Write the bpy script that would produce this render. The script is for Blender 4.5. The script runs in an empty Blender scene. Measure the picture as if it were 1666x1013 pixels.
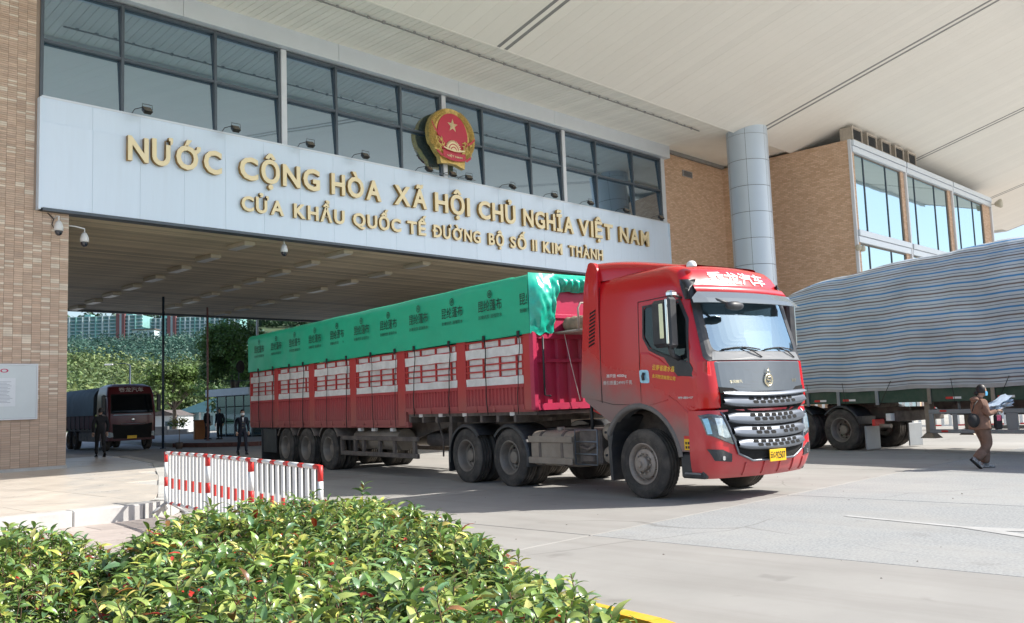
import bpy, bmesh, math, random
import numpy as np
from mathutils import Vector, Matrix, noise as mnoise

random.seed(7)
rng = np.random.default_rng(7)
R = math.radians
PI = math.pi
scene = bpy.context.scene
COL = scene.collection

# ------------------------------------------------------------------ camera
def setup_camera():
    W, H = 1666, 1013
    f, pit, roll, yaw = 1476.26, R(5.762), R(-2.090), R(45.940)
    F = Vector((math.sin(yaw) * math.cos(pit), math.cos(yaw) * math.cos(pit), math.sin(pit)))
    Rt = Vector((math.cos(yaw), -math.sin(yaw), 0))
    U = Rt.cross(F)
    R2 = Rt * math.cos(roll) + U * math.sin(roll)
    U2 = -Rt * math.sin(roll) + U * math.cos(roll)
    m = Matrix((R2, U2, -F)).transposed().to_4x4()
    m.translation = Vector((0, 0, 1.5))
    cd = bpy.data.cameras.new('camera')
    cd.sensor_width = 36
    cd.lens = f / W * 36
    cd.clip_start = 0.05
    cd.clip_end = 3000
    c = bpy.data.objects.new('camera', cd)
    c.matrix_world = m
    COL.objects.link(c)
    scene.camera = c
setup_camera()

# ------------------------------------------------------------------ sky and sun
SUN_EL = 42.4
SUN_DIR = Vector((0.696 * math.cos(R(SUN_EL)), -0.718 * math.cos(R(SUN_EL)), math.sin(R(SUN_EL))))
world = bpy.data.worlds.new('World')
scene.world = world
world.use_nodes = True
wn = world.node_tree
wn.nodes.clear()
sky = wn.nodes.new('ShaderNodeTexSky')
sky.sky_type = 'NISHITA'
sky.sun_disc = False
sky.sun_elevation = R(SUN_EL)
sky.sun_rotation = math.atan2(SUN_DIR.x, SUN_DIR.y)
sky.air_density = 1.0
sky.dust_density = 1.6
sky.ozone_density = 1.6
bg = wn.nodes.new('ShaderNodeBackground')
bg.inputs['Strength'].default_value = 0.118
wo = wn.nodes.new('ShaderNodeOutputWorld')
wn.links.new(sky.outputs[0], bg.inputs[0])
wn.links.new(bg.outputs[0], wo.inputs[0])
sd = bpy.data.lights.new('sun', 'SUN')
sd.energy = 4.1
sd.angle = R(0.5)
sd.color = (1.0, 0.955, 0.88)
so = bpy.data.objects.new('sun', sd)
so.rotation_euler = SUN_DIR.to_track_quat('Z', 'Y').to_euler()
so.location = (20, -20, 40)
COL.objects.link(so)
vs = scene.view_settings
vs.view_transform = 'Standard'
vs.look = 'None'
vs.gamma = 1.0
vs.use_curve_mapping = False
vs.exposure = 0.82

# ------------------------------------------------------------------ helpers
def tag(o, label=None, cat=None, group=None, kind=None):
    if label: o['label'] = label
    if cat: o['category'] = cat
    if group: o['group'] = group
    if kind: o['kind'] = kind
    return o

def empty(name, loc=(0, 0, 0), rz=0, label=None, cat=None, group=None, scale=1):
    o = bpy.data.objects.new(name, None)
    o.location = loc
    o.rotation_euler = (0, 0, rz)
    o.scale = (scale,) * 3
    o.empty_display_size = 0.2
    COL.objects.link(o)
    return tag(o, label, cat, group)

def link(name, me, parent=None, loc=None, rot=None, scl=None):
    o = bpy.data.objects.new(name, me)
    COL.objects.link(o)
    if parent is not None: o.parent = parent
    if loc is not None: o.location = loc
    if rot is not None: o.rotation_euler = rot
    if scl is not None: o.scale = scl
    return o

def copy_tree(o, parent=None):
    c = o.copy()
    COL.objects.link(c)
    c.parent = parent
    if parent is not None:
        c.matrix_parent_inverse = o.matrix_parent_inverse.copy()
    for ch in o.children:
        copy_tree(ch, c)
    return c

class MB:
    """collects geometry for ONE mesh"""
    def __init__(s):
        s.v = []; s.f = []; s.mi = []; s.mats = []; s.cur = 0; s.smooth = []
    def mat(s, m):
        if m not in s.mats: s.mats.append(m)
        s.cur = s.mats.index(m); return s
    def add(s, vs, fs, smooth=False):
        b = len(s.v)
        s.v += [tuple(p) for p in vs]
        for f in fs:
            s.f.append([b + i for i in f]); s.mi.append(s.cur); s.smooth.append(smooth)
        return s
    def box(s, x0, x1, y0, y1, z0, z1):
        v = [(x0,y0,z0),(x1,y0,z0),(x1,y1,z0),(x0,y1,z0),(x0,y0,z1),(x1,y0,z1),(x1,y1,z1),(x0,y1,z1)]
        s.add(v, [(3,2,1,0),(4,5,6,7),(0,1,5,4),(1,2,6,5),(2,3,7,6),(3,0,4,7)])
        return s
    def cbox(s, x0, x1, y0, y1, z0, z1, c=0.01):
        """box with all twelve edges chamfered"""
        c = min(c, (x1-x0)*.45, (y1-y0)*.45, (z1-z0)*.45)
        X = (x0, x1); Y = (y0, y1); Z = (z0, z1)
        v = []; idx = {}
        for i in (0,1):
            for j in (0,1):
                for k in (0,1):
                    sx = c if i == 0 else -c; sy = c if j == 0 else -c; sz = c if k == 0 else -c
                    idx[i,j,k,'x'] = len(v); v.append((X[i], Y[j]+sy, Z[k]+sz))
                    idx[i,j,k,'y'] = len(v); v.append((X[i]+sx, Y[j], Z[k]+sz))
                    idx[i,j,k,'z'] = len(v); v.append((X[i]+sx, Y[j]+sy, Z[k]))
        fs = []
        I = lambda i,j,k,a: idx[i,j,k,a]
        for i in (0,1):
            q = [I(i,0,0,'x'),I(i,1,0,'x'),I(i,1,1,'x'),I(i,0,1,'x')]; fs.append(q if i else q[::-1])
            q = [I(0,i,0,'y'),I(1,i,0,'y'),I(1,i,1,'y'),I(0,i,1,'y')]; fs.append(q[::-1] if i else q)
            q = [I(0,0,i,'z'),I(1,0,i,'z'),I(1,1,i,'z'),I(0,1,i,'z')]; fs.append(q if i else q[::-1])
        for a in (0,1):
            for b_ in (0,1):
                fs.append([I(0,a,b_,'y'),I(1,a,b_,'y'),I(1,a,b_,'z'),I(0,a,b_,'z')] if a == b_ else [I(0,a,b_,'z'),I(1,a,b_,'z'),I(1,a,b_,'y'),I(0,a,b_,'y')])
                fs.append([I(a,0,b_,'z'),I(a,1,b_,'z'),I(a,1,b_,'x'),I(a,0,b_,'x')] if a == b_ else [I(a,0,b_,'x'),I(a,1,b_,'x'),I(a,1,b_,'z'),I(a,0,b_,'z')])
                fs.append([I(a,b_,0,'x'),I(a,b_,1,'x'),I(a,b_,1,'y'),I(a,b_,0,'y')] if a == b_ else [I(a,b_,0,'y'),I(a,b_,1,'y'),I(a,b_,1,'x'),I(a,b_,0,'x')])
        for i in (0,1):
            for j in (0,1):
                for k in (0,1):
                    t = [I(i,j,k,'x'),I(i,j,k,'y'),I(i,j,k,'z')]
                    fs.append(t if (i+j+k) % 2 else t[::-1])
        s.add(v, fs)
        return s
    def prism(s, pts, axis, a0, a1):
        """polygon (2-D points) extruded along axis between a0 and a1"""
        def P(p, a):
            if axis == 'x': return (a, p[0], p[1])
            if axis == 'y': return (p[0], a, p[1])
            return (p[0], p[1], a)
        n = len(pts)
        v = [P(p, a0) for p in pts] + [P(p, a1) for p in pts]
        fs = [list(range(n))[::-1], list(range(n, 2*n))] + [[i, (i+1) % n, n+(i+1) % n, n+i] for i in range(n)]
        s.add(v, fs)
        return s
    def tube(s, pts, r, seg=8, cap=True, smooth=True):
        pts = [Vector(p) for p in pts]
        rr = r if isinstance(r, (list, tuple)) else [r]*len(pts)
        v = []; fs = []
        up = None
        for i, p in enumerate(pts):
            t = (pts[min(i+1, len(pts)-1)] - pts[max(i-1, 0)])
            t = t.normalized() if t.length > 1e-9 else Vector((0,0,1))
            if up is None:
                a = Vector((0,0,1)) if abs(t.z) < .9 else Vector((1,0,0))
                up = t.cross(a).normalized()
            else:
                up = (up - t*up.dot(t)).normalized()
            w = t.cross(up)
            for k in range(seg):
                an = 2*PI*k/seg
                v.append(p + (up*math.cos(an) + w*math.sin(an))*rr[i])
        n = len(pts)
        for i in range(n-1):
            for k in range(seg):
                a = i*seg+k; b = i*seg+(k+1) % seg
                fs.append([a, b, b+seg, a+seg])
        s.add(v, fs, smooth)
        if cap:
            b = len(s.v) - n*seg
            s.f.append([b+k for k in range(seg)][::-1]); s.mi.append(s.cur); s.smooth.append(False)
            s.f.append([b+(n-1)*seg+k for k in range(seg)]); s.mi.append(s.cur); s.smooth.append(False)
        return s
    def lathe(s, prof, c=(0,0,0), axis='y', seg=40, smooth=True, a0=0, a1=2*PI):
        """profile of (radius, along)"""
        v = []; fs = []
        full = abs(a1-a0-2*PI) < 1e-6
        m = seg if full else seg+1
        for (r, a) in prof:
            for k in range(m):
                an = a0 + (a1-a0)*k/seg
                x, z = r*math.cos(an), r*math.sin(an)
                if axis == 'y': q = (x, a, z)
                elif axis == 'x': q = (a, x, z)
                else: q = (x, z, a)
                v.append((c[0]+q[0], c[1]+q[1], c[2]+q[2]))
        for i in range(len(prof)-1):
            for k in range(seg):
                a = i*m+k; b = i*m+((k+1) % m)
                fs.append([a, b, b+m, a+m])
        s.add(v, fs, smooth)
        return s
    def grid(s, P, smooth=True, flip=False):
        """P[i][j] -> points"""
        n, m = len(P), len(P[0])
        v = [p for row in P for p in row]
        fs = []
        for i in range(n-1):
            for j in range(m-1):
                q = [i*m+j, i*m+j+1, (i+1)*m+j+1, (i+1)*m+j]
                fs.append(q[::-1] if flip else q)
        s.add(v, fs, smooth)
        return s
    def mesh(s, name):
        me = bpy.data.meshes.new(name)
        me.from_pydata(s.v, [], s.f)
        for m in s.mats: me.materials.append(m)
        if s.mats:
            me.polygons.foreach_set('material_index', s.mi)
        me.polygons.foreach_set('use_smooth', s.smooth)
        me.update()
        return me
    def build(s, name, m=None, parent=None, **k):
        if m is not None and not s.mats: s.mats = [m]
        return link(name, s.mesh(name), parent, **k)

def fix_normals(me, angle=None):
    bm = bmesh.new(); bm.from_mesh(me)
    bmesh.ops.remove_doubles(bm, verts=bm.verts, dist=1e-5)
    bmesh.ops.recalc_face_normals(bm, faces=bm.faces)
    if angle:
        for e in bm.edges:
            if len(e.link_faces) == 2 and e.calc_face_angle(0) > angle: e.smooth = False
    bm.to_mesh(me); bm.free()
    return me

# ------------------------------------------------------------------ materials
MATS = {}
def material(name, col, rough=.6, metal=0, var=.12, vscale=2.0, bump=0.0, bscale=30, spec=.5, coat=0,
             dirt=None, dirt_amt=.35, dscale=1.3, stretch=(1,1,1), attr=None, emit=None, rvar=0.0, tint=None, trans=0):
    m = bpy.data.materials.new(name)
    m.use_nodes = True
    nt = m.node_tree; N = nt.nodes; L = nt.links
    b = N['Principled BSDF']
    b.inputs['Roughness'].default_value = rough
    b.inputs['Metallic'].default_value = metal
    b.inputs['Specular IOR Level'].default_value = spec
    b.inputs['Coat Weight'].default_value = coat
    b.inputs['Coat Roughness'].default_value = .06
    tc = N.new('ShaderNodeTexCoord')
    mp = N.new('ShaderNodeMapping'); mp.inputs['Scale'].default_value = stretch
    L.new(tc.outputs['Object'], mp.inputs[0])
    nz = N.new('ShaderNodeTexNoise'); nz.inputs['Scale'].default_value = vscale
    nz.inputs['Detail'].default_value = 6; nz.inputs['Roughness'].default_value = .62
    L.new(mp.outputs[0], nz.inputs['Vector'])
    mr = N.new('ShaderNodeMapRange')
    mr.inputs['From Min'].default_value = .3; mr.inputs['From Max'].default_value = .7
    mr.inputs['To Min'].default_value = 1-var; mr.inputs['To Max'].default_value = 1+var
    L.new(nz.outputs[0], mr.inputs[0])
    mx = N.new('ShaderNodeMix'); mx.data_type = 'RGBA'; mx.blend_type = 'MULTIPLY'
    mx.inputs['Factor'].default_value = 1
    if attr:
        at = N.new('ShaderNodeAttribute'); at.attribute_name = attr
        if tint:
            m2 = N.new('ShaderNodeMix'); m2.data_type = 'RGBA'; m2.blend_type = 'MULTIPLY'; m2.inputs['Factor'].default_value = 1
            L.new(at.outputs['Color'], m2.inputs[6]); m2.inputs[7].default_value = (*tint, 1)
            L.new(m2.outputs[2], mx.inputs[6])
        else:
            L.new(at.outputs['Color'], mx.inputs[6])
    else:
        mx.inputs[6].default_value = (*col, 1)
    L.new(mr.outputs[0], mx.inputs[7])
    out = mx.outputs[2]
    if dirt:
        n2 = N.new('ShaderNodeTexNoise'); n2.inputs['Scale'].default_value = dscale
        n2.inputs['Detail'].default_value = 8; n2.inputs['Roughness'].default_value = .7
        L.new(mp.outputs[0], n2.inputs['Vector'])
        r2 = N.new('ShaderNodeMapRange')
        r2.inputs['From Min'].default_value = .45; r2.inputs['From Max'].default_value = .75
        r2.inputs['To Max'].default_value = dirt_amt
        L.new(n2.outputs[0], r2.inputs[0])
        m3 = N.new('ShaderNodeMix'); m3.data_type = 'RGBA'
        L.new(r2.outputs[0], m3.inputs['Factor'])
        L.new(out, m3.inputs[6]); m3.inputs[7].default_value = (*dirt, 1)
        out = m3.outputs[2]
    L.new(out, b.inputs['Base Color'])
    if rvar:
        r3 = N.new('ShaderNodeMapRange')
        r3.inputs['From Min'].default_value = .3; r3.inputs['From Max'].default_value = .7
        r3.inputs['To Min'].default_value = max(0, rough-rvar); r3.inputs['To Max'].default_value = min(1, rough+rvar)
        L.new(nz.outputs[0], r3.inputs[0]); L.new(r3.outputs[0], b.inputs['Roughness'])
    if bump:
        nb = N.new('ShaderNodeTexNoise'); nb.inputs['Scale'].default_value = bscale; nb.inputs['Detail'].default_value = 4
        L.new(mp.outputs[0], nb.inputs['Vector'])
        bp = N.new('ShaderNodeBump'); bp.inputs['Strength'].default_value = min(1, bump*20 if bump < .05 else 1)
        bp.inputs['Distance'].default_value = bump
        L.new(nb.outputs[0], bp.inputs['Height']); L.new(bp.outputs[0], b.inputs['Normal'])
    if emit:
        b.inputs['Emission Color'].default_value = (*emit[0], 1); b.inputs['Emission Strength'].default_value = emit[1]
    if trans:
        ts = N.new('ShaderNodeBsdfTranslucent'); L.new(out, ts.inputs['Color'])
        ms = N.new('ShaderNodeMixShader'); ms.inputs[0].default_value = trans
        L.new(b.outputs[0], ms.inputs[1]); L.new(ts.outputs[0], ms.inputs[2])
        L.new(ms.outputs[0], N['Material Output'].inputs[0])
    MATS[name] = m
    return m

def glass_material(name, tint, base, refl=.35, rough=.02, alpha=.5):
    """window glass: mirror-like coat over partly transparent tinted pane"""
    m = bpy.data.materials.new(name); m.use_nodes = True
    nt = m.node_tree; N = nt.nodes; L = nt.links
    N.remove(N['Principled BSDF'])
    out = N['Material Output']
    gl = N.new('ShaderNodeBsdfGlossy'); gl.inputs['Roughness'].default_value = rough
    gl.inputs['Color'].default_value = (*tint, 1)
    df = N.new('ShaderNodeBsdfDiffuse'); df.inputs['Color'].default_value = (*base, 1)
    tr = N.new('ShaderNodeBsdfTransparent'); tr.inputs['Color'].default_value = (*[min(1, c*1.0) for c in tint], 1)
    m1 = N.new('ShaderNodeMixShader'); m1.inputs[0].default_value = alpha
    L.new(df.outputs[0], m1.inputs[1]); L.new(tr.outputs[0], m1.inputs[2])
    fr = N.new('ShaderNodeFresnel'); fr.inputs['IOR'].default_value = 1.5
    ad = N.new('ShaderNodeMath'); ad.operation = 'ADD'; ad.use_clamp = True; ad.inputs[1].default_value = refl
    L.new(fr.outputs[0], ad.inputs[0])
    tc = N.new('ShaderNodeTexCoord'); nz = N.new('ShaderNodeTexNoise'); nz.inputs['Scale'].default_value = .5
    L.new(tc.outputs['Object'], nz.inputs['Vector'])
    bp = N.new('ShaderNodeBump'); bp.inputs['Strength'].default_value = .12; bp.inputs['Distance'].default_value = .02
    L.new(nz.outputs[0], bp.inputs['Height']); L.new(bp.outputs[0], gl.inputs['Normal'])
    m2 = N.new('ShaderNodeMixShader')
    L.new(ad.outputs[0], m2.inputs[0]); L.new(m1.outputs[0], m2.inputs[1]); L.new(gl.outputs[0], m2.inputs[2])
    L.new(m2.outputs[0], out.inputs[0])
    MATS[name] = m
    return m

M_concrete = material('concrete', (.33,.32,.30), .85, var=.10, vscale=.6, bump=.004, bscale=60, dirt=(.25,.24,.22), dirt_amt=.35, dscale=.35)
def concrete_wear(m, amt=.5):
    """tyre streaks along the lanes, oil drips and fine cracks"""
    nt = m.node_tree; N = nt.nodes; L = nt.links; b = N['Principled BSDF']
    src = b.inputs['Base Color'].links[0].from_socket
    tc = N.new('ShaderNodeNewGeometry')
    mp = N.new('ShaderNodeMapping'); mp.inputs['Rotation'].default_value = (0, 0, R(-10)); mp.inputs['Scale'].default_value = (1.6, .12, 1)
    L.new(tc.outputs['Position'], mp.inputs[0])
    n1 = N.new('ShaderNodeTexNoise'); n1.inputs['Scale'].default_value = 1.0; n1.inputs['Detail'].default_value = 7; n1.inputs['Roughness'].default_value = .65
    L.new(mp.outputs[0], n1.inputs['Vector'])
    r1 = N.new('ShaderNodeMapRange'); r1.inputs['From Min'].default_value = .47; r1.inputs['From Max'].default_value = .70; r1.inputs['To Max'].default_value = amt*.75
    L.new(n1.outputs[0], r1.inputs[0])
    m1 = N.new('ShaderNodeMix'); m1.data_type = 'RGBA'; L.new(r1.outputs[0], m1.inputs['Factor']); L.new(src, m1.inputs[6]); m1.inputs[7].default_value = (.22,.205,.185,1)
    n2 = N.new('ShaderNodeTexNoise'); n2.inputs['Scale'].default_value = 1.7; n2.inputs['Detail'].default_value = 3; L.new(tc.outputs['Position'], n2.inputs['Vector'])
    r2 = N.new('ShaderNodeMapRange'); r2.inputs['From Min'].default_value = .66; r2.inputs['From Max'].default_value = .74; r2.inputs['To Max'].default_value = amt*.7
    L.new(n2.outputs[0], r2.inputs[0])
    m2 = N.new('ShaderNodeMix'); m2.data_type = 'RGBA'; L.new(r2.outputs[0], m2.inputs['Factor']); L.new(m1.outputs[2], m2.inputs[6]); m2.inputs[7].default_value = (.16,.15,.14,1)
    n3 = N.new('ShaderNodeTexNoise'); n3.inputs['Scale'].default_value = .8; n3.inputs['Detail'].default_value = 2; L.new(tc.outputs['Position'], n3.inputs['Vector'])
    md = N.new('ShaderNodeMix'); md.data_type = 'RGBA'; md.inputs['Factor'].default_value = .35; L.new(tc.outputs['Position'], md.inputs[6]); L.new(n3.outputs['Color'], md.inputs[7])
    v = N.new('ShaderNodeTexVoronoi'); v.feature = 'DISTANCE_TO_EDGE'; v.inputs['Scale'].default_value = .42; L.new(md.outputs[2], v.inputs['Vector'])
    r3 = N.new('ShaderNodeMapRange'); r3.inputs['From Min'].default_value = .0; r3.inputs['From Max'].default_value = .006; r3.inputs['To Min'].default_value = .55; r3.inputs['To Max'].default_value = 0
    L.new(v.outputs['Distance'], r3.inputs[0])
    n4 = N.new('ShaderNodeTexNoise'); n4.inputs['Scale'].default_value = .25; L.new(tc.outputs['Position'], n4.inputs['Vector'])
    r4 = N.new('ShaderNodeMapRange'); r4.inputs['From Min'].default_value = .5; r4.inputs['From Max'].default_value = .6; L.new(n4.outputs[0], r4.inputs[0])
    mm = N.new('ShaderNodeMath'); mm.operation = 'MULTIPLY'; L.new(r3.outputs[0], mm.inputs[0]); L.new(r4.outputs[0], mm.inputs[1])
    m3 = N.new('ShaderNodeMix'); m3.data_type = 'RGBA'; L.new(mm.outputs[0], m3.inputs['Factor']); L.new(m2.outputs[2], m3.inputs[6]); m3.inputs[7].default_value = (.12,.11,.10,1)
    L.new(m3.outputs[2], b.inputs['Base Color'])
M_aggregate = material('aggregate_concrete', (.30,.31,.31), .85, var=.30, vscale=36, bump=.004, bscale=90, dirt=(.38,.37,.345), dirt_amt=.8, dscale=.4)
M_ground = material('ground_concrete', (.36,.345,.32), .9, var=.12, vscale=.4, bump=.004, bscale=40)
def piece_variation(m, lo, hi):
    """every board, slab or panel has its own slight tone"""
    nt = m.node_tree; N = nt.nodes; L = nt.links; b = N['Principled BSDF']
    src = b.inputs['Base Color'].links[0].from_socket
    oi = N.new('ShaderNodeObjectInfo'); mr = N.new('ShaderNodeMapRange')
    mr.inputs['To Min'].default_value = lo; mr.inputs['To Max'].default_value = hi
    L.new(oi.outputs['Random'], mr.inputs[0])
    mx = N.new('ShaderNodeMix'); mx.data_type = 'RGBA'; mx.blend_type = 'MULTIPLY'; mx.inputs['Factor'].default_value = 1
    L.new(src, mx.inputs[6]); L.new(mr.outputs[0], mx.inputs[7]); L.new(mx.outputs[2], b.inputs['Base Color'])
concrete_wear(M_concrete, .55); concrete_wear(M_aggregate, .35)
M_tile = material('stone_tile', (.60,.54,.47), .36, var=.08, vscale=1.5, dirt=(.34,.30,.26), dirt_amt=.3, dscale=.8, rvar=.1)
M_kerb = material('kerb_stone', (.50,.49,.47), .8, var=.12, vscale=4, bump=.004, bscale=40, dirt=(.28,.26,.24), dirt_amt=.4)
M_paver = material('paver', (.43,.375,.345), .85, var=.14, vscale=3, bump=.003, bscale=50, dirt=(.30,.27,.25), dirt_amt=.5, dscale=.7)
M_soil = material('soil', (.06,.045,.03), .95, var=.4, vscale=8, bump=.02, bscale=20)
M_white = material('white_paint', (.78,.78,.76), .45, var=.04)
M_redpaint = material('red_paint_rail', (.62,.035,.03), .45, var=.08)
M_signpanel = material('sign_aluminium', (.72,.83,.95), .42, metal=.12, var=.02, vscale=1.0, dirt=(.52,.58,.64), dirt_amt=.15, dscale=.9, stretch=(2.5,2.5,.25))
M_beam = material('beam_aluminium', (.68,.73,.78), .4, metal=.2, var=.03, vscale=1)
M_mullion = material('mullion_dark', (.09,.11,.13), .45, metal=.3, var=.1)
M_mullionw = material('mullion_white', (.68,.70,.73), .4, metal=.1, var=.04)
M_plank = material('soffit_plank', (.90,.88,.80), .5, var=.05, vscale=.4, dirt=(.55,.52,.45), dirt_amt=.2, dscale=.6)
M_roof = material('roof_panel', (.90,.87,.80), .55, var=.04, vscale=.15, dirt=(.62,.59,.52), dirt_amt=.22, dscale=.12)
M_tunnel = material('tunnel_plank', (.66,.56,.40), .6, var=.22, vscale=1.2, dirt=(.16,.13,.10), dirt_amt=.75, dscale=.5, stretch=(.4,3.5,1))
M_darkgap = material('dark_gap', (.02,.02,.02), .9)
M_seam = material('expansion_strip', (.27,.27,.26), .6)
M_gold = material('gold_letter_face', (.88,.74,.46), .36, metal=.2, var=.12, vscale=2, dirt=(.5,.36,.14), dirt_amt=.4, dscale=2)
M_goldside = material('gold_letter_side', (.42,.24,.07), .35, metal=.6, var=.2)
M_glass = glass_material('facade_glass', (.60,.76,.92), (.07,.115,.15), .50, .03, .2)
M_glassr = glass_material('office_glass', (.62,.80,.88), (.05,.09,.10), .55, .02, .2)
M_brick = material('wall_tile', (.5,.3,.18), .7, var=.1, attr='col', vscale=3)
M_mortar = material('mortar', (.36,.28,.22), .9, var=.1)
M_column = material('column_aluminium', (.56,.63,.70), .42, metal=.25, var=.02, vscale=.6)
M_dark = material('dark_metal', (.035,.037,.04), .5, metal=.3, var=.2)
M_black = material('black_rubber', (.018,.018,.019), .7, var=.3, vscale=6)
M_tyre = material('tyre_rubber', (.055,.05,.046), .9, var=.25, vscale=5, dirt=(.19,.165,.14), dirt_amt=.75, dscale=2.2)
M_rim = material('rim_steel_dusty', (.24,.215,.19), .6, metal=.35, var=.2, vscale=5, dirt=(.26,.22,.18), dirt_amt=.6, dscale=3)
M_rimlight = material('rim_steel_light', (.38,.33,.29), .55, metal=.35, var=.18, vscale=6, dirt=(.2,.15,.12), dirt_amt=.6, dscale=4)
M_hole = material('hole_black', (.008,.008,.008), .9)
M_chassis = material('chassis_dirty', (.12,.10,.09), .75, var=.3, vscale=5, dirt=(.24,.20,.165), dirt_amt=.6, dscale=2.5)
M_tank = material('tank_dusty', (.34,.29,.24), .6, metal=.35, var=.15, vscale=3, dirt=(.16,.13,.11), dirt_amt=.5, dscale=2)

def brick_material(name):
    """small-format facing brick, far from the camera"""
    m = bpy.data.materials.new(name); m.use_nodes = True
    nt = m.node_tree; N = nt.nodes; L = nt.links; b = N['Principled BSDF']
    tc = N.new('ShaderNodeTexCoord'); sp = N.new('ShaderNodeSeparateXYZ'); cb = N.new('ShaderNodeCombineXYZ')
    L.new(tc.outputs['Object'], sp.inputs[0])
    ad = N.new('ShaderNodeMath'); ad.operation = 'ADD'
    L.new(sp.outputs[0], ad.inputs[0]); L.new(sp.outputs[1], ad.inputs[1])
    L.new(ad.outputs[0], cb.inputs[0]); L.new(sp.outputs[2], cb.inputs[1])
    br = N.new('ShaderNodeTexBrick')
    br.inputs['Scale'].default_value = 1; br.inputs['Brick Width'].default_value = .25; br.inputs['Row Height'].default_value = .085
    br.inputs['Mortar Size'].default_value = .007; br.inputs['Mortar Smooth'].default_value = .2
    br.offset = .37
    br.inputs['Color1'].default_value = (.60,.385,.245,1); br.inputs['Color2'].default_value = (.76,.53,.37,1)
    br.inputs['Mortar'].default_value = (.46,.32,.22,1); br.inputs['Bias'].default_value = 0
    L.new(cb.outputs[0], br.inputs['Vector'])
    nz = N.new('ShaderNodeTexNoise'); nz.inputs['Scale'].default_value = .5; nz.inputs['Detail'].default_value = 6
    L.new(tc.outputs['Object'], nz.inputs['Vector'])
    mr = N.new('ShaderNodeMapRange'); mr.inputs['From Min'].default_value = .3; mr.inputs['From Max'].default_value = .7
    mr.inputs['To Min'].default_value = .95; mr.inputs['To Max'].default_value = 1.05
    L.new(nz.outputs[0], mr.inputs[0])
    mx = N.new('ShaderNodeMix'); mx.data_type = 'RGBA'; mx.blend_type = 'MULTIPLY'; mx.inputs['Factor'].default_value = 1
    L.new(br.outputs['Color'], mx.inputs[6]); L.new(mr.outputs[0], mx.inputs[7])
    L.new(mx.outputs[2], b.inputs['Base Color'])
    bp = N.new('ShaderNodeBump'); bp.inputs['Strength'].default_value = .6; bp.inputs['Distance'].default_value = .01; bp.invert = True
    L.new(br.outputs['Fac'], bp.inputs['Height']); L.new(bp.outputs[0], b.inputs['Normal'])
    b.inputs['Roughness'].default_value = .75
    return m
M_brickwall = brick_material('facing_brick')

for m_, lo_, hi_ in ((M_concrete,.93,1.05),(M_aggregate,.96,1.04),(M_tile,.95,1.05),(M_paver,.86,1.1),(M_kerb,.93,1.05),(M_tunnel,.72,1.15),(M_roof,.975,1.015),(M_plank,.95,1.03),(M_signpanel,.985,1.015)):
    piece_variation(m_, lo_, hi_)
# ------------------------------------------------------------------ text
_tc = {}
def text_mesh(s, size=1.0, extrude=0.0, bold=0.0, align='LEFT', mats=()):
    """flat or extruded lettering in the XY plane, face towards +Z"""
    key = (s, size, extrude, bold, align, tuple(m.name for m in mats))
    if key in _tc: return _tc[key]
    cu = bpy.data.curves.new('lettering', 'FONT')
    cu.body = s; cu.size = size; cu.extrude = extrude; cu.offset = bold
    cu.align_x = align
    cu.resolution_u = 3
    o = bpy.data.objects.new('lettering', cu)
    COL.objects.link(o)
    dg = bpy.context.evaluated_depsgraph_get()
    me = bpy.data.meshes.new_from_object(o.evaluated_get(dg))
    bpy.data.objects.remove(o)
    me.materials.clear()
    for m in mats: me.materials.append(m)
    if len(mats) > 1:
        for p in me.polygons:
            p.material_index = 0 if p.normal.z > .5 else 1
    _tc[key] = me
    return me

def bounds(me):
    n = len(me.vertices)
    if n == 0: return np.zeros(3), np.zeros(3)
    a = np.empty(n*3); me.vertices.foreach_get('co', a); a = a.reshape(-1, 3)
    return a.min(0), a.max(0)

def put_text(name, s, mat, parent, loc, width=None, height=None, facing='-y', extrude=.002, bold=0.0, slant=0.0):
    """lettering whose lower-left corner is at loc; facing: -y (reads along +x), +x (reads along +y)..."""
    me = text_mesh(s, 1.0, extrude, bold, 'LEFT', (mat,)).copy()
    lo, hi = bounds(me)
    sx = (width/(hi[0]-lo[0])) if width else 1
    sy = (height/(hi[1]-lo[1])) if height else sx
    if not width: sx = sy
    T = Matrix.Diagonal((sx, sy, 1, 1)) @ Matrix.Translation((-lo[0], -lo[1], 0))
    if slant: 
        Sh = Matrix.Identity(4); Sh[0][1] = slant
        T = Sh @ T
    me.transform(T)
    if facing == '-y': Rm = Matrix(((1,0,0),(0,0,-1),(0,1,0)))       # reads +x, up z, faces -y
    elif facing == '+x': Rm = Matrix(((0,0,1),(1,0,0),(0,1,0)))      # reads +y, up z, faces +x
    elif facing == '-x': Rm = Matrix(((0,0,-1),(-1,0,0),(0,1,0)))
    me.transform(Rm.to_4x4())
    me.transform(Matrix.Translation(Vector(loc)))
    return link(name, me, parent)

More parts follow.
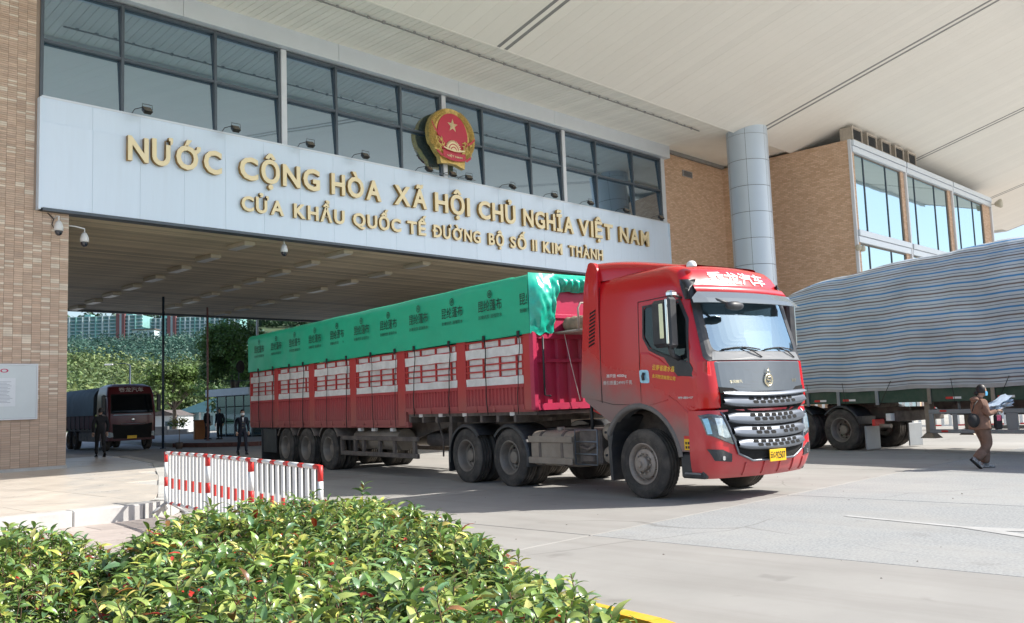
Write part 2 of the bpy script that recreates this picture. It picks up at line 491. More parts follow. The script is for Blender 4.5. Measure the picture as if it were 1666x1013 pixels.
# ================================================================== GROUND
def ground():
    b = MB().mat(M_ground)
    b.add([(-900,-300,-.03),(1200,-300,-.03),(1200,1200,-.03),(-900,1200,-.03)], [(0,1,2,3)])
    tag(b.build('ground'), kind='structure')
    # cast concrete slabs of the yard
    road = empty('concrete_yard', (0, 0, 0)); road['kind'] = 'structure'
    xs = [6.75, 7.95] + [7.95+4.6*k for k in range(1, 8)]
    ys = [-8.4, -3.4, 1.6, 6.6, 11.6, 16.6, 21.6, 26.6]
    for j in range(len(ys)-1):
        xr_ = ([-1.25, 3.35]+xs[1:]) if ys[j+1] <= 6.7 else xs
        for i in range(len(xr_)-1):
            xs_ = xr_
            g = .011
            near = ys[j+1] <= 6.7
            z = rng.uniform(-.002, .002)
            b = MB().mat(M_aggregate if near and xs_[i] > 7 else M_concrete)
            b.cbox(xs_[i]+g, xs_[i+1]-g, ys[j]+g, ys[j+1]-g, -.02, .004+z, .006)
            b.build('concrete_slab', parent=road)
    # raised tiled walkway beside the gate tower
    plat = empty('tiled_walkway', (0, 0, 0)); plat['kind'] = 'structure'
    edge = [(-30,13.42),(5.9,13.42),(6.35,13.55),(6.7,14.0),(9.0,19.0),(11.3,24.4),(12.9,30.5),(13.0,48),(-30,48)]
    b = MB().mat(M_kerb)
    b.prism([(x, y) for x, y in edge], 'z', -.02, .20)
    b.build('walkway_base', parent=plat)
    def inside(x, y):
        c = False; n = len(edge)
        for i in range(n):
            x1, y1 = edge[i]; x2, y2 = edge[(i+1) % n]
            if (y1 > y) != (y2 > y) and x < (x2-x1)*(y-y1)/(y2-y1)+x1: c = not c
        return c
    def clip_right(y):
        for i in range(1, len(edge)-2):
            x1, y1 = edge[i]; x2, y2 = edge[i+1]
            if y1 <= y <= y2 and y2 > y1: return x1+(x2-x1)*(y-y1)/(y2-y1)
        return 13
    y = 13.72
    k = 0
    while y < 31:
        y2 = y+1.5
        xr0, xr1 = clip_right(y)-.3, clip_right(y2)-.3
        x = -3.2 + (k % 2)*.0
        while x < max(xr0, xr1):
            x2 = x+1.55
            b = MB().mat(M_tile); g = .005
            z0, z1 = .195, .22+rng.uniform(-.0015, .0015)
            pts = [(x+g, y+g), (min(x2-g, xr0), y+g), (min(x2-g, xr1), y2-g), (x+g, y2-g)]
            if pts[1][0] > x+.05 and pts[2][0] > x+.05:
                b.prism(pts, 'z', z0, z1)
                b.build('paving_slab', parent=plat)
            x = x2
        y = y2; k += 1
    # kerb stones
    kb = empty('stone_kerb', (0, 0, 0)); kb['kind'] = 'structure'
    for i in range(12):
        x1 = 5.9-i*1.0
        b = MB().mat(M_kerb).cbox(x1-.994, x1-.006, 13.38, 13.70, -.02, .226+rng.uniform(-.002, .002), .015)
        b.build('kerb_stone', parent=kb)
    ed = edge[1:7]
    for i in range(len(ed)-1):
        p, q = Vector((*ed[i], 0)), Vector((*ed[i+1], 0))
        n = max(1, round((q-p).length/1.0))
        d = (q-p)/n; t = d.normalized(); w = Vector((t.y, -t.x, 0))
        for k in range(n):
            a = p+d*k+t*.005; c = p+d*(k+1)-t*.005
            pts = [tuple((a+w*.04).xy), tuple((c+w*.04).xy), tuple((c-w*.28).xy), tuple((a-w*.28).xy)]
            MB().mat(M_kerb).prism(pts, 'z', -.02, .226).build('kerb_stone', parent=kb)
    # pink pavers between the kerb and the planting bed
    pv = empty('paved_forecourt', (0, 0, 0)); pv['kind'] = 'structure'
    MB().mat(M_soil).box(-8, 6.75, 6.62, 13.42, -.02, -.004).build('bedding_sand', parent=pv)
    y = 6.65; r = 0
    while y < 13.3:
        x = -1.0 + (r % 2)*.3
        while x < 6.6:
            x2 = min(x+.6, 6.74)
            if x2-x > .1:
                MB().mat(M_paver).box(x+.004, x2-.004, y+.004, min(y+.6, 13.4)-.004, -.004, .008+rng.uniform(-.002, .002)).build('paver', parent=pv)
            x += .6
        y += .6; r += 1
    MB().mat(M_paver).box(-8, -1.0, 6.65, 13.4, -.003, .006).build('far_paving', parent=pv)
    # painted arrow
    b = MB().mat(material('worn_road_paint', (.42,.42,.41), .85, var=.1, dirt=(.33,.33,.32), dirt_amt=1.0, dscale=5))
    z = .0078
    b.add([(10.77,4.90,z),(10.68,4.92,z),(10.37,3.50,z),(10.47,3.47,z)], [(0,1,2,3)])
    b.add([(10.47,3.47,z),(10.37,3.50,z),(9.92,2.66,z),(9.98,2.50,z),(10.32,3.05,z),(10.56,2.45,z),(10.64,2.55,z)], [(0,1,2,3,4),(0,4,5,6)])
    tag(b.build('road_marking'), kind='structure')
    b = MB().mat(M_chassis)
    for k in range(34):
        x, y = rng.uniform(5.5, 16), rng.uniform(2.5, 12); r = rng.uniform(.006, .016); a = rng.uniform(0, 3)
        b.add([(x+r*math.cos(a+t)*rng.uniform(.7,1.3), y+r*math.sin(a+t)*rng.uniform(.7,1.3), .006) for t in (0, 1.6, 3.1, 4.7)]+[(x, y, .006+r*.7)], [(0,1,4),(1,2,4),(2,3,4),(3,0,4)])
    tag(b.build('loose_grit'), kind='stuff')
ground()

# ================================================================== GATE BUILDING
YF = 25.4
def gate_building():
    root = empty('gate_building', (23, YF, 0), 0,
                 'border gate building bridging the road, with pale panel fascia, gold lettering and long window band', 'gate building')
    def ch(o):
        o.location = o.location - root.location
        return o
    def part(b, name, m=None):
        o = b.build(name, m, root); o.location = (-23, -YF, 0); return o
    X0, X1 = 8.32, 37.5
    # body behind the fascia
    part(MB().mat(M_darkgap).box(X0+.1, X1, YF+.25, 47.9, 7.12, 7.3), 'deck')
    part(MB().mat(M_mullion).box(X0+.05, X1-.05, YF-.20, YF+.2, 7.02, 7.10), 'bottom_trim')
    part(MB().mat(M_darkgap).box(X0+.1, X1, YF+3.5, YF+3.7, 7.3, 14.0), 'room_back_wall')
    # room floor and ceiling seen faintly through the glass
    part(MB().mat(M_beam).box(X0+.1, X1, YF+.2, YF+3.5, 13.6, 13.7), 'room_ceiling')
    # fascia panels
    n = 22; w = (X1-X0)/n
    pm = {}
    for i in range(n):
        for (z0, z1, yy) in ((7.10, 9.435, YF-.17), (9.44, 10.10, YF-.14)):
            key = round(z0, 2)
            if key not in pm:
                pm[key] = MB().mat(M_signpanel).cbox(.002, w-.002, 0, .08, 0, z1-z0, .003).mesh('sign_panel')
            o = link('sign_panel', pm[key], root)
            o.location = (X0+i*w-23, yy-YF+rng.uniform(-.002, .002), z0)
    part(MB().mat(M_signpanel).box(X0-.06, X0, YF-.2, YF+.3, 7.05, 10.1), 'end_panel')
    part(MB().mat(M_signpanel).box(X1, X1+.05, YF-.2, YF+.3, 7.05, 10.1), 'end_panel')
    part(MB().mat(M_beam).box(X0, X1, YF-.15, YF+.2, 10.10, 10.16), 'sill_cap')
    # windows
    vs_ = [8.34, 10.51, 13.38, 15.78, 17.87, 20.72, 22.81, 24.90, 27.71, 29.83, 32.12, 34.92, 37.2]
    white = {15.78, 22.81, 29.83}
    zr = [10.16, 11.75, 13.38]
    for i in range(len(vs_)-1):
        for k in range(2):
            b = MB().mat(M_glass)
            tl = .088; x0_, x1_ = vs_[i]+.03, vs_[i+1]-.03; z0_, z1_ = zr[k]+.02, zr[k+1]-.02  # backward lean added to the panes so they reflect the canopy, not sky
            b.add([(x0_,YF+.02,z0_),(x1_,YF+.02,z0_),(x1_,YF+.02+tl,z1_),(x0_,YF+.02+tl,z1_),(x0_,YF+.032,z0_),(x1_,YF+.032,z0_),(x1_,YF+.032+tl,z1_),(x0_,YF+.032+tl,z1_)],
                  [(0,1,2,3),(7,6,5,4),(0,4,5,1),(1,5,6,2),(2,6,7,3),(3,7,4,0)])
            part(b, 'window_pane')
    for x in vs_:
        if x in white:
            part(MB().mat(M_mullionw).cbox(x-.10, x+.10, YF-.08, YF+.12, 10.16, 13.40, .008), 'white_pillar')
            part(MB().mat(M_mullion).box(x-.19, x-.104, YF-.03, YF+.10, 10.16, 13.38), 'mullion')
        else:
            part(MB().mat(M_mullion).cbox(x-.045, x+.045, YF-.04, YF+.10, 10.16, 13.38, .006), 'mullion')
    for i in range(len(vs_)-1):
        a, c = vs_[i]+.05, vs_[i+1]-.05
        if vs_[i] in white: a += .06
        if vs_[i+1] in white: c -= .15
        part(MB().mat(M_mullion).box(a, c, YF-.03, YF+.09, 11.71, 11.79), 'transom')
        part(MB().mat(M_mullion).box(a, c, YF-.03, YF+.09, 13.30, 13.38), 'transom')
    part(MB().mat(M_mullionw).cbox(37.28, 37.56, YF-.06, YF+.25, 10.16, 13.42, .01), 'end_pillar')
    # white beam above the windows
    xb = [8.2, 12.2, 17.8, 23.4, 29.0, 37.72]
    for i in range(len(xb)-1):
        part(MB().mat(M_beam).cbox(xb[i]+.004, xb[i+1]-.004, YF-.32, YF+.2, 13.42, 14.12, .008), 'beam_panel')
    # lettering
    capH = .72
    def glyph(c):
        base = {'Ơ':('O',''),'Ờ':('Ò','h'),'Ớ':('Ó','h'),'Đ':('D','b')}.get(c)
        if not base: return text_mesh(c, 1, .11, .030, 'LEFT', (M_gold, M_goldside))
        me = text_mesh(base[0], 1, .11, .030, 'LEFT', (M_gold, M_goldside)).copy()
        bm = bmesh.new(); bm.from_mesh(me)
        lo, hi = bounds(me)
        def slab(pts):
            f = [bm.verts.new((x, y, .112)) for x, y in pts]; g = [bm.verts.new((x, y, -.11)) for x, y in pts]
            bm.faces.new(f); n = len(pts)
            for i in range(n):
                q = bm.faces.new((f[i], g[i], g[(i+1) % n], f[(i+1) % n])); q.material_index = 1
        if base[1] == 'h':
            r = hi[0]; slab([(r-.20,.60),(r-.06,.63),(r-.04,.74),(r+.09,.74),(r+.085,.62),(r-.0,.53),(r-.10,.50)])
        else:
            slab([(lo[0]-.07,.30),(lo[0]+.32,.30),(lo[0]+.32,.41),(lo[0]-.07,.41)])
        bm.to_mesh(me); bm.free()
        return me
    def line(words, ranges, z0, cap, depth):
        sy = cap/capH
        for w_, (a, c) in zip(words, ranges):
            gl = []; tot = 0
            for chx in w_:
                me = glyph(chx)
                lo, hi = bounds(me)
                ww = hi[0]-lo[0]
                # a hook on U or O should not widen the gap
                gl.append((me, lo, ww)); tot += ww
            gap = .115
            tot += gap*(len(w_)-1)
            sx = (c-a)/tot
            x = a
            for me, lo, ww in gl:
                o = link('letter', me, root)
                o.rotation_euler = (R(90), 0, 0)
                o.scale = (sx, sy, depth/.22)
                o.location = (x-lo[0]*sx-23, -.17-depth/2-.01, z0)
                x += (ww+gap)*sx
    line(['NƯỚC','CỘNG','HÒA','XÃ','HỘI','CHỦ','NGHĨA','VIỆT','NAM'],
         [(10.56,13.43),(14.03,16.96),(17.42,19.52),(20.1,21.63),(22.02,23.81),(24.26,26.35),(26.81,30.01),(30.34,32.78),(33.28,35.59)], 8.76, .70, .13)
    line(['CỬA','KHẨU','QUỐC','TẾ','ĐƯỜNG','BỘ','SỐ','II','KIM','THÀNH'],
         [(14.1,15.6),(15.97,17.95),(18.3,20.4),(20.69,21.6),(21.9,24.36),(24.80,25.66),(26.02,26.97),(27.32,27.62),(27.98,29.22),(29.68,32.0)], 7.76, .46, .10)
    # tunnel soffit planks
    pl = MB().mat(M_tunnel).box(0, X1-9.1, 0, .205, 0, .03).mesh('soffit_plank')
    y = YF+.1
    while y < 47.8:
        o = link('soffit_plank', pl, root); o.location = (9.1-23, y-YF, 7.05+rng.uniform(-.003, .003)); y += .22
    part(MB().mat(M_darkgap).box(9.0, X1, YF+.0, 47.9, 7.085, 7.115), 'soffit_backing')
    part(MB().mat(M_mullion).box(X0, X1, 47.8, 48.0, 6.95, 9), 'rear_edge')
    # right-hand support of the bridge
    part(MB().mat(M_brickwall).box(36.2, 37.5, YF+.3, 47.8, -.02, 7.05), 'side_wall')
    # emblem
    kids = set(root.children)
    emblem(root)
    S = Matrix.Translation((-.10, 0, 11.72)) @ Matrix.Diagonal((.92, 1, .92, 1)) @ Matrix.Translation((.10, 0, -11.72))
    for o in root.children:
        if o not in kids: o.data.transform(S)
    return root

def emblem(root):
    cx, z0 = 22.90-23, 11.72
    Mg = material('emblem_gold', (.62,.43,.13), .38, metal=.45, var=.35, vscale=14, bump=.012, bscale=22)
    Mg2 = material('emblem_pale_gold', (.80,.66,.38), .4, metal=.2, var=.15, vscale=8)
    Mr = material('emblem_red', (.55,.025,.055), .4, var=.08)
    y = -.40
    rx, rz = 1.27, 1.17
    def outline(n=64):
        pts = []
        for i in range(n):
            a = -PI/2+2*PI*i/n
            r = 1.0
            x, z = math.cos(a)*rx, math.sin(a)*rz
            if z < -.55: x *= .93
            pts.append((cx+x, z0+z))
        return pts
    b = MB().mat(Mg).prism([(x, z) for x, z in outline()], 'y', y, y+.22)
    # lower scroll base
    b.prism([(cx-.72,z0-.9),(cx-.66,z0-1.22),(cx+.05,z0-1.14),(cx+.42,z0-1.24),(cx+.66,z0-1.30),(cx+.70,z0-.9)], 'y', y+.01, y+.21)
    b.build('emblem_plate', parent=root)
    b = MB().mat(Mr)
    pts = []
    for i in range(48):
        a = 2*PI*i/48
        pts.append((cx+math.cos(a)*.84, z0+.04+math.sin(a)*.92))
    b.prism(pts, 'y', y-.03, y+.01)
    b.build('emblem_field', parent=root)
    # rice sheaves: rows of grains up both sides
    b = MB().mat(Mg)
    for sgn in (-1, 1):
        for i in range(34):
            t = i/33
            a = -PI/2+sgn*(.42+t*2.35)
            for rr, tw in ((.93, .5), (1.01, -.1), (1.08, -.6)):
                X = cx+math.cos(a)*rx*rr*.88; Z = z0+.02+math.sin(a)*rz*rr*.88
                ang = a+sgn*(PI/2+tw)
                dx, dz = math.cos(ang)*.075, math.sin(ang)*.075
                nx, nz = -dz*.42, dx*.42
                b.add([(X-dx,y-.03,Z-dz),(X+nx,y-.075,Z+nz),(X+dx,y-.03,Z+dz),(X-nx,y-.075,Z-nz),(X,y-.10,Z)],
                      [(0,1,4),(1,2,4),(2,3,4),(3,0,4)])
    o = b.build('rice_sheaf', parent=root); o['kind'] = 'stuff'
    # leafy lower stems
    b = MB().mat(Mg)
    for sgn in (-1, 1):
        for i in range(26):
            X = cx+sgn*(.52+rng.uniform(0, .48)); Z = z0-.72+rng.uniform(0, .55)
            ang = rng.uniform(0, PI); L = .12
            dx, dz = math.cos(ang)*L, math.sin(ang)*L
            b.add([(X-dx,y-.05,Z-dz),(X-dz*.3,y-.09,Z+dx*.3),(X+dx,y-.05,Z+dz),(X+dz*.3,y-.09,Z-dx*.3)], [(0,1,2,3)])
    o = b.build('rice_leaf', parent=root); o['kind'] = 'stuff'
    # star
    pts = []
    for i in range(10):
        r = .30 if i % 2 == 0 else .122
        a = PI/2+i*PI/5
        pts.append((cx+math.cos(a)*r, z0+.45+math.sin(a)*r))
    b = MB().mat(Mg2)
    v = [(x, y-.04, z) for x, z in pts]+[(cx, y-.12, z0+.45)]
    b.add(v, [(i, (i+1) % 10, 10) for i in range(10)])
    b.build('star', parent=root)
    # cog wheel
    zc = z0-.62
    pts = []
    n = 16
    for i in range(n*4+1):
        a = PI*i/(n*4)
        r = .44 if (i//2) % 2 == 0 else .36
        pts.append((cx+math.cos(a)*r, zc+math.sin(a)*r))
    MB().mat(Mg2).prism(pts, 'y', y-.07, y-.02).build('cog', parent=root)
    b = MB().mat(Mr)
    for r0, r1 in ((.25,.29),(.13,.17)):
        b2 = [(r0, y-.075), (r1, y-.075)]
        v = []; m = 16
        for i in range(m+1):
            a = PI*i/m
            v += [(cx+math.cos(a)*r0, y-.074, zc+math.sin(a)*r0), (cx+math.cos(a)*r1, y-.074, zc+math.sin(a)*r1)]
        b.add(v, [(2*i, 2*i+1, 2*i+3, 2*i+2) for i in range(m)])
    b.build('cog_ring', parent=root)
    # ribbons
    b = MB().mat(Mr)
    def ribbon(pts, w=.12):
        P = []
        for x, z in pts:
            P.append([(cx+x, y-.085, z0+z+w/2), (cx+x, y-.085, z0+z-w/2)])
        b.grid(P, False)
    ribbon([(-1.19,.42),(-1.05,.18),(-.85,-.02),(-.72,-.10)])
    ribbon([(1.19,.05),(1.02,-.12),(.86,-.22),(.74,-.24)])
    ribbon([(-.95,-.72),(-.7,-.90),(-.5,-.86)])
    ribbon([(.95,-.78),(.7,-.95),(.5,-.86)])
    b.build('ribbon', parent=root)
    # banner with the country's name
    P = []
    for i in range(13):
        x = -.62+i*1.24/12
        z = -.80-.10*(x/.62)**2*-1-.12
        P.append([(cx+x, y-.105, z0+z+.15), (cx+x, y-.105, z0+z-.15)])
    MB().mat(Mr).grid(P, False).build('banner', parent=root)
    P = []
    for i in range(13):
        x = -.58+i*1.16/12
        z = -.66+.10*(x/.62)**2
        P.append([(cx+x, y-.11, z0+z+.05), (cx+x, y-.11, z0+z-.01)])
    MB().mat(Mg2).grid(P, False).build('banner_edge', parent=root)
    put_text('banner_lettering', 'VIỆT NAM', Mg2, root, (cx-.42, y-.115, z0-.95), width=.84, height=.13, bold=.02)
    # steel post carrying the emblem
    MB().mat(M_mullionw).box(cx-.05, cx+.05, y+.2, -.08, z0-.5, z0-.4).build('bracket', parent=root)
    MB().mat(M_mullionw).box(cx-.05, cx+.05, y+.2, -.08, z0+.5, z0+.6).build('bracket', parent=root)
gate_building()

# ------------------------------------------------------------------ gate tower on the left
def tower():
    XR = 9.1
    root = empty('gate_tower', (XR-4, YF, 0), 0, 'tall tower clad in slim beige tiles, left of the gate road', 'tower')
    b = MB().mat(M_mortar).box(-4.6, 4.0-.012, .012, 16, -.02, 7.0).box(-4.6, 3.20, .012, 16, 7.001, 20)
    b.build('wall_core', parent=root)
    # tiles: 0.22 x 0.056 stacked in columns
    tw, th = .225, .058
    cols = [(.58,.43,.33),(.55,.40,.30),(.61,.46,.35),(.52,.39,.30),(.74,.64,.52),(.70,.61,.50)]
    V = []; F = []; C = []
    one = []
    ncol = 22
    for c in range(ncol):
        off = (c*0.37 % 1)*th
        x1 = 4.0-c*tw-.0; x0 = x1-tw
        z = .02
        r = 0
        run = 0
        while z < 17.5:
            z1 = z+th
            if rng.random() < .17: col = cols[4 if rng.random() < .6 else 5]
            else: col = cols[int(rng.integers(0, 4))]
            f = rng.uniform(.93, 1.07)
            col = tuple(v*f for v in col)
            d = -.004+rng.uniform(-.003, .003)
            if z > 6.98 and x1 > 3.26:
                z = z1; r += 1; continue
            if c < 9 and 0.1 < z < 2.05 and c*36+r < 36*9 and len(one) < 290:
                one.append((x0, x1, z, z1, d, col))
            else:
                k = len(V)
                g = .0035
                V += [(x0+g,.012,z+g),(x1-g,.012,z+g),(x1-g,.012,z1-g),(x0+g,.012,z1-g),
                      (x0+g,d,z+g),(x1-g,d,z+g),(x1-g,d,z1-g),(x0+g,d,z1-g)]
                F += [(k+4,k+5,k+6,k+7),(k,k+1,k+5,k+4),(k+1,k+2,k+6,k+5),(k+2,k+3,k+7,k+6),(k+3,k,k+4,k+7)]
                C += [col]*5
            z = z1; r += 1
    # the side that faces the road
    for c in range(60):
        y0 = .012+c*tw
        z = .02
        while z < 9:
            z1 = z+th*2
            col = tuple(v*rng.uniform(.9, 1.1) for v in cols[int(rng.integers(0, 6))])
            k = len(V); g = .0035
            V += [(3.99,y0+g,z+g),(3.99,y0+tw-g,z+g),(3.99,y0+tw-g,z1-g),(3.99,y0+g,z1-g),
                  (4.0,y0+g,z+g),(4.0,y0+tw-g,z+g),(4.0,y0+tw-g,z1-g),(4.0,y0+g,z1-g)]
            F += [(k+4,k+5,k+6,k+7),(k,k+1,k+5,k+4),(k+1,k+2,k+6,k+5),(k+2,k+3,k+7,k+6),(k+3,k,k+4,k+7)]
            C += [col]*5
            z = z1
    me = bpy.data.meshes.new('wall_tiles'); me.from_pydata(V, [], F); me.materials.append(M_brick)
    at = me.color_attributes.new('col', 'FLOAT_COLOR', 'CORNER')
    buf = []
    for p, col in zip(me.polygons, C):
        buf += [col[0], col[1], col[2], 1]*p.loop_total
    at.data.foreach_set('color', buf)
    o = link('wall_tiles', me, root); o['kind'] = 'stuff'
    variants = {}
    for (x0, x1, z, z1, d, col) in one:
        key = int(rng.integers(0, 14))
        if key not in variants:
            g = .0035
            me = bpy.data.meshes.new('wall_tile')
            w = x1-x0; h = z1-z
            me.from_pydata([(g,.012,g),(w-g,.012,g),(w-g,.012,h-g),(g,.012,h-g),(g,d,g),(w-g,d,g),(w-g,d,h-g),(g,d,h-g)], [],
                           [(4,5,6,7),(0,1,5,4),(1,2,6,5),(2,3,7,6),(3,0,4,7),(3,2,1,0)])
            me.materials.append(M_brick)
            at = me.color_attributes.new('col', 'FLOAT_COLOR', 'CORNER')
            at.data.foreach_set('color', [col[0], col[1], col[2], 1]*24)
            variants[key] = me
        link('wall_tile', variants[key], root, loc=(x0, 0, z))
    MB().mat(M_kerb).box(-4.6, 4.02, -.03, 0, .2, .30).build('plinth', parent=root)
tower()

def notice_board():
    root = empty('notice_board', (7.2, YF-.03, 2.0), 0, 'white notice board with red lettering and pinned sheets on the tiled tower', 'notice board')
    Mb = material('notice_board_white', (.62,.68,.70), .35, var=.03)
    Mp = material('notice_paper', (.72,.76,.80), .8, var=.03)
    Mt = material('notice_red', (.55,.03,.12), .5)
    Mi = material('notice_ink', (.25,.28,.33), .8)
    x0, x1, z0, z1 = -2.2, 1.12, -.43, .93
    MB().mat(Mb).cbox(x0, x1, -.05, 0, z0, z1, .008).build('panel', parent=root)
    f = MB().mat(M_mullionw)
    f.box(x0-.03, x1+.03, -.06, .0, z1, z1+.035).box(x0-.03, x1+.03, -.06, .0, z0-.035, z0)
    f.box(x1, x1+.035, -.06, 0, z0, z1).box(x0-.035, x0, -.06, 0, z0, z1)
    f.build('frame', parent=root)
    put_text('lettering', 'THÔNG BÁO', Mt, root, (-1.05, -.053, .74), width=1.5, height=.12, bold=.02)
    for k, (a, c) in enumerate(((-.05, .62), (-.85, -.18), (-1.65, -.98))):
        pp = MB().mat(Mp).box(a, c, -.056, -.051, -.12, .60).build('pinned_sheet', parent=root)
        b = MB().mat(Mi)
        z = .50
        while z > -.05:
            b.box(a+.06, c-.06-rng.uniform(0, .15), -.0585, -.0565, z, z+.008); z -= .035
        b.build('print', parent=pp)
notice_board()

# ------------------------------------------------------------------ right wing and office block
def office():
    root = empty('office_block', (43.45, 18.35, 0), 0, 'brick office block with tall grouped windows at the right, behind the silver column', 'office building')
    OX, OY = 43.45, 18.35
    def part(b, name):
        o = b.build(name, None, root); o.location = (-OX, -OY, 0); return o
    ZT = 13.9
    part(MB().mat(M_brickwall).box(OX, OX+.25, OY+.02, 40, -.02, ZT), 'side_wall')
    part(MB().mat(M_brickwall).box(37.56, OX-.0, YF+.15, YF+.4, -.02, ZT-.05), 'linking_wall')
    # glazed front, bays
    piers = [(43.45, 43.9), (49.75, 50.6), (57.0, 57.85), (63.45, 65.2)]
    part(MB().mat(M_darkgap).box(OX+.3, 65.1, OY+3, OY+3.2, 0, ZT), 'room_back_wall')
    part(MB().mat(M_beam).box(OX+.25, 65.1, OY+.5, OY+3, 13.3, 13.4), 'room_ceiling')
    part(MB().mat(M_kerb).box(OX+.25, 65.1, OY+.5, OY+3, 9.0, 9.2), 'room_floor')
    for a, c in piers:
        part(MB().mat(M_brickwall).box(a+.05, c, OY+.02, OY+.6, -.02, 13.3), 'pier')
    part(MB().mat(M_mullionw).cbox(43.40, 43.52, OY-.06, OY+.10, -.02, ZT, .01), 'corner_trim')
    for x in (50.35, 57.65, 65.0):
        part(MB().mat(M_mullionw).cbox(x-.08, x+.08, OY-.10, OY+.04, -.02, ZT, .01), 'downpipe')
    bays = [(43.9, 49.75), (50.6, 57.0), (57.85, 63.45)]
    for z0, z1 in ((13.30, 13.58), (13.60, 13.88)):
        for i, (a, c) in enumerate(((43.52, 50.25), (50.45, 57.55), (57.75, 64.9))):
            part(MB().mat(M_beam).cbox(a, c, OY-.12 if z1 < 13.6 else OY-.18, OY+.3, z0, z1, .01), 'fascia')
    for (a, c) in ((43.55, 50.2), (50.5, 57.5), (57.8, 64.85)):
        for z0, z1, d in ((8.75, 9.05, .10), (9.07, 9.36, .16)):
            part(MB().mat(M_beam).cbox(a, c, OY-d, OY+.3, z0, z1, .01), 'spandrel')
        part(MB().mat(M_beam).cbox(a, c, OY-.1, OY+.3, 3.9, 4.5, .01), 'spandrel')
    fr = material('window_frame_brown', (.22,.18,.15), .5, var=.1)
    for (a, c) in bays:
        w = c-a
        xm = [a, a+w*.20, a+w*.68, c]
        for (z0, z1) in ((9.38, 13.28), (4.5, 8.72), (.2, 3.9)):
            for i in range(3):
                part(MB().mat(M_glassr).box(xm[i]+.03, xm[i+1]-.03, OY+.10, OY+.115, z0+.03, z1-.03), 'window_pane')
            for x in xm[1:3]:
                part(MB().mat(M_mullion).box(x-.03, x+.03, OY+.06, OY+.15, z0, z1), 'mullion')
            f = MB().mat(fr)
            f.box(a, a+.03, OY+.05, OY+.2, z0, z1).box(c-.03, c, OY+.05, OY+.2, z0, z1)
            f.box(a, c, OY+.05, OY+.2, z1-.03, z1).box(a, c, OY+.05, OY+.2, z0, z0+.03)
            part(f, 'window_frame')
    part(MB().mat(M_darkgap).box(OX+.3, 65.1, OY+.5, 40, ZT-.2, ZT-.1), 'roof')
    part(MB().mat(M_brickwall).box(64.9, 65.15, OY+.6, 40, -.02, ZT), 'side_wall')
    # small louvre vents in the linking wall
    lv = material('vent_grey', (.34,.33,.33), .6)
    for x, z in ((39.9, 13.05), (39.85, 7.35)):
        b = MB().mat(lv).box(x-.45, x+.45, YF+.10, YF+.149, z-.16, z+.16)
        b.mat(M_hole)
        for k in range(5): b.box(x-.38, x+.38, YF+.09, YF+.0995, z-.12+k*.052, z-.12+k*.052+.02)
        o = part(b, 'louvre_vent')
office()

def rooftop_units():
    Mc = material('condenser_beige', (.46,.40,.33), .7, var=.15, vscale=4, dirt=(.25,.2,.16), dirt_amt=.4)
    t = empty('rooftop_unit', (0, 0, 0), 0, 'beige boxy rooftop unit, nearest the corner of the brick office block', 'air conditioner', 'rooftop units along the office parapet')
    b = MB().mat(Mc)
    b.cbox(0, 1.12, 0, .62, .0, .66, .02)
    b.build('casing', parent=t)
    b = MB().mat(Mc)
    b.box(-.03, 1.15, -.05, -.0, .60, .69).box(-.03, .06, -.05, 0, 0, .60).box(1.06, 1.15, -.05, 0, 0, .60)
    b.build('frame', parent=t)
    b = MB().mat(M_hole).box(.12, 1.02, -.012, -.004, .06, .56)
    b.mat(M_dark)
    for k in range(9): b.box(.12, 1.02, -.03, -.014, .08+k*.055, .10+k*.055)
    b.build('grille', parent=t)
    labs = ['beige boxy rooftop unit, nearest the corner of the brick office block',
            'beige boxy rooftop unit, second from the corner of the brick office block',
            'beige boxy rooftop unit, middle one of the row of five on the parapet',
            'beige boxy rooftop unit, fourth from the office corner, beside the last one',
            'beige boxy rooftop unit, farthest right of the row of five']
    for i in range(5):
        o = t if i == 0 else copy_tree(t)
        o.location = (43.55+i*1.80, 18.25, 13.9)
        o['label'] = labs[i]
rooftop_units()

# ------------------------------------------------------------------ column
def column():
    cxp = (38.75, 21.35)
    rr = .97
    root = empty('round_column', (cxp[0], cxp[1], 0), 0, 'thick round column clad in silver metal panels, between the gate and office block', 'column')
    MB().mat(M_darkgap).lathe([(rr-.02, 0), (rr-.02, 14.3)], axis='z', seg=48).build('core', parent=root)
    hh = 1.25
    seg = 6
    m = MB().mat(M_column)
    a0, a1 = 0.006, 2*PI/seg-.006
    m.lathe([(rr, .010), (rr, hh-.010)], axis='z', seg=12, a0=a0, a1=a1)
    m.lathe([(rr, hh-.010), (rr-.015, hh-.010)], axis='z', seg=12, a0=a0, a1=a1, smooth=False)
    m.lathe([(rr-.015, .010), (rr, .010)], axis='z', seg=12, a0=a0, a1=a1, smooth=False)
    v = []
    me = m.mesh('cladding_panel')
    for k in range(12):
        z = .02+k*hh
        if z > 14: break
        for s_ in range(seg):
            o = link('cladding_panel', me, root, loc=(0, 0, z), rot=(0, 0, 2*PI*s_/seg+.42))
            if z+hh > 14.25: o.scale = (1, 1, (14.25-z)/hh)
column()

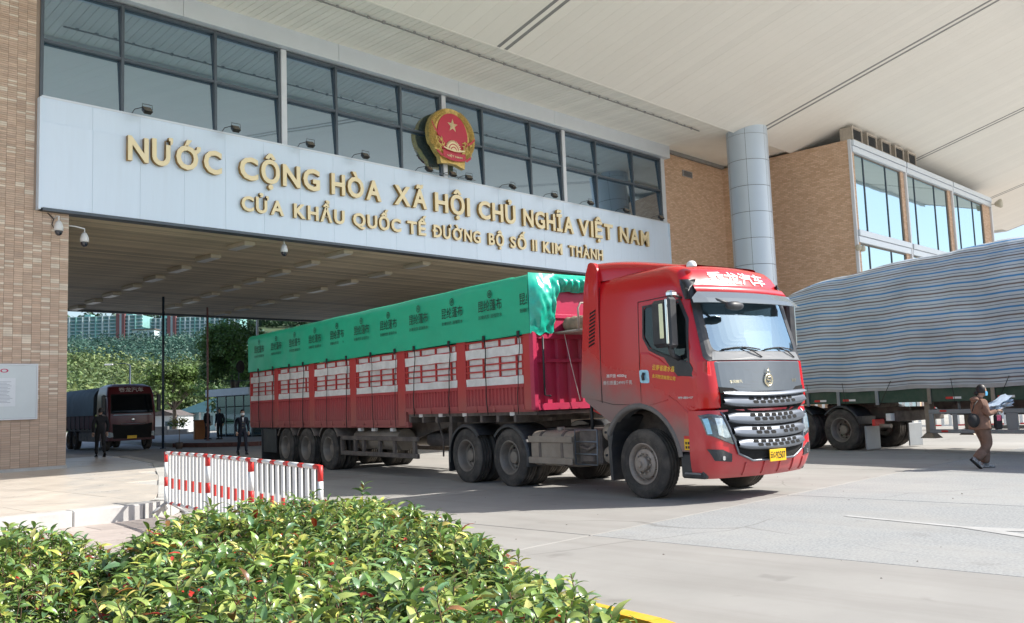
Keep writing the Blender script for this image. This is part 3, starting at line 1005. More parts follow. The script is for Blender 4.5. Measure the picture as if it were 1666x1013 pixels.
# ------------------------------------------------------------------ canopy roof
def canopy():
    root = empty('canopy_roof', (22, 22, 0), 0, 'vast pale canopy roof with slatted soffit, sloping up over the whole yard', 'canopy roof')
    def part(b, name):
        o = b.build(name, None, root); o.location = (-22, -22, 0); return o
    S = .27
    YJ = 21.5; ZJ = 13.92
    YE = 9.25
    zr = lambda y: ZJ+S*(YJ-y)
    # flat slatted soffit between the facade and the sloping part
    XA, XB = -14.0, 80.0
    pl = MB().mat(M_plank).box(.006, .244, 0, YF-.32-YJ-.02, 0, .02).mesh('soffit_plank')
    x = 6.0
    while x < 37.6:
        o = link('soffit_plank', pl, root); o.location = (x-22, YJ+.02-22, 14.06+rng.uniform(-.002, .002)-.02); x += .25
    part(MB().mat(M_seam).box(XA, XB, YJ-.3, 52, 14.075, 14.20), 'soffit_backing')
    part(MB().mat(M_plank).box(XA, 6.0, YJ, YF-.3, 14.045, 14.07), 'plain_soffit')
    part(MB().mat(M_plank).box(37.72, XB, YJ, 45, 14.045, 14.07), 'plain_soffit')
    part(MB().mat(M_seam).box(37.72, 43.4, YF+.02, YF+.14, 13.86, 14.04), 'shadow_gap')
    # sloping part: planks run up the slope
    seams = [4.9, 22.12, 39.15, 53.4, 68.3]
    L_ = YJ-YE
    def slope_plank(w):
        b = MB().mat(M_roof)
        z0 = 0; z1 = S*L_
        g = .003
        v = [(g,0,z0),(w-g,0,z0),(w-g,-L_,z1),(g,-L_,z1),(g,0,z0+.03),(w-g,0,z0+.03),(w-g,-L_,z1+.03),(g,-L_,z1+.03)]
        b.add(v, [(0,1,2,3)[::-1],(4,5,6,7),(0,4,5,1)[::-1],(1,5,6,2)[::-1],(2,6,7,3)[::-1],(3,7,4,0)[::-1]])
        return b.mesh('roof_plank')
    me = slope_plank(.5)
    x = 4.9+.32
    while x < XB-.1:
        nx = next((s_ for s_ in seams if s_-.27 > x-1e-6), None)
        lim = nx-.27 if nx else XB
        if lim-x >= .499:
            o = link('roof_plank', me, root); o.location = (x-22, YJ-22, ZJ-.03+rng.uniform(-.0015, .0015)); x += .5
        else:
            if lim-x > .05:
                o = link('roof_plank', me, root); o.location = (x-22, YJ-22, ZJ-.03); o.scale = ((lim-x)/.5, 1, 1)
            x = lim+.54
    def strip(x0, x1, dz, m, name, y0=YE, y1=YJ):
        b = MB().mat(m)
        v = [(x0,y1,zr(y1)+dz),(x1,y1,zr(y1)+dz),(x1,y0,zr(y0)+dz),(x0,y0,zr(y0)+dz)]
        v += [(a, b_, c+.04) for a, b_, c in v]
        b.add(v, [(3,2,1,0),(4,5,6,7),(0,1,5,4),(1,2,6,5),(2,3,7,6),(3,0,4,7)])
        return part(b, name)
    for s_ in seams:
        strip(s_-.265, s_-.10, -.02, M_seam, 'expansion_strip')
        strip(s_+.10, s_+.265, -.02, M_seam, 'expansion_strip')
        strip(s_-.10, s_+.10, -.028, M_roof, 'joint_cover')
    strip(XA, XB, .03, M_seam, 'roof_backing')
    strip(XA, 4.63, -.03, M_roof, 'plain_panel')
    # roof skin and edges
    b = MB().mat(M_roof)
    v = [(XA,YE,zr(YE)+.1),(XB,YE,zr(YE)+.1),(XB,YJ,ZJ+.3),(XA,YJ,ZJ+.3),(XB,52,14.4),(XA,52,14.4),
         (XA,YE,zr(YE)+1.0),(XB,YE,zr(YE)+1.0),(XB,52,15.6),(XA,52,15.6)]
    b.add(v, [(0,1,7,6),(3,2,4,5),(0,3,2,1),(6,7,8,9),(1,2,4,8,7),(0,6,9,5,3),(5,4,8,9)])
    part(b, 'roof_skin')
    part(MB().mat(M_beam).box(XA, XB+.1, YE-.12, YE, zr(YE)-.25, zr(YE)+1.05), 'front_edge')
    part(MB().mat(M_beam).prism([(YE,zr(YE)-.1),(YJ,13.85),(52,13.85),(52,15.6),(YE,zr(YE)+1.0)], 'x', XB, XB+.12), 'side_edge')
    # little step line where the two ceilings meet
    part(MB().mat(M_roof).box(XA, XB, YJ-.06, YJ+.02, 13.90, 14.05), 'joint_trim')
canopy()

def soffit_rail():
    root = empty('soffit_light_rail', (24, 22.5, 14.0), 0, 'thin dark light rail with small clamps, hung under the slatted soffit', 'light rail')
    MB().mat(M_seam).tube([(-14, 0, -.05), (12.4, 0, -.05)], .026, 6).build('rail', parent=root)
    cl = MB().mat(M_seam).box(-.04, .04, -.03, .03, -.085, .0).mesh('clamp')
    x = -13.6
    while x < 12.3:
        link('clamp', cl, root, loc=(x, 0, 0), scl=(rng.uniform(.8, 1.6), 1, rng.uniform(.6, 1.1))); x += .62+rng.uniform(-.06, .06)
soffit_rail()

# ================================================================== VEHICLE HELPERS
def paint_material(name, col, dust=(.24,.20,.18), z0=1.25, z1=2.1, xk=.45, amt=.9, rough=.22, base=.0, coat=.8):
    """car paint with road dust that thickens towards the bottom and the rear of the cab"""
    m = bpy.data.materials.new(name); m.use_nodes = True
    nt = m.node_tree; N = nt.nodes; L = nt.links; b = N['Principled BSDF']
    tc = N.new('ShaderNodeTexCoord'); sp = N.new('ShaderNodeSeparateXYZ'); L.new(tc.outputs['Object'], sp.inputs[0])
    nz = N.new('ShaderNodeTexNoise'); nz.inputs['Scale'].default_value = 2.5; nz.inputs['Detail'].default_value = 8; nz.inputs['Roughness'].default_value = .65
    L.new(tc.outputs['Object'], nz.inputs['Vector'])
    a = N.new('ShaderNodeMath'); a.operation = 'MULTIPLY_ADD'
    L.new(sp.outputs[0], a.inputs[0]); a.inputs[1].default_value = xk; L.new(sp.outputs[2], a.inputs[2])
    c = N.new('ShaderNodeMath'); c.operation = 'MULTIPLY_ADD'
    L.new(nz.outputs[0], c.inputs[0]); c.inputs[1].default_value = -.7; L.new(a.outputs[0], c.inputs[2])
    mr = N.new('ShaderNodeMapRange'); mr.interpolation_type = 'SMOOTHSTEP'
    mr.inputs['From Min'].default_value = z0-.35; mr.inputs['From Max'].default_value = z1-.35
    mr.inputs['To Min'].default_value = amt; mr.inputs['To Max'].default_value = base
    L.new(c.outputs[0], mr.inputs[0])
    mx = N.new('ShaderNodeMix'); mx.data_type = 'RGBA'
    L.new(mr.outputs[0], mx.inputs['Factor']); mx.inputs[6].default_value = (*col, 1); mx.inputs[7].default_value = (*dust, 1)
    L.new(mx.outputs[2], b.inputs['Base Color'])
    r = N.new('ShaderNodeMapRange'); r.inputs['To Min'].default_value = rough; r.inputs['To Max'].default_value = .75
    L.new(mr.outputs[0], r.inputs[0]); L.new(r.outputs[0], b.inputs['Roughness'])
    k = N.new('ShaderNodeMapRange'); k.inputs['To Min'].default_value = coat; k.inputs['To Max'].default_value = 0
    L.new(mr.outputs[0], k.inputs[0]); L.new(k.outputs[0], b.inputs['Coat Weight'])
    b.inputs['Coat Roughness'].default_value = .08
    return m

M_cabred = paint_material('cab_red_paint', (.56,.004,.007), z0=1.10, z1=1.92, xk=.40, amt=.9, coat=.55, rough=.25)
M_bumpred = paint_material('bumper_red_paint', (.56,.010,.020), z0=.2, z1=.9, xk=0, amt=.35, rough=.3, base=.03, coat=.6)
M_interior = material('cab_interior', (.06,.065,.07), .8, var=.2)
M_hood = material('hood_grey', (.15,.17,.19), .3, metal=.3, var=.06, coat=.3)
M_silver = material('grille_silver', (.19,.21,.24), .32, metal=.55, var=.08)
M_plastic = material('black_plastic', (.03,.033,.038), .45, var=.15, dirt=(.14,.13,.12), dirt_amt=.4, dscale=3)
M_lamp = material('lamp_glass', (.42,.50,.55), .08, metal=.35, var=.35, vscale=14, coat=1)
M_lampblue = material('lamp_led_blue', (.35,.68,.85), .15, var=.2, vscale=20, coat=1)
M_lampdark = material('lamp_dark', (.10,.115,.13), .15, metal=.4, var=.5, vscale=16, coat=1)
M_whitelet = material('white_lettering', (.82,.82,.80), .4, var=.05)
M_yellowlet = material('yellow_lettering', (.95,.62,.06), .4, var=.05)
M_greylet = material('grey_lettering', (.62,.60,.58), .5, var=.05)
M_plateyel = material('plate_yellow', (.85,.50,.01), .4, var=.04)
M_ink = material('ink_black', (.015,.015,.015), .5)
M_chrome = material('chrome', (.75,.75,.76), .12, metal=1, var=.03)
M_logo = material('logo_gold', (.80,.70,.48), .25, metal=.8, var=.1)
M_screen = glass_material('windscreen', (.62,.82,.93), (.09,.14,.17), .36, .015, .85)
M_sideglass = glass_material('side_glass', (.45,.50,.50), (.04,.045,.045), .06, .02, .85)
M_visor = glass_material('visor_tint', (.60,.64,.66), (.20,.23,.25), .12, .15, .25)

def dens(poly, step=.05):
    out = []
    n = len(poly)
    for i in range(n):
        a, b = poly[i], poly[(i+1) % n]
        d = math.hypot(b[0]-a[0], b[1]-a[1]); k = max(1, int(d/step))
        for j in range(k): out.append((a[0]+(b[0]-a[0])*j/k, a[1]+(b[1]-a[1])*j/k))
    return out

def roundpoly(poly, r, n=4):
    out = []
    m = len(poly)
    for i in range(m):
        p0 = Vector(poly[i-1]).to_2d(); p = Vector(poly[i]).to_2d(); p1 = Vector(poly[(i+1) % m]).to_2d()
        rr = min(r, (p0-p).length*.45, (p1-p).length*.45)
        a = p+(p0-p).normalized()*rr; b = p+(p1-p).normalized()*rr
        for k in range(n+1):
            t = k/n
            q = a*(1-t)**2+p*2*t*(1-t)+b*t*t
            out.append((q.x, q.y))
    return out

def polysolid(b, poly, proj, off=.006, thick=.03, step=.06, rings=6, bevel=0.0):
    """shallow solid following a curved surface: proj(a, c, off) -> 3-D point"""
    P = dens(poly, step)
    n = len(P)
    cx = sum(p[0] for p in P)/n; cy = sum(p[1] for p in P)/n
    v = []; fs = []
    v += [proj(x, y, off-thick) for x, y in P]
    v += [proj(x, y, off-bevel) for x, y in P]
    levels = [0.0]+[i/rings for i in range(1, rings)]
    if bevel: levels = [0.0, .05]+[i/rings for i in range(1, rings)]
    for li, t in enumerate(levels):
        if li == 0: 
            if not bevel: continue
            continue
        v += [proj(x+(cx-x)*t, y+(cy-y)*t, off) for x, y in P]
    nr = len(v)//n
    for r_ in range(nr-1):
        for i in range(n):
            j = (i+1) % n
            fs.append([r_*n+i, r_*n+j, (r_+1)*n+j, (r_+1)*n+i])
    v.append(proj(cx, cy, off)); c = len(v)-1
    for i in range(n): fs.append([(nr-1)*n+i, (nr-1)*n+(i+1) % n, c])
    b.add(v, fs, False)
    return b

def bool_diff(me, cutters, interior_mats):
    o = bpy.data.objects.new('tmp', me); COL.objects.link(o)
    tmp = []
    for c in cutters:
        co = bpy.data.objects.new('tmpc', c); COL.objects.link(co); tmp.append(co)
        md = o.modifiers.new('b', 'BOOLEAN'); md.operation = 'DIFFERENCE'; md.solver = 'EXACT'; md.object = co
        try: md.material_mode = 'TRANSFER'
        except Exception: pass
    dg = bpy.context.evaluated_depsgraph_get(); dg.update()
    r = bpy.data.meshes.new_from_object(o.evaluated_get(dg))
    for t in tmp+[o]: bpy.data.objects.remove(t)
    return r

# wheels -------------------------------------------------------------
def tyre_mesh(Rr=.52, w=.29, rim=.30):
    b = MB().mat(M_tyre)
    h = w/2
    prof = [(rim-.01, -h*.80), (rim+.02, -h*.88), (rim+.09, -h*1.0), (Rr-.10, -h*1.0), (Rr-.045, -h*.95), (Rr-.015, -h*.84), (Rr, -h*.72)]
    for g in (-.42, 0, .42):
        prof += [(Rr, h*(g-.13)), (Rr-.018, h*(g-.10)), (Rr-.018, h*(g+.10)), (Rr, h*(g+.13))]
    prof += [(Rr, h*.72), (Rr-.015, h*.84), (Rr-.045, h*.95), (Rr-.10, h*1.0), (rim+.09, h*1.0), (rim+.02, h*.88), (rim-.01, h*.80)]
    b.lathe(prof, axis='y', seg=56)
    # shoulder blocks
    for k in range(56):
        a = 2*PI*k/56
        for sg in (-1, 1):
            c, s_ = math.cos(a), math.sin(a); c2, s2 = math.cos(a+.055), math.sin(a+.055)
            v = []
            for (cc, ss) in ((c, s_), (c2, s2)):
                for (r_, y) in ((Rr-.016, sg*h*.86), (Rr+.003, sg*h*.74), (Rr+.003, sg*h*.60)):
                    v.append((r_*cc, y, r_*ss))
            b.add(v, [(0,1,4,3),(1,2,5,4)])
    # raised rings on the side wall
    for sg in (-1, 1):
        b.lathe([(rim+.085, sg*(h+.0)), (rim+.09, sg*(h+.005)), (rim+.10, sg*(h+.005)), (rim+.105, sg*h)], axis='y', seg=56)
    return fix_normals(b.mesh('tyre'), R(40))

def rim_front(rim=.30, mat=None):
    """disc wheel with a ring of hand holes, bulging hub; outer face towards -y"""
    b = MB().mat(mat or M_rimlight)
    prof = [(rim, -.115), (rim+.012, -.135), (rim-.002, -.14), (rim-.03, -.115), (rim-.045, -.06), (rim-.06, -.05), (.22, -.10), (.185, -.118), (.155, -.118), (.14, -.10), (.10, -.10)]
    b.lathe(prof, axis='y', seg=48)
    b.lathe([(.115, -.10), (.115, -.17), (.10, -.19), (.05, -.20), (.045, -.235), (0.0, -.24)], axis='y', seg=32)
    b.lathe([(rim, .13), (rim-.03, .11), (.05, .08), (0.0, .08)], axis='y', seg=32)
    for k in range(10):
        a = 2*PI*k/10+.2
        c, s_ = math.cos(a), math.sin(a)
        b.lathe([(.016, -.115), (.016, -.15), (0, -.155)], c=(.15*c, 0, .15*s_), axis='y', seg=8)
    b.mat(M_hole)
    for k in range(10):
        a = 2*PI*k/10
        # the disc face slopes; the hole follows it
        r0, r1 = .203, .243
        v = []
        for j in range(12):
            t = 2*PI*j/12
            rr = .223+.021*math.cos(t); aa = a+.021*math.sin(t)/.223
            y = -.100+(rr-.22)*(.05/.02*.5)
            yy = -.10-.0035 if rr < .22 else -.10+(rr-.22)/(.02)*.05-.0035
            v.append((rr*math.cos(aa), max(min(yy, -.045), -.1035), rr*math.sin(aa)))
        b.add(v, [list(range(12))])
    return fix_normals(b.mesh('rim'), R(35))

def rim_deep(rim=.30, mat=None, hub=True):
    """deep-dish wheel of a dual axle; outer face towards -y"""
    b = MB().mat(mat or M_rim)
    b.lathe([(rim, -.115), (rim+.012, -.135), (rim-.004, -.14), (rim-.03, -.11), (rim-.04, -.02), (rim-.055, .02), (.225, .03), (.21, .06), (.18, .075), (.13, .075)], axis='y', seg=44)
    b.lathe([(.12, .075), (.12, -.02), (.105, -.045), (.06, -.055), (0, -.055)], axis='y', seg=28)
    b.mat(M_hole)
    for k in range(8):
        a = 2*PI*k/8+.2
        v = []
        for j in range(10):
            t = 2*PI*j/10
            rr = .196+.02*math.cos(t); aa = a+.03*math.sin(t)/.196
            v.append((rr*math.cos(aa), .057, rr*math.sin(aa)))
        b.add(v, [list(range(10))])
    b.mat(mat or M_rim)
    for k in range(10):
        a = 2*PI*k/10
        b.lathe([(.014, .075), (.014, .04), (0, .035)], c=(.15*math.cos(a), 0, .15*math.sin(a)), axis='y', seg=6)
    return fix_normals(b.mesh('rim'), R(35))

TYRE = tyre_mesh()
RIMF = rim_front()
RIMD = rim_deep()
def wheel(parent, x, y, side=-1, kind='front', scale=1.0, z=None, rimme=None, extra=0):
    """y is the outer face; side -1: outer face towards -y"""
    t = link('wheel', TYRE, parent)
    t.location = (x, y-side*.145*scale, (.52*scale) if z is None else z)
    t.rotation_euler = (0, rng.uniform(0, 6), 0 if side < 0 else PI)
    t.scale = (scale,)*3
    r = link('rim', rimme or (RIMF if kind == 'front' else RIMD), t)
    return t

# ================================================================== RED TRUCK
TA = R(-100)
TRUCK_LOC = (11.225+math.cos(R(10))*1.15, 8.245-math.sin(R(10))*1.15, 0)

def lerp(tab, z):
    if z <= tab[0][0]: return tab[0][1]
    for i in range(len(tab)-1):
        if z <= tab[i+1][0]:
            a, b = tab[i], tab[i+1]
            t = (z-a[0])/(b[0]-a[0])
            return a[1]+(b[1]-a[1])*t
    return tab[-1][1]

class Shell:
    def __init__(s, xf, xb, hw, r=.24, r2=.20, bulge=.12):
        s.xf, s.xb, s.hw, s.r, s.r2, s.bulge = xf, xb, hw, r, r2, bulge
    def front(s, y, z, off=0):
        hw = lerp(s.hw, z); xf = lerp(s.xf, z); a = abs(y); f = hw-s.r2
        if a <= f:
            x = xf-s.bulge*(a/f)**2; dx = 2*s.bulge*a/f/f
        else:
            t = min(.999, (a-f)/s.r2); x = xf-s.bulge-s.r*(1-math.sqrt(1-t*t)); dx = s.r/s.r2*t/math.sqrt(1-t*t)
        n = Vector((1, math.copysign(min(dx, 6), y) if y else 0)).normalized()
        return (x+n.x*off, y+n.y*off, z)
    def side(s, x, z, off=0, sg=-1):
        hw = lerp(s.hw, z); xf = lerp(s.xf, z); xs = xf-s.bulge-s.r
        if x <= xs: return (x, sg*(hw+off), z)
        t = min(.999, (x-xs)/s.r)
        y = hw-s.r2*(1-math.sqrt(1-t*t)); dy = s.r2/s.r*t/math.sqrt(1-t*t)
        n = Vector((min(dy, 6), 1)).normalized()
        return (x+n.x*off, sg*(y+n.y*off), z)
    def row(s, z, nside=6, ncorner=8, nfront=14):
        hw = lerp(s.hw, z); xf = lerp(s.xf, z); xb = lerp(s.xb, z); f = hw-s.r2; xs = xf-s.bulge-s.r
        pts = []
        for i in range(nside): pts.append((xb+(xs-xb)*i/nside, -hw, z))
        for i in range(ncorner):
            a = PI/2*i/ncorner; pts.append((xs+s.r*math.sin(a), -(f+s.r2*math.cos(a)), z))
        for i in range(nfront+1):
            y = -f+2*f*i/nfront; pts.append((xf-s.bulge*(y/f)**2, y, z))
        for i in range(ncorner-1, -1, -1):
            a = PI/2*i/ncorner; pts.append((xs+s.r*math.sin(a), (f+s.r2*math.cos(a)), z))
        for i in range(nside-1, -1, -1): pts.append((xb+(xs-xb)*i/nside, hw, z))
        return pts
    def solid(s, b, zs, **k):
        rows = [s.row(z, **k) for z in zs]
        m = len(rows[0]); v = [p for r_ in rows for p in r_]; fs = []
        for i in range(len(rows)-1):
            for j in range(m):
                a = i*m+j; c = i*m+(j+1) % m
                fs.append([a, c, c+m, a+m])
        fs.append(list(range(m))[::-1]); fs.append([(len(rows)-1)*m+j for j in range(m)])
        b.add(v, fs, True)
        return b

CAB = Shell(xf=[(.7,1.28),(1.28,1.30),(1.32,1.47),(1.5,1.49),(2.0,1.44),(2.10,1.41),(2.85,1.19),(3.0,1.18),(3.12,1.15),(3.30,1.04),(3.40,.94),(3.46,.80),(3.49,.55)],
            xb=[(.7,-1.30),(2.0,-1.26),(3.3,-1.15),(3.49,-1.10)],
            hw=[(.7,1.13),(1.3,1.145),(2.0,1.15),(2.9,1.13),(3.2,1.11),(3.36,1.07),(3.42,1.02),(3.47,.92),(3.49,.80)])
BUMP = Shell(xf=[(.34,1.40),(.42,1.46),(.60,1.53),(.80,1.54),(1.1,1.52),(1.30,1.49)], xb=[(.3,.98),(1.3,.98)],
             hw=[(.34,1.09),(.45,1.145),(.7,1.165),(1.3,1.155)], r=.26, r2=.24, bulge=.14)

def cutter_mesh(build):
    b = MB().mat(M_interior); build(b); return fix_normals(b.mesh('cut'))

def build_red_truck():
    T = empty('articulated_truck', TRUCK_LOC, TA,
              'red tractor unit pulling a long red stake trailer under a green printed tarpaulin', 'truck')
    P = lambda b, n, m=None, par=None: b.build(n, m, par or T)
    # ---- cab shell with openings
    b = MB().mat(M_cabred)
    zs = [.72,.9,1.1,1.27,1.30,1.33,1.5,1.75,2.0,2.1,2.4,2.7,2.85,3.0,3.08,3.15,3.22,3.30,3.35,3.39,3.42,3.445,3.465,3.48,3.49]
    CAB.solid(b, zs)
    me = fix_normals(b.mesh('cab'))
    wsp = roundpoly([(-.93,2.14),(.93,2.14),(.90,2.92),(-.90,2.92)], .12)
    swp = roundpoly([(.17,2.86),(.15,2.42),(.28,2.24),(.50,2.15),(1.02,1.99),(1.0,2.60),(.88,2.88)], .05)
    cut = [cutter_mesh(lambda c: c.box(-.1, .92, -1.02, 1.02, 1.75, 3.0)),
           cutter_mesh(lambda c: c.prism(wsp, 'x', .8, 1.9)),
           cutter_mesh(lambda c: c.prism(swp, 'y', -1.6, 1.6)),
           cutter_mesh(lambda c: c.prism([(.80*math.cos(PI*2*i/40)-.04, .52+.84*math.sin(PI*2*i/40)) for i in range(40)], 'y', -1.6, 1.6)),
           cutter_mesh(lambda c: c.prism([(-1.6,.5),(-.5,.5),(-.5,1.05),(-.62,1.10),(-1.32,1.52),(-1.6,1.52)], 'y', -1.6, 1.6)),
           cutter_mesh(lambda c: c.box(-.9, .8, -.9, .9, .5, 1.45))]
    me2 = bool_diff(me, cut, None)
    for p in me2.polygons: p.use_smooth = True
    bm = bmesh.new(); bm.from_mesh(me2)
    for e in bm.edges:
        if len(e.link_faces) == 2 and (e.calc_face_angle(0) > R(28) or e.link_faces[0].material_index != e.link_faces[1].material_index): e.smooth = False
    bm.to_mesh(me2); bm.free()
    cab = link('cab_body', me2, T)
    # ---- interior
    b = MB().mat(M_interior).cbox(.55, 1.12, -.98, .98, 1.76, 2.10, .05)
    dash = P(b, 'dashboard')
    sw = MB().mat(M_black).lathe([(.20,0),(.215,.012),(.23,0),(.215,-.012),(.20,0)], axis='x', seg=24)
    o = P(sw, 'steering_wheel'); o.location = (.52, .5, 2.22); o.rotation_euler = (0, R(25), 0)
    for sy in (-.5, .5):
        b = MB().mat(material('seat_cloth', (.12,.12,.125), .9)).cbox(-.05, .35, sy-.24, sy+.24, 1.76, 1.95, .06)
        b.cbox(-.09, .06, sy-.24, sy+.24, 1.9, 2.6, .05)
        P(b, 'seat')
    pap = MB().mat(M_whitelet)
    for (y, x, w, l, a) in ((-.55,.86,.20,.28,.3),(-.30,.92,.16,.24,-.4),(.15,.94,.30,.2,.1),(.3,.88,.2,.3,.6),(-.75,.9,.16,.2,.2)):
        c, s_ = math.cos(a), math.sin(a)
        q = [(x+c*dx-s_*dy, y+s_*dx+c*dy, 2.106+abs(dx+dy)*.1) for dx, dy in ((-l/2,-w/2),(l/2,-w/2),(l/2,w/2),(-l/2,w/2))]
        pap.add(q, [(0,1,2,3)])
    P(pap, 'papers').__setitem__('kind', 'stuff')
    MB().mat(M_lampblue).cbox(.80,.86,.18,.24,2.11,2.30,.02).build('bottle', parent=T)
    # ---- glass
    b = MB().mat(M_screen)
    polysolid(b, roundpoly([(-.95,2.12),(.95,2.12),(.92,2.94),(-.92,2.94)], .12), CAB.front, .006, .008, .08, 8)
    P(b, 'windscreen')
    ring_o = roundpoly([(-1.08,1.99),(1.08,1.99),(1.03,2.97),(-1.03,2.97)], .08)
    ring_i = roundpoly([(-.93,2.13),(.93,2.13),(.90,2.92),(-.90,2.92)], .12)
    def ring(b, o_, i_, proj, off, step_n=3):
        n = len(o_)
        rows = []
        # densify both alike
        def dd(pl): 
            out = []
            for k in range(n):
                a, c = pl[k], pl[(k+1) % n]
                for j in range(4): out.append((a[0]+(c[0]-a[0])*j/4, a[1]+(c[1]-a[1])*j/4))
            return out
        O2, I2 = dd(o_), dd(i_)
        v = []; fs = []; m = len(O2)
        for k in range(step_n+1):
            t = k/step_n
            v += [proj(O2[j][0]*(1-t)+I2[j][0]*t, O2[j][1]*(1-t)+I2[j][1]*t, off) for j in range(m)]
        v += [proj(O2[j][0], O2[j][1], off-.02) for j in range(m)]
        v += [proj(I2[j][0], I2[j][1], off-.02) for j in range(m)]
        for k in range(step_n):
            for j in range(m):
                fs.append([k*m+j, k*m+(j+1) % m, (k+1)*m+(j+1) % m, (k+1)*m+j])
        a0 = (step_n+1)*m
        for j in range(m):
            fs.append([j, (j+1) % m, a0+(j+1) % m, a0+j][::-1])
            fs.append([step_n*m+j, step_n*m+(j+1) % m, a0+m+(j+1) % m, a0+m+j])
        b.add(v, fs, False)
    b = MB().mat(M_plastic); ring(b, ring_o, ring_i, CAB.front, .012)
    P(b, 'windscreen_surround')
    # grey cowl under the screen with wipers
    b = MB().mat(material('cowl_grey', (.20,.21,.22), .5, var=.08, dirt=(.2,.19,.18), dirt_amt=.4, dscale=4))
    polysolid(b, [(-.98,2.00),(.98,2.00),(.93,2.125),(-.93,2.125)], CAB.front, .02, .03, .08, 4, .005)
    P(b, 'cowl')
    for (y0, y1) in ((-.78, -.05), (.05, .80)):
        w = MB().mat(M_black)
        pts = [CAB.front(y0+(y1-y0)*k/6, 2.15+.035*math.sin(PI*k/6), .035) for k in range(7)]
        w.tube(pts, .010, 6)
        mid = CAB.front(y1, 2.04, .03)
        w.tube([pts[3], CAB.front((y0+y1)/2+.2, 2.12, .05), mid], .009, 6)
        P(w, 'wiper')
    for sg in (-1, 1):
        proj = lambda x, z, off, sg=sg: CAB.side(x, z, off, sg)
        b = MB().mat(M_sideglass)
        polysolid(b, [(.16,2.87),(.14,2.42),(.27,2.23),(.49,2.14),(1.03,1.98),(1.01,2.60),(.89,2.89)], proj, -.012, .008, .08, 4)
        P(b, 'side_window')
        so_ = [(.14,2.89),(.12,2.41),(.25,2.21),(.48,2.11),(1.06,1.93),(1.04,2.62),(.91,2.92)]
        si_ = [(.17,2.86),(.15,2.42),(.28,2.24),(.50,2.155),(1.02,1.995),(1.0,2.60),(.88,2.88)]
        b = MB().mat(M_plastic); ring(b, so_, si_, proj, .006, 1)
        P(b, 'window_frame')
        # black triangle behind the mirror foot
        b = MB().mat(M_plastic); polysolid(b, [(.52,2.14),(1.07,1.97),(1.11,1.90),(1.10,1.78),(.82,1.80),(.66,1.96)], proj, .012, .03, .1, 2, .004)
        P(b, 'mirror_base')
        # door skin with its seam, handle and lettering
        arch = [(.80*math.cos(a)-.04, .52+.84*math.sin(a)) for a in [R(v) for v in (16, 28, 40, 52, 64, 76, 85)]]
        dpoly = [(1.19,.74),(1.205,1.32),(1.19,1.80),(1.08,1.89),(.80,1.79),(.64,1.95),(.46,2.08),(.24,2.18),(.06,2.20),(.035,1.38)]+arch[::-1]
        b = MB().mat(M_cabred); polysolid(b, dpoly, proj, .010, .02, .07, 6, .004)
        door = P(b, 'door')
        b = MB().mat(M_ink)
        path = [(.035,1.37),(.035,2.0),(.045,2.96),(.90,2.99)]
        for i in range(len(path)-1):
            (xa, za), (xb_, zb) = path[i], path[i+1]
            n = 8
            pts = [proj(xa+(xb_-xa)*k/n, za+(zb-za)*k/n, .002) for k in range(n+1)]
            b.tube(pts, .006, 4)
        P(b, 'door_seam')
        b = MB().mat(M_lampblue); polysolid(b, roundpoly([(.04,1.73),(.24,1.72),(.23,1.92),(.03,1.93)], .04), proj, .016, .02, .05, 3, .004)
        hd = P(b, 'handle_recess', par=door)
        hb = MB().mat(M_plastic).tube([proj(.15,1.88,.03), proj(.13,1.83,.045), proj(.13,1.77,.03)], .022, 8)
        P(hb, 'handle', par=door)
        # embossed line above the wheel arch
        b = MB().mat(M_cabred)
        b.tube([proj(x, 1.36+.16*math.sin((x-.05)*1.3), .004) for x in (.05,.2,.4,.6)], .012, 6)
        b.tube([proj(x, z, .004) for x, z in ((.62,1.52),(.78,1.44),(.95,1.30),(1.05,1.16))], .012, 6)
        P(b, 'door_crease', par=door)
        # fender lip
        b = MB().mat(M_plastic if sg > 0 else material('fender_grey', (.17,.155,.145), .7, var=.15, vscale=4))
        n = 18
        for k in range(n):
            pass
        rows = []
        for k in range(n+1):
            a = R(8+k*(150-8)/n)
            ro, ri = 1.085, .985
            cx_, cz_ = -.04, .52
            p = []
            for rr, o_ in ((ro, .002), (ro-.02, .028), (ri+.02, .032), (ri, .0), (ri, -.08)):
                x = cx_+.80*rr*math.cos(a); z = cz_+.84*rr*math.sin(a)
                p.append(proj(x, z, o_))
            rows.append(p)
        b.grid(rows, True, flip=(sg > 0))
        P(b, 'fender_lip')
        # rear quarter fairing with slanted vents
        fp = roundpoly([(-1.36,1.55),(-.86,1.48),(-.84,3.40),(-.86,3.60),(-.96,3.71),(-1.04,3.735),(-1.10,3.72),(-1.14,3.6),(-1.22,2.9)], .05)
        b = MB().mat(M_cabred); polysolid(b, fp, lambda x, z, off, sg=sg: (x, sg*(1.155-max(0, z-3.3)*.12+off), z), .012, .09, .08, 3, .012)
        qf = P(b, 'side_fairing')
        b = MB().mat(M_hole)
        for k in range(10):
            z = 2.36+k*.058
            x0 = -1.10+k*.0065
            sh = .05
            b.add([(x0, sg*1.171, z-.012), (x0+.15, sg*1.171, z-.012+sh), (x0+.15, sg*1.171, z+.018+sh), (x0, sg*1.171, z+.018)], [(0,1,2,3)])
        P(b, 'vent_slots', par=qf)
        # front corner panel
        b = MB().mat(M_cabred)
        b2 = [(1.215,1.34),(1.225,1.97)]
        rows = []
        for k in range(10):
            z = 1.335+(1.99-1.335)*k/9
            rows.append([CAB.side(1.18+ (1.30-1.18)*t/2, z, .010, sg) for t in range(3)]+[CAB.front(sg*(1.06-(1.06-.90)*t/3), z, .010) for t in range(4)])
        b.grid(rows, True, flip=(sg < 0))
        P(b, 'corner_panel')
        # steps
        b = MB().mat(M_plastic)
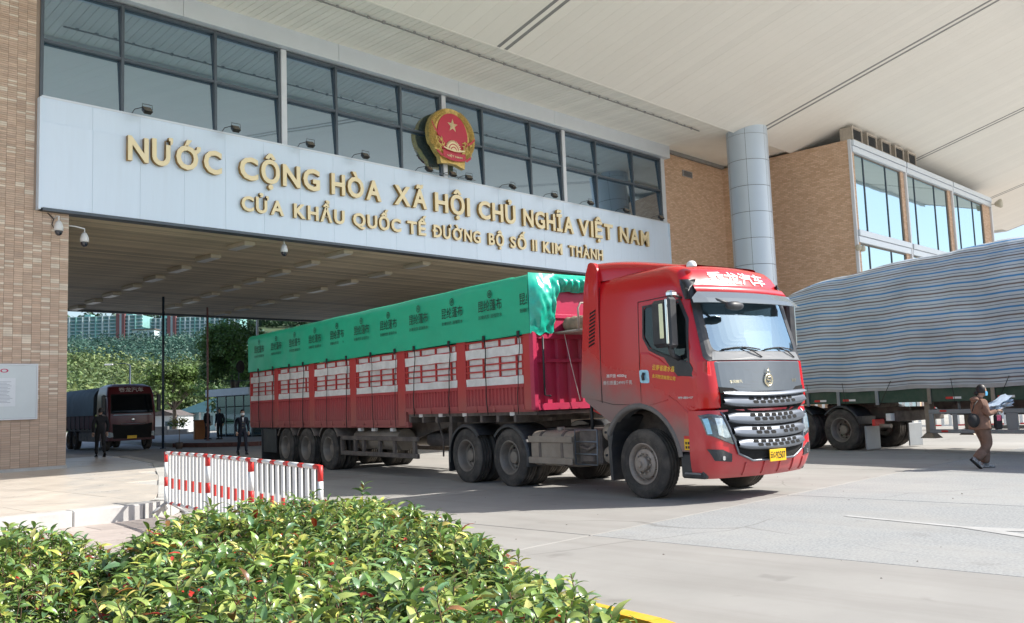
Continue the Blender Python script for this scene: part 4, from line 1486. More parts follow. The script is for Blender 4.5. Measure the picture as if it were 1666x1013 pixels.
        b.cbox(.74, 1.20, min(sg*.75, sg*1.12), max(sg*.75, sg*1.12), .34, .70, .03)
        P(b, 'step_box')
        b = MB().mat(M_silver).cbox(.84, 1.14, min(sg*1.10, sg*1.15), max(sg*1.10, sg*1.15), .40, .43, .008)
        P(b, 'step_tread')
        # mirrors
        b = MB().mat(M_plastic)
        y0 = sg*1.24
        b.cbox(.60, .93, min(y0, y0+sg*.20), max(y0, y0+sg*.20), 2.22, 2.90, .05)
        mr_ = P(b, 'mirror')
        b = MB().mat(M_plastic); b.cbox(.90, .985, min(y0+sg*.01, y0+sg*.20), max(y0+sg*.01, y0+sg*.20), 2.20, 2.93, .04)
        P(b, 'mirror_shell', par=mr_)
        b = MB().mat(M_chrome); b.cbox(.925, .965, min(y0+sg*.195, y0+sg*.225), max(y0+sg*.195, y0+sg*.225), 2.25, 2.90, .012)
        P(b, 'mirror_edge', par=mr_)
        b = MB().mat(material('mirror_amber_glass', (.62,.56,.38), .1, metal=.6, var=.1)).cbox(.80, .88, sg*1.452 if sg > 0 else -1.456, sg*1.456 if sg > 0 else -1.452, 2.34, 2.84, .002)
        P(b, 'mirror_glass', par=mr_)
        b = MB().mat(M_chrome).cbox(.84,.97, min(sg*1.22,sg*1.36), max(sg*1.22,sg*1.36), 2.93, 3.03, .03)
        P(b, 'mirror_bracket', par=mr_)
        b = MB().mat(M_plastic).tube([(.85, sg*1.14, 2.05),(.86, sg*1.28, 2.10),(.86, sg*1.32, 2.25)], .04, 8)
        b.tube([(.92, sg*1.10, 2.93),(.92, sg*1.22, 2.96),(.92, sg*1.30, 2.92)], .022, 8)
        P(b, 'mirror_arm', par=mr_)
        # headlight
        yn = lambda a: sg*a
        hl = [(sg*1.15,1.25),(sg*.98,1.24),(sg*.84,1.20),(sg*.72,.86),(sg*.80,.80),(sg*1.02,.90),(sg*1.12,.95)]
        # build on the front/side wrap using an angle-like parameter
        def wrap(yv, z, off):
            return BUMP.front(yv, z, off)
        b = MB().mat(M_lampdark); polysolid(b, [(sg*1.150,1.23),(sg*1.08,1.25),(sg*.90,1.22),(sg*.82,1.12),(sg*.70,.84),(sg*.78,.81),(sg*1.0,.90),(sg*1.12,.96)], wrap, .012, .03, .03, 5, .004)
        hlp = P(b, 'headlight')
        b = MB().mat(M_lamp); polysolid(b, [(sg*1.02,1.19),(sg*.90,1.18),(sg*.80,.92),(sg*.88,.90),(sg*1.0,.95)], wrap, .020, .012, .03, 4, .004)
        P(b, 'lens', par=hlp)
        b = MB().mat(M_lampblue); polysolid(b, [(sg*1.132,1.18),(sg*1.09,1.19),(sg*1.07,.97),(sg*1.11,.97)], wrap, .022, .012, .02, 3)
        P(b, 'day_light', par=hlp)
        # fog lamp recess
        b = MB().mat(M_plastic); polysolid(b, [(sg*1.13,.76),(sg*.95,.75),(sg*.80,.68),(sg*.80,.57),(sg*1.06,.60)], wrap, .010, .03, .03, 4)
        fg = P(b, 'fog_lamp')
        b = MB().mat(M_chrome); polysolid(b, roundpoly([(sg*.96,.66),(sg*.91,.66),(sg*.91,.60),(sg*.96,.60)], .02), wrap, .020, .012, .02, 3)
        P(b, 'lens', par=fg)
        # upper sun-visor cheek
        b = MB().mat(M_plastic)
        rows = []
        for k in range(8):
            z = 2.90+.30*k/7
            w = .18*math.sin(PI*min(1, (k+1)/7)*.5)
            rows.append([CAB.side(1.0-.12+(.10)*(1-k/7), z, .02, sg), CAB.side(1.02, z, .035, sg)]+[CAB.front(sg*(1.06-t*.035), z, .03) for t in range(5)])
        b.grid(rows, True, flip=(sg < 0))
        P(b, 'visor_cheek')
    # ---- roof deflector
    b = MB().mat(M_cabred)
    rows = []
    for i in range(14):
        t = i/13
        x = .75-1.87*t
        zt = 3.475+.265*(math.sin(t*PI/2)**1.3)
        hw = .80+.32*t
        zb = 3.40
        p = []
        for k in range(21):
            a = PI*k/20
            ca, sa = math.cos(a), math.sin(a)
            p.append((x, -hw*math.copysign(abs(ca)**.25, ca), zb+(zt-zb)*abs(sa)**.32))
        rows.append(p)
    b.grid(rows, True, flip=True)
    b.grid([rows[-1], [(-1.12, p[1], 3.3) for p in rows[-1]]], False, flip=True)
    P(b, 'roof_deflector')
    # roof lettering band on the sloping brow
    me = text_mesh('乘龙汽车', 1.0, .0, .02, 'LEFT', (M_whitelet,)).copy()
    bm = bmesh.new(); bm.from_mesh(me)
    bmesh.ops.triangulate(bm, faces=bm.faces)
    for _ in range(4):
        ll = [e for e in bm.edges if e.calc_length() > .10]
        if not ll: break
        bmesh.ops.subdivide_edges(bm, edges=ll, cuts=1)
        bmesh.ops.triangulate(bm, faces=bm.faces)
    bm.to_mesh(me); bm.free()
    lo, hi = bounds(me)
    for v in me.vertices:
        y = -.62+(v.co.x-lo[0])/(hi[0]-lo[0])*1.24
        z = 3.145+(v.co.y-lo[1])/(hi[1]-lo[1])*.20
        p = CAB.front(y, z, .012); v.co = p
    link('roof_lettering', me, T)
    # red lip under the lettering and the see-through visor
    b = MB().mat(M_bumpred)
    rows = []
    for k in range(23):
        y = -.98+1.96*k/22
        p0 = CAB.front(y, 3.12, .0); p1 = CAB.front(y, 3.10, .05); p2 = CAB.front(y, 3.0, .10); p3 = CAB.front(y, 2.98, .03)
        rows.append([p0, p1, p2, p3])
    b.grid(rows, True); P(b, 'visor_lip')
    b = MB().mat(M_visor)
    rows = []; 
    for k in range(23):
        y = -1.04+2.08*k/22
        sc = 1.0
        p1 = CAB.front(y*.94, 3.0, .10); p2 = CAB.front(y, 2.90, .20); p3 = CAB.front(y, 2.83, .25)
        rows.append([p1, p2, p3, (p3[0], p3[1], p3[2]-.006), (p2[0]-.006, p2[1], p2[2]-.006), (p1[0]-.006, p1[1], p1[2]-.008)])
    b.grid(rows, False); P(b, 'sun_visor')
    # front mirror hanging from the brow
    b = MB().mat(M_plastic).tube([CAB.front(-.85, 2.94, .05), CAB.front(-.75, 2.86, .22), CAB.front(-.6, 2.80, .28)], .025, 8)
    b.mat(M_plastic)
    pm = CAB.front(-.55, 2.77, .30)
    b.lathe([(0, -.17), (.05, -.15), (.065, -.05), (.065, .06), (.045, .14), (0, .16)], c=pm, axis='y', seg=14)
    P(b, 'kerb_mirror')
    # beacon on the roof
    b = MB().mat(M_whitelet).lathe([(.075, 0), (.075, .03), (.06, .065), (.03, .085), (0, .09)], c=(.93, -.86, 3.40), axis='z', seg=16)
    P(b, 'roof_beacon')
    # ---- bumper and grille
    b = MB().mat(M_bumpred)
    BUMP.solid(b, [.34,.38,.42,.50,.60,.72,.85,1.0,1.15,1.27,1.295], nside=3)
    me = fix_normals(b.mesh('bumper'), R(35))
    cu = cutter_mesh(lambda c: c.box(.8, 1.30, -.8, .8, .2, 1.5))
    link('bumper', me, T)
    for zz in (0,):
        b = MB().mat(M_bumpred)
        for y in (-.55,-.2,.15,.5,.8):
            p = [BUMP.front(y, z, .006) for z in (.37,.42,.50,.55)]; b.tube(p, .012, 6)
        P(b, 'bumper_rib')
    # grille opening
    gp = [(-.92,1.52),(.92,1.52),(.90,1.30),(.70,.68),(.45,.56),(-.45,.56),(-.70,.68),(-.90,1.30)]
    def gproj(y, z, off):
        p = BUMP.front(y, z, off) if z < 1.3 else CAB.front(y, z, off+.02)
        return p
    b = MB().mat(M_hole); polysolid(b, gp, gproj, .012, .03, .05, 6); P(b, 'grille_opening')
    # surround trim
    b = MB().mat(M_silver)
    b.tube([gproj(y, z, .02) for y, z in dens([(-.90,1.30),(-.70,.68),(-.45,.57),(.45,.57),(.70,.68),(.90,1.30)], .08)[:-8]], .016, 6, smooth=True)
    P(b, 'grille_trim')
    for k, (zc, hh_, hwid) in enumerate(((1.515,.035,.90),(1.405,.075,.89),(1.165,.085,.83),(.975,.08,.765),(.80,.075,.71))):
        b = MB().mat(M_silver)
        rows = []
        n = 26
        for i in range(n+1):
            y = -hwid+2*hwid*i/n
            e = max(0, 1-(abs(y)/hwid)**10)
            sag = -.035*(1-(abs(y)/hwid)**2)+ .02
            z = zc+sag
            p = []
            for (dz, do) in ((1, .015), (.96, .045), (.3, .058), (-.25, .072), (-.6, .075), (-.9, .05), (-1, .015)):
                zz = z+dz*hh_*(.55+.45*e)
                q = gproj(y, zc, 0); 
                base = gproj(y, zc, do)
                p.append((base[0], base[1], zz))
            rows.append(p)
        b.grid(rows, True)
        bar = P(b, 'grille_bar')
        if k > 0:
            b = MB().mat(M_hole)
            def face(y, dz):
                sag = -.035*(1-(abs(y)/hwid)**2)+.02
                do = .058 if dz > .3 else .058+(.3-dz)/.55*.014
                base = gproj(y, zc, do+.0035+ (0 if dz <= .3 else -(dz-.3)/.66*.013))
                return (base[0], base[1], zc+sag+dz*hh_)
            cols_ = [-.42+.14*j for j in range(7)]
            for j, yy in enumerate(cols_):
                for row, dz in ((0, .62), (1, -.02)):
                    y2 = yy+(.07 if row else 0)
                    if k == 3 and j == 3: continue
                    w_, h_ = .056, .29
                    hexp = [(-w_, 0), (-w_*.7, h_), (w_*.7, h_), (w_, 0), (w_*.7, -h_), (-w_*.7, -h_)]
                    b.add([face(y2+dy, dz+dzz) for dy, dzz in hexp], [(0,1,2,3,4,5)])
            o = P(b, 'honeycomb', par=bar); o['kind'] = 'stuff'
    # grey hood panel with badge
    hp = roundpoly([(-.93,1.56),(-.60,1.535),(.60,1.535),(.93,1.56),(.95,1.98),(-.95,1.98)], .03)
    b = MB().mat(M_hood); polysolid(b, hp, CAB.front, .022, .03, .07, 6, .010)
    hood = P(b, 'hood_panel')
    b = MB().mat(M_hole)
    for sg in (-1, 1):
        polysolid(b, [(sg*.93,1.62),(sg*.70,1.60),(sg*.56,1.53),(sg*.92,1.53)], CAB.front, .026, .02, .04, 3)
    P(b, 'hood_vent', par=hood)
    # round badge with a small crest
    c0 = CAB.front(0, 1.72, .04)
    b = MB().mat(M_logo)
    def ringy(cy, cz, ro, ri, x=c0[0], n=28, d=.012):
        v = []
        for i in range(n):
            a = 2*PI*i/n
            for rr, dx in ((ro, 0), (ro-.008, d), (ri+.008, d), (ri, 0)):
                v.append((x+dx, cy+rr*math.cos(a), cz+rr*math.sin(a)))
        fs = []
        for i in range(n):
            for j in range(3):
                a_ = i*4+j; b_ = ((i+1) % n)*4+j
                fs.append([a_, b_, b_+1, a_+1])
        b.add(v, fs, True)
    ringy(0, 1.70, .095, .068)
    ringy(0, 1.815, .040, .022)
    b.add([(c0[0]+.008,-.012,1.84),(c0[0]+.008,.012,1.84),(c0[0]+.008,0,1.885)], [(0,1,2)])
    for a in range(7):
        t = a/6
        pass
    b.tube([(c0[0]+.006, .05, 1.75), (c0[0]+.006, -.02, 1.74), (c0[0]+.006, -.045, 1.71), (c0[0]+.006, .03, 1.695), (c0[0]+.006, .045, 1.665), (c0[0]+.006, -.04, 1.65)], .010, 6)
    P(b, 'badge', par=hood)
    for s_, y, w in (('东风柳汽', -.74, .22), ('H7', .62, .12)):
        me = text_mesh(s_, 1.0, .0, .01, 'LEFT', (M_logo,)).copy(); lo, hi = bounds(me)
        for v in me.vertices:
            yy = y+(v.co.x-lo[0])/(hi[0]-lo[0])*w; z = 1.665+(v.co.y-lo[1])/(hi[1]-lo[1])*.05
            v.co = CAB.front(yy, z, .026)
        link('hood_lettering', me, hood)
    # number plate
    pf = BUMP.front(0, .62, .07)[0]
    b = MB().mat(M_plateyel).cbox(pf-.008, pf+.006, -.20, .16, .54, .71, .004)
    pl_ = P(b, 'number_plate')
    put_text('plate_lettering', '云G', M_ink, pl_, (pf+.008, -.185, .585), width=.10, height=.09, facing='+x', extrude=.001, bold=.01)
    put_text('plate_lettering', '92507', M_ink, pl_, (pf+.008, -.07, .575), width=.21, height=.10, facing='+x', extrude=.001, bold=.01)
    # ---- side lettering (camera side reads towards the front of the truck)
    def side_text(s_, mat, x, z, w, h, dz=0, bold=.0, off=.012, name='door_lettering', sl=0):
        me = text_mesh(s_, 1.0, .0, bold, 'LEFT', (mat,)).copy(); lo, hi = bounds(me)
        for v in me.vertices:
            t = (v.co.x-lo[0])/(hi[0]-lo[0])
            xx = x+t*w; zz = z+(v.co.y-lo[1])/(hi[1]-lo[1])*h+dz*t
            v.co = CAB.side(xx+(zz-z)*sl, zz, off, -1)
        link(name, me, T)
    side_text('云南省建水县', M_yellowlet, .31, 1.915, .46, .085, -.055, .01, .014, sl=.2)
    side_text('永鸿物流有限公司', M_yellowlet, .30, 1.80, .48, .06, -.065, .01, .014, sl=.2)
    side_text('准拖挂 4000kg', M_whitelet, -.72, 1.835, .46, .065, -.01, .012, .006)
    side_text('牵引质量24995千克', M_greylet, -.80, 1.73, .66, .065, -.01, .01, .006)
    side_text('乘龙H7', M_greylet, .80, 1.47, .30, .035, -.0, .03, .014)
    b = MB().mat(M_plateyel); polysolid(b, [(.87,.745),(1.07,.745),(1.07,.90),(.87,.90)], CAB.side, .016, .01, .1, 2)
    st = P(b, 'door_sticker')
    b = MB().mat(M_redpaint); polysolid(b, [(.87,.90),(1.07,.90),(1.07,.945),(.87,.945)], CAB.side, .016, .01, .1, 2)
    b.mat(M_ink)
    for r_ in range(2):
        for c_ in range(4):
            x = .89+c_*.045; z = .765+r_*.06
            polysolid(b, [(x,z),(x+.03,z),(x+.03,z+.035),(x,z+.035)], CAB.side, .0185, .002, .1, 1)
    P(b, 'sticker_print', par=st)
    # seam between cab and fairing, lower sill crease
    b = MB().mat(M_ink)
    b.tube([(-.855, -1.150, 1.45), (-.85, -1.150, 2.2), (-.845, -1.137, 2.9), (-.84, -1.115, 3.3)], .006, 4)
    b.tube([(-1.25, -1.146, 1.52+.03), (-.6, -1.147, 1.42), (.03, -1.147, 1.40)], .004, 4)
    P(b, 'body_seam')
    # ---- chassis
    b = MB().mat(M_chassis)
    for sy in (-.42, .42):
        b.box(-5.7, 1.0, sy-.04, sy+.04, .74, 1.02)
    for x in (-5.6,-4.2,-2.6,-1.2,.6): b.box(x-.06, x+.06, -.40, .40, .76, 1.0)
    P(b, 'chassis_rail').__setitem__('kind', 'stuff')
    b = MB().mat(M_chassis)
    b.box(-4.9,-3.6,-.45,.45,1.02,1.14).cbox(-4.75,-3.75,-.5,.5,1.14,1.22,.04); P(b, 'fifth_wheel')
    b = MB().mat(M_chassis).cbox(-1.2, .9, -.45, .45, .55, 1.35, .08); P(b, 'engine_block')
    for x in (0, -3.46, -4.90):
        P(MB().mat(M_chassis).tube([(x,-.95,.52),(x,-.3,.50),(x,0,.50),(x,.3,.50),(x,.95,.52)], [.07,.08,.17,.08,.07], 12), 'axle')
    wheel(T, 0, -1.15, -1, 'front'); wheel(T, 0, 1.15, 1, 'front')
    for x in (-3.46, -4.90):
        for sg in (-1, 1):
            wheel(T, x, sg*1.15, sg, 'deep')
            wheel(T, x, sg*.82, sg, 'deep')
    # mudguards
    def guard(xc, a0, a1, rr=.60, y0=-1.16, y1=-.55, zc=.52):
        b = MB().mat(M_plastic)
        rows = []
        n = 16
        for k in range(n+1):
            a = R(a0+(a1-a0)*k/n)
            rows.append([(xc+r_*math.cos(a), y, zc+r_*math.sin(a)) for (r_, y) in ((rr-.05, y0+.0), (rr, y0), (rr+.012, y0+.03), (rr+.012, y1), (rr-.0, y1))])
        b.grid(rows, True)
        return b
    for sg in (-1, 1):
        for xc, a0, a1 in ((-3.46, -14, 140), (-4.90, 40, 194)):
            b = guard(xc, a0, a1)
            me = b.mesh('mudguard')
            if sg > 0: me.transform(Matrix.Diagonal((1, -1, 1, 1)))
            link('mudguard', me, T)
        b = MB().mat(M_plastic)
        ya, yb = sorted((sg*1.12, sg*.6))
        b.prism([(-.76,.24),(-.70,.24),(-.72,.75),(-.66,1.0),(-.5,1.22),(-.56,1.26),(-.72,1.12),(-.80,.95)], 'y', ya, yb)
        P(b, 'mudguard')
        b = MB().mat(M_plastic).cbox(-5.56, -5.53, min(sg*1.14, sg*.6), max(sg*1.14, sg*.6), .20, .62, .008); P(b, 'mud_flap')
    # fuel tank
    for sg in (-1, 1):
        b = MB().mat(M_tank)
        pts = []
        yc, zc, a_, c_ = sg*.83, .70, .30, .30
        for k in range(28):
            t = 2*PI*k/28; ct, st_ = math.cos(t), math.sin(t)
            pts.append((yc+a_*math.copysign(abs(ct)**.5, ct), zc+c_*math.copysign(abs(st_)**.5, st_)))
        b.prism(pts, 'x', -2.80, -1.66)
        tk = P(b, 'fuel_tank')
        for x in (-2.55, -1.95):
            s2 = MB().mat(M_chassis)
            p2 = [(yc+(q[0]-yc)*1.035, zc+(q[1]-zc)*1.035) for q in pts]
            s2.prism(p2, 'x', x-.03, x+.03); P(s2, 'tank_strap', par=tk)
        for z in (.50, .86):
            s2 = MB().mat(M_tank).cbox(-2.86, -1.66, min(sg*1.13,sg*1.16), max(sg*1.13,sg*1.16), z-.055, z+.055, .01)
            P(s2, 'side_rail', par=tk)
        P(MB().mat(M_tank).lathe([(.07,0),(.07,.06),(0,.06)], c=(-2.3, sg*.85, 1.0), axis='z', seg=14), 'tank_cap', par=tk)
        b = MB().mat(M_chassis).cbox(-1.64, -1.08, min(sg*.55,sg*1.02), max(sg*.55,sg*1.02), .46, 1.02, .03)
        eb = P(b, 'equipment_box')
        b = MB().mat(M_silver)
        y = sg*1.09
        b.tube([(-1.64,y,.46),(-1.64,y,1.02),(-1.08,y,1.02),(-1.10,y,.46),(-1.64,y,.46)], .014, 6)
        for z in (.63, .83): b.tube([(-1.63,y,z),(-1.09,y,z)], .012, 6)
        P(b, 'guard_frame', par=eb)
        b = MB().mat(M_chassis)
        b.cbox(-1.5,-1.2,min(sg*1.0,sg*1.07),max(sg*1.0,sg*1.07),.50,.62,.02).tube([(-1.55,sg*1.05,.75),(-1.35,sg*1.06,.70),(-1.15,sg*1.05,.78)], .03, 8)
        P(b, 'valve', par=eb)
        for z in (.98, .62):
            b = MB().mat(M_tank).lathe([(0, sg*1.03),(.06, sg*1.03),(.12, sg*1.0),(.145, sg*.95),(.145, sg*.45),(0, sg*.42)], c=(-.93, 0, z), axis='y', seg=24)
            b.mat(M_dark).lathe([(.02, sg*1.03),(.02, sg*1.05),(0, sg*1.05)], c=(-.93,0,z), axis='y', seg=10)
            P(b, 'air_tank')
    # air lines behind the cab
    b = MB().mat(M_redpaint)
    for k in range(3):
        pts = [(-1.3-.12*t, -.3+.25*k+.03*math.sin(t*3+k), 1.75-.5*math.sin(PI*t/9)) for t in range(10)]
        b.tube(pts, .014, 6)
    P(b, 'air_line').__setitem__('kind', 'stuff')
    b = MB().mat(M_dark)
    b.tube([(-1.35,-.95,1.6),(-1.35,-.95,.95),(-1.35,-.5,.95)], .03, 6)
    b.tube([(-1.28,-1.0,1.45),(-.75,-.9,1.12)], .02, 6)
    P(b, 'support_strut').__setitem__('kind', 'stuff')

    build_trailer(T)
    return T

# ------------------------------------------------------------------ trailer
def build_trailer(T):
    P = lambda b, n, m=None, par=None: b.build(n, m, par or T)
    M_tred = paint_material('trailer_red', (.50,.022,.035), dust=(.25,.15,.13), z0=1.0, z1=2.2, xk=0, amt=.62, rough=.55, base=.12, coat=0)
    M_post = paint_material('trailer_post_red', (.52,.03,.03), dust=(.26,.17,.14), z0=1.1, z1=2.1, xk=0, amt=.6, rough=.5, base=.08, coat=0)
    M_cloth = material('woven_white_cloth', (.78,.78,.76), .8, var=.10, vscale=5, bump=.012, bscale=7, dirt=(.38,.36,.33), dirt_amt=.5, dscale=2)
    M_magenta = material('headboard_red', (.50,.03,.09), .4, var=.1, dirt=(.3,.1,.1), dirt_amt=.3)
    X0, X1 = -16.75, -2.65
    zn, zr_ = 1.36, 1.12
    xk = -7.15
    # beams
    b = MB().mat(M_chassis)
    for sy in (-.45, .45):
        b.prism([(-3.0,1.22),(X0,1.05),(X0,.80),(-8.0,.78),(-6.6,1.05),(-3.0,1.16)], 'y', sy-.05, sy+.05)
    P(b, 'main_beam').__setitem__('kind', 'stuff')
    b = MB().mat(M_chassis).box(X0+.02, X1-.02, -1.08, 1.08, 1.28, 1.34); P(b, 'deck')
    b = MB().mat(M_chassis)
    x = -16.5
    while x < -2.8:
        b.box(x-.04, x+.04, -1.10, 1.10, 1.16, 1.28); x += .55
    P(b, 'cross_member').__setitem__('kind', 'stuff')
    bounds_ = [(-16.70,-14.80),(-14.50,-12.36),(-12.02,-9.92),(-9.60,-7.56),(-7.22,-5.12),(-4.80,-2.92)]
    for sg in (-1, 1):
        ya = sg*1.15
        for i, (a, c) in enumerate(bounds_):
            rear = c < -7.3
            zb = 1.20 if rear else 1.44
            # corrugated lower board
            b = MB().mat(M_tred)
            n = int((c-a)/.115)
            row0 = []; row1 = []
            for k in range(n):
                xa = a+(c-a)*k/n; w = (c-a)/n
                for (dx, dy) in ((.0, .0), (.30, .0), (.40, -.025), (.90, -.025), (1.0, 0)):
                    row0.append((xa+w*dx, ya+sg*(dy-.012), zb+.02)); row1.append((xa+w*dx, ya+sg*(dy-.012), 1.80))
            b.grid([row0, row1], False, flip=(sg > 0))
            bd = P(b, 'side_board')
            b = MB().mat(M_tred)
            y0_, y1_ = sorted((ya-sg*.05, ya+sg*.012))
            b.box(a, c, y0_, y1_, 1.78, 1.84).box(a, c, y0_, y1_, zb-.05, zb+.03)
            P(b, 'board_rail', par=bd)
            # latch loops on the lower rail
            b = MB().mat(M_post)
            for fx in (.18, .5, .82):
                xx = a+(c-a)*fx
                b.cbox(xx-.03, xx+.03, min(ya, ya+sg*.03), max(ya, ya+sg*.03), zb-.09, zb+.02, .008)
            P(b, 'latch', par=bd)
            # white cloth behind the bars
            rows = []
            for r_ in range(7):
                z = 1.84+.86*r_/6
                rows.append([(a+(c-a)*k/14, ya-sg*(.045+.008*math.sin(k*1.7+r_*2.1+i)), z) for k in range(15)])
            b = MB().mat(M_cloth).grid(rows, True, flip=(sg > 0)); P(b, 'cloth_lining')
            # flat cloth strips over the bars
            for (z0, z1) in ((1.835, 1.985), (2.365, 2.54)):
                rows = []
                for r_ in range(4):
                    z = z0+(z1-z0)*r_/3
                    rows.append([(a+.01+(c-a-.02)*k/18, ya+sg*(.004+.006*math.sin(k*1.3+r_+i)), z+.006*math.sin(k*.9+i)) for k in range(19)])
                b = MB().mat(M_cloth).grid(rows, True, flip=(sg > 0)); P(b, 'cloth_strip')
            # lattice
            b = MB().mat(M_post)
            yy0, yy1 = sorted((ya-sg*.03, ya-sg*.002))
            for z in (1.985, 2.11, 2.235, 2.365, 2.545, 2.68):
                b.box(a, c, yy0, yy1, z-.014, z+.014)
            lt = P(b, 'lattice_bar'); lt['kind'] = 'stuff'
            b = MB().mat(M_post)
            ym0, ym1 = sorted((ya-sg*.034, ya-sg*.006))
            for fx in (.03, .31, .60, .88, .98):
                xx = a+(c-a)*fx
                b.box(xx-.018, xx+.018, ym0, ym1, 1.985, 2.36); b.box(xx-.018, xx+.018, ym0, ym1, 2.545, 2.68)
            lt = P(b, 'lattice_upright'); lt['kind'] = 'stuff'
        # posts
        edges = [(X0, bounds_[0][0])]+[(bounds_[i][1], bounds_[i+1][0]) for i in range(5)]+[(bounds_[5][1], X1)]
        for i, (a, c) in enumerate(edges):
            rear = c < -7.1
            zb = 1.08 if rear else 1.36
            y0_, y1_ = sorted((ya-sg*.09, ya+sg*.016))
            P(MB().mat(M_post).cbox(a+.005, c-.005, y0_, y1_, zb, 2.74, .015), 'stake_post')
        # bottom side rail
        y0_, y1_ = sorted((ya-sg*.10, ya-sg*.005))
        P(MB().mat(M_tred).box(xk, X1, y0_, y1_, 1.34, 1.42), 'side_rail')
        P(MB().mat(M_tred).box(X0, xk, y0_, y1_, 1.06, 1.18), 'side_rail')
        # wheel arch lips
        for xc in (-11.3,-12.7,-14.1):
            b = MB().mat(M_chassis)
            rows = []
            for k in range(11):
                a_ = R(28+124*k/10)
                rows.append([(xc+r_*math.cos(a_), sg*y, .54+r_*math.sin(a_)) for r_, y in ((.60,1.12),(.64,1.13),(.66,1.12),(.66,.6))])
            b.grid(rows, True); P(b, 'mudguard')
            P(MB().mat(M_chassis).tube([(xc,-.95,.52),(xc,.95,.52)], .07, 10), 'axle') if sg < 0 else None
            wheel(T, xc, sg*1.13, sg, 'deep'); wheel(T, xc, sg*.80, sg, 'deep')
        # light blocks under the rail
        b = MB().mat(M_whitelet)
        for xx in (-6.7,-5.9,-5.0,-3.4,-8.0,-8.9,-9.6):
            zt = 1.36 if xx > xk else 1.06
            b.cbox(xx-.07, xx+.07, min(sg*1.0,sg*1.10), max(sg*1.0,sg*1.10), zt-.09, zt-.01, .01)
        P(b, 'marker_lamp').__setitem__('kind', 'stuff')
        # side guard
        b = MB().mat(M_chassis)
        y0_, y1_ = sorted((sg*1.04, sg*1.11))
        b.cbox(-10.62,-6.86,y0_,y1_,.40,.50,.01).cbox(-10.62,-6.86,y0_,y1_,.76,.86,.01)
        sgd = P(b, 'side_guard')
        for xx in (-10.58,-9.85,-9.4,-8.6,-7.9,-7.0):
            P(MB().mat(M_chassis).box(xx-.05, xx+.05, y0_+.005, y1_-.005, .50, .76), 'guard_post', par=sgd)
        P(MB().mat(M_tank).tube([(-10.1,sg*.78,.78),(-7.9,sg*.78,.78)], .24, 20), 'spare_tank')
        P(MB().mat(M_chassis).lathe([(0,.5),(.46,.5),(.52,.56),(.52,.72),(.46,.78),(0,.78)], c=(-7.3, 0, .12), axis='z', seg=24) if sg < 0 else MB().mat(M_chassis).box(-7.5,-7.4,.2,.3,.5,.8), 'spare_wheel' if sg < 0 else 'bracket')
        # landing legs
        P(MB().mat(M_chassis).cbox(-6.08,-5.94,min(sg*.8,sg*.66),max(sg*.8,sg*.66),.40,1.2,.01), 'landing_leg')
        P(MB().mat(M_chassis).tube([(-6.5,sg*.8,1.2),(-6.2,sg*.85,.8),(-6.3,sg*.8,.45)], .02, 6), 'hose')
        P(MB().mat(M_plastic).cbox(-15.95,-15.90,min(sg*.5,sg*1.12),max(sg*.5,sg*1.12),.10,1.0,.01), 'mud_flap')
        P(MB().mat(M_plastic).cbox(-15.85,-14.85,min(sg*1.06,sg*1.10),max(sg*1.06,sg*1.10),.35,1.02,.01), 'side_skirt')
    # front wall
    b = MB().mat(M_magenta)
    xw = X1
    rows = [[], []]
    y = -1.10
    while y < 1.08:
        for dy, dx in ((0,0),(.10,0),(.13,-.05),(.24,-.05),(.27,0)):
            if y+dy <= 1.10:
                rows[0].append((xw+dx-.01, y+dy, 1.46)); rows[1].append((xw+dx-.01, y+dy, 2.66))
        y += .27
    b.grid(rows, False)
    P(b, 'front_wall')
    b = MB().mat(M_magenta)
    b.box(xw-.03, xw+.03, -1.15, 1.15, 1.36, 1.48).box(xw-.03, xw+.04, -1.15, 1.15, 2.62, 2.72).box(xw-.03, xw+.035, -1.15, 1.15, 2.20, 2.26)
    b.cbox(xw-.06, xw+.05, -1.17, -1.07, 1.36, 2.74, .01).cbox(xw-.06, xw+.05, 1.07, 1.17, 1.36, 2.74, .01)
    P(b, 'front_frame')
    b = MB().mat(M_magenta).cbox(xw-.05, xw+.03, -.66, 1.15, 2.72, 3.55, .01); P(b, 'headboard')
    b = MB().mat(M_magenta).cbox(xw+.03, xw+.06, -.70, 1.12, 2.98, 3.06, .01); P(b, 'headboard_rib')
    b = MB().mat(M_dark).tube([(xw+.10,-.98,2.65),(xw+.10,-.98,1.62),(xw+.10,-.85,1.60)], .02, 6)
    P(b, 'crank_handle')
    b = MB().mat(M_whitelet).tube([(xw+.12,-.50,2.7),(xw+.14,-.40,2.2),(xw+.12,-.2,1.5)], .007, 5); P(b, 'rope')
    # rack with rolled sheets and rope between cab and headboard
    M_rack = material('rack_metal', (.42,.38,.33), .6, metal=.3, var=.15)
    xr = xw+.72
    b = MB().mat(M_rack)
    b.tube([(xr,-.66,2.72),(xr,-.66,3.10),(xr,-.60,3.19),(xr,.2,3.22),(xr,1.0,3.22),(xr,1.08,3.1),(xr,1.08,2.72)], .018, 8)
    for y in (-.36,.0,.4,.8): b.tube([(xr,y,2.72),(xr,y,3.2)], .015, 6)
    b.tube([(xr,-.66,2.72),(xr,1.08,2.72)], .022, 8)
    for y in (-.66,0,1.08): b.tube([(xw,y,2.72),(xr,y,2.72)], .018, 6)
    b.tube([(xw,.1,1.95),(xr-.1,.25,2.70)], .02, 6)
    b.box(xw, xr, -.62, 1.04, 2.70, 2.72)
    rk = P(b, 'rack')
    M_roll = material('rolled_canvas', (.30,.22,.16), .9, var=.35, vscale=6, bump=.03, bscale=8)
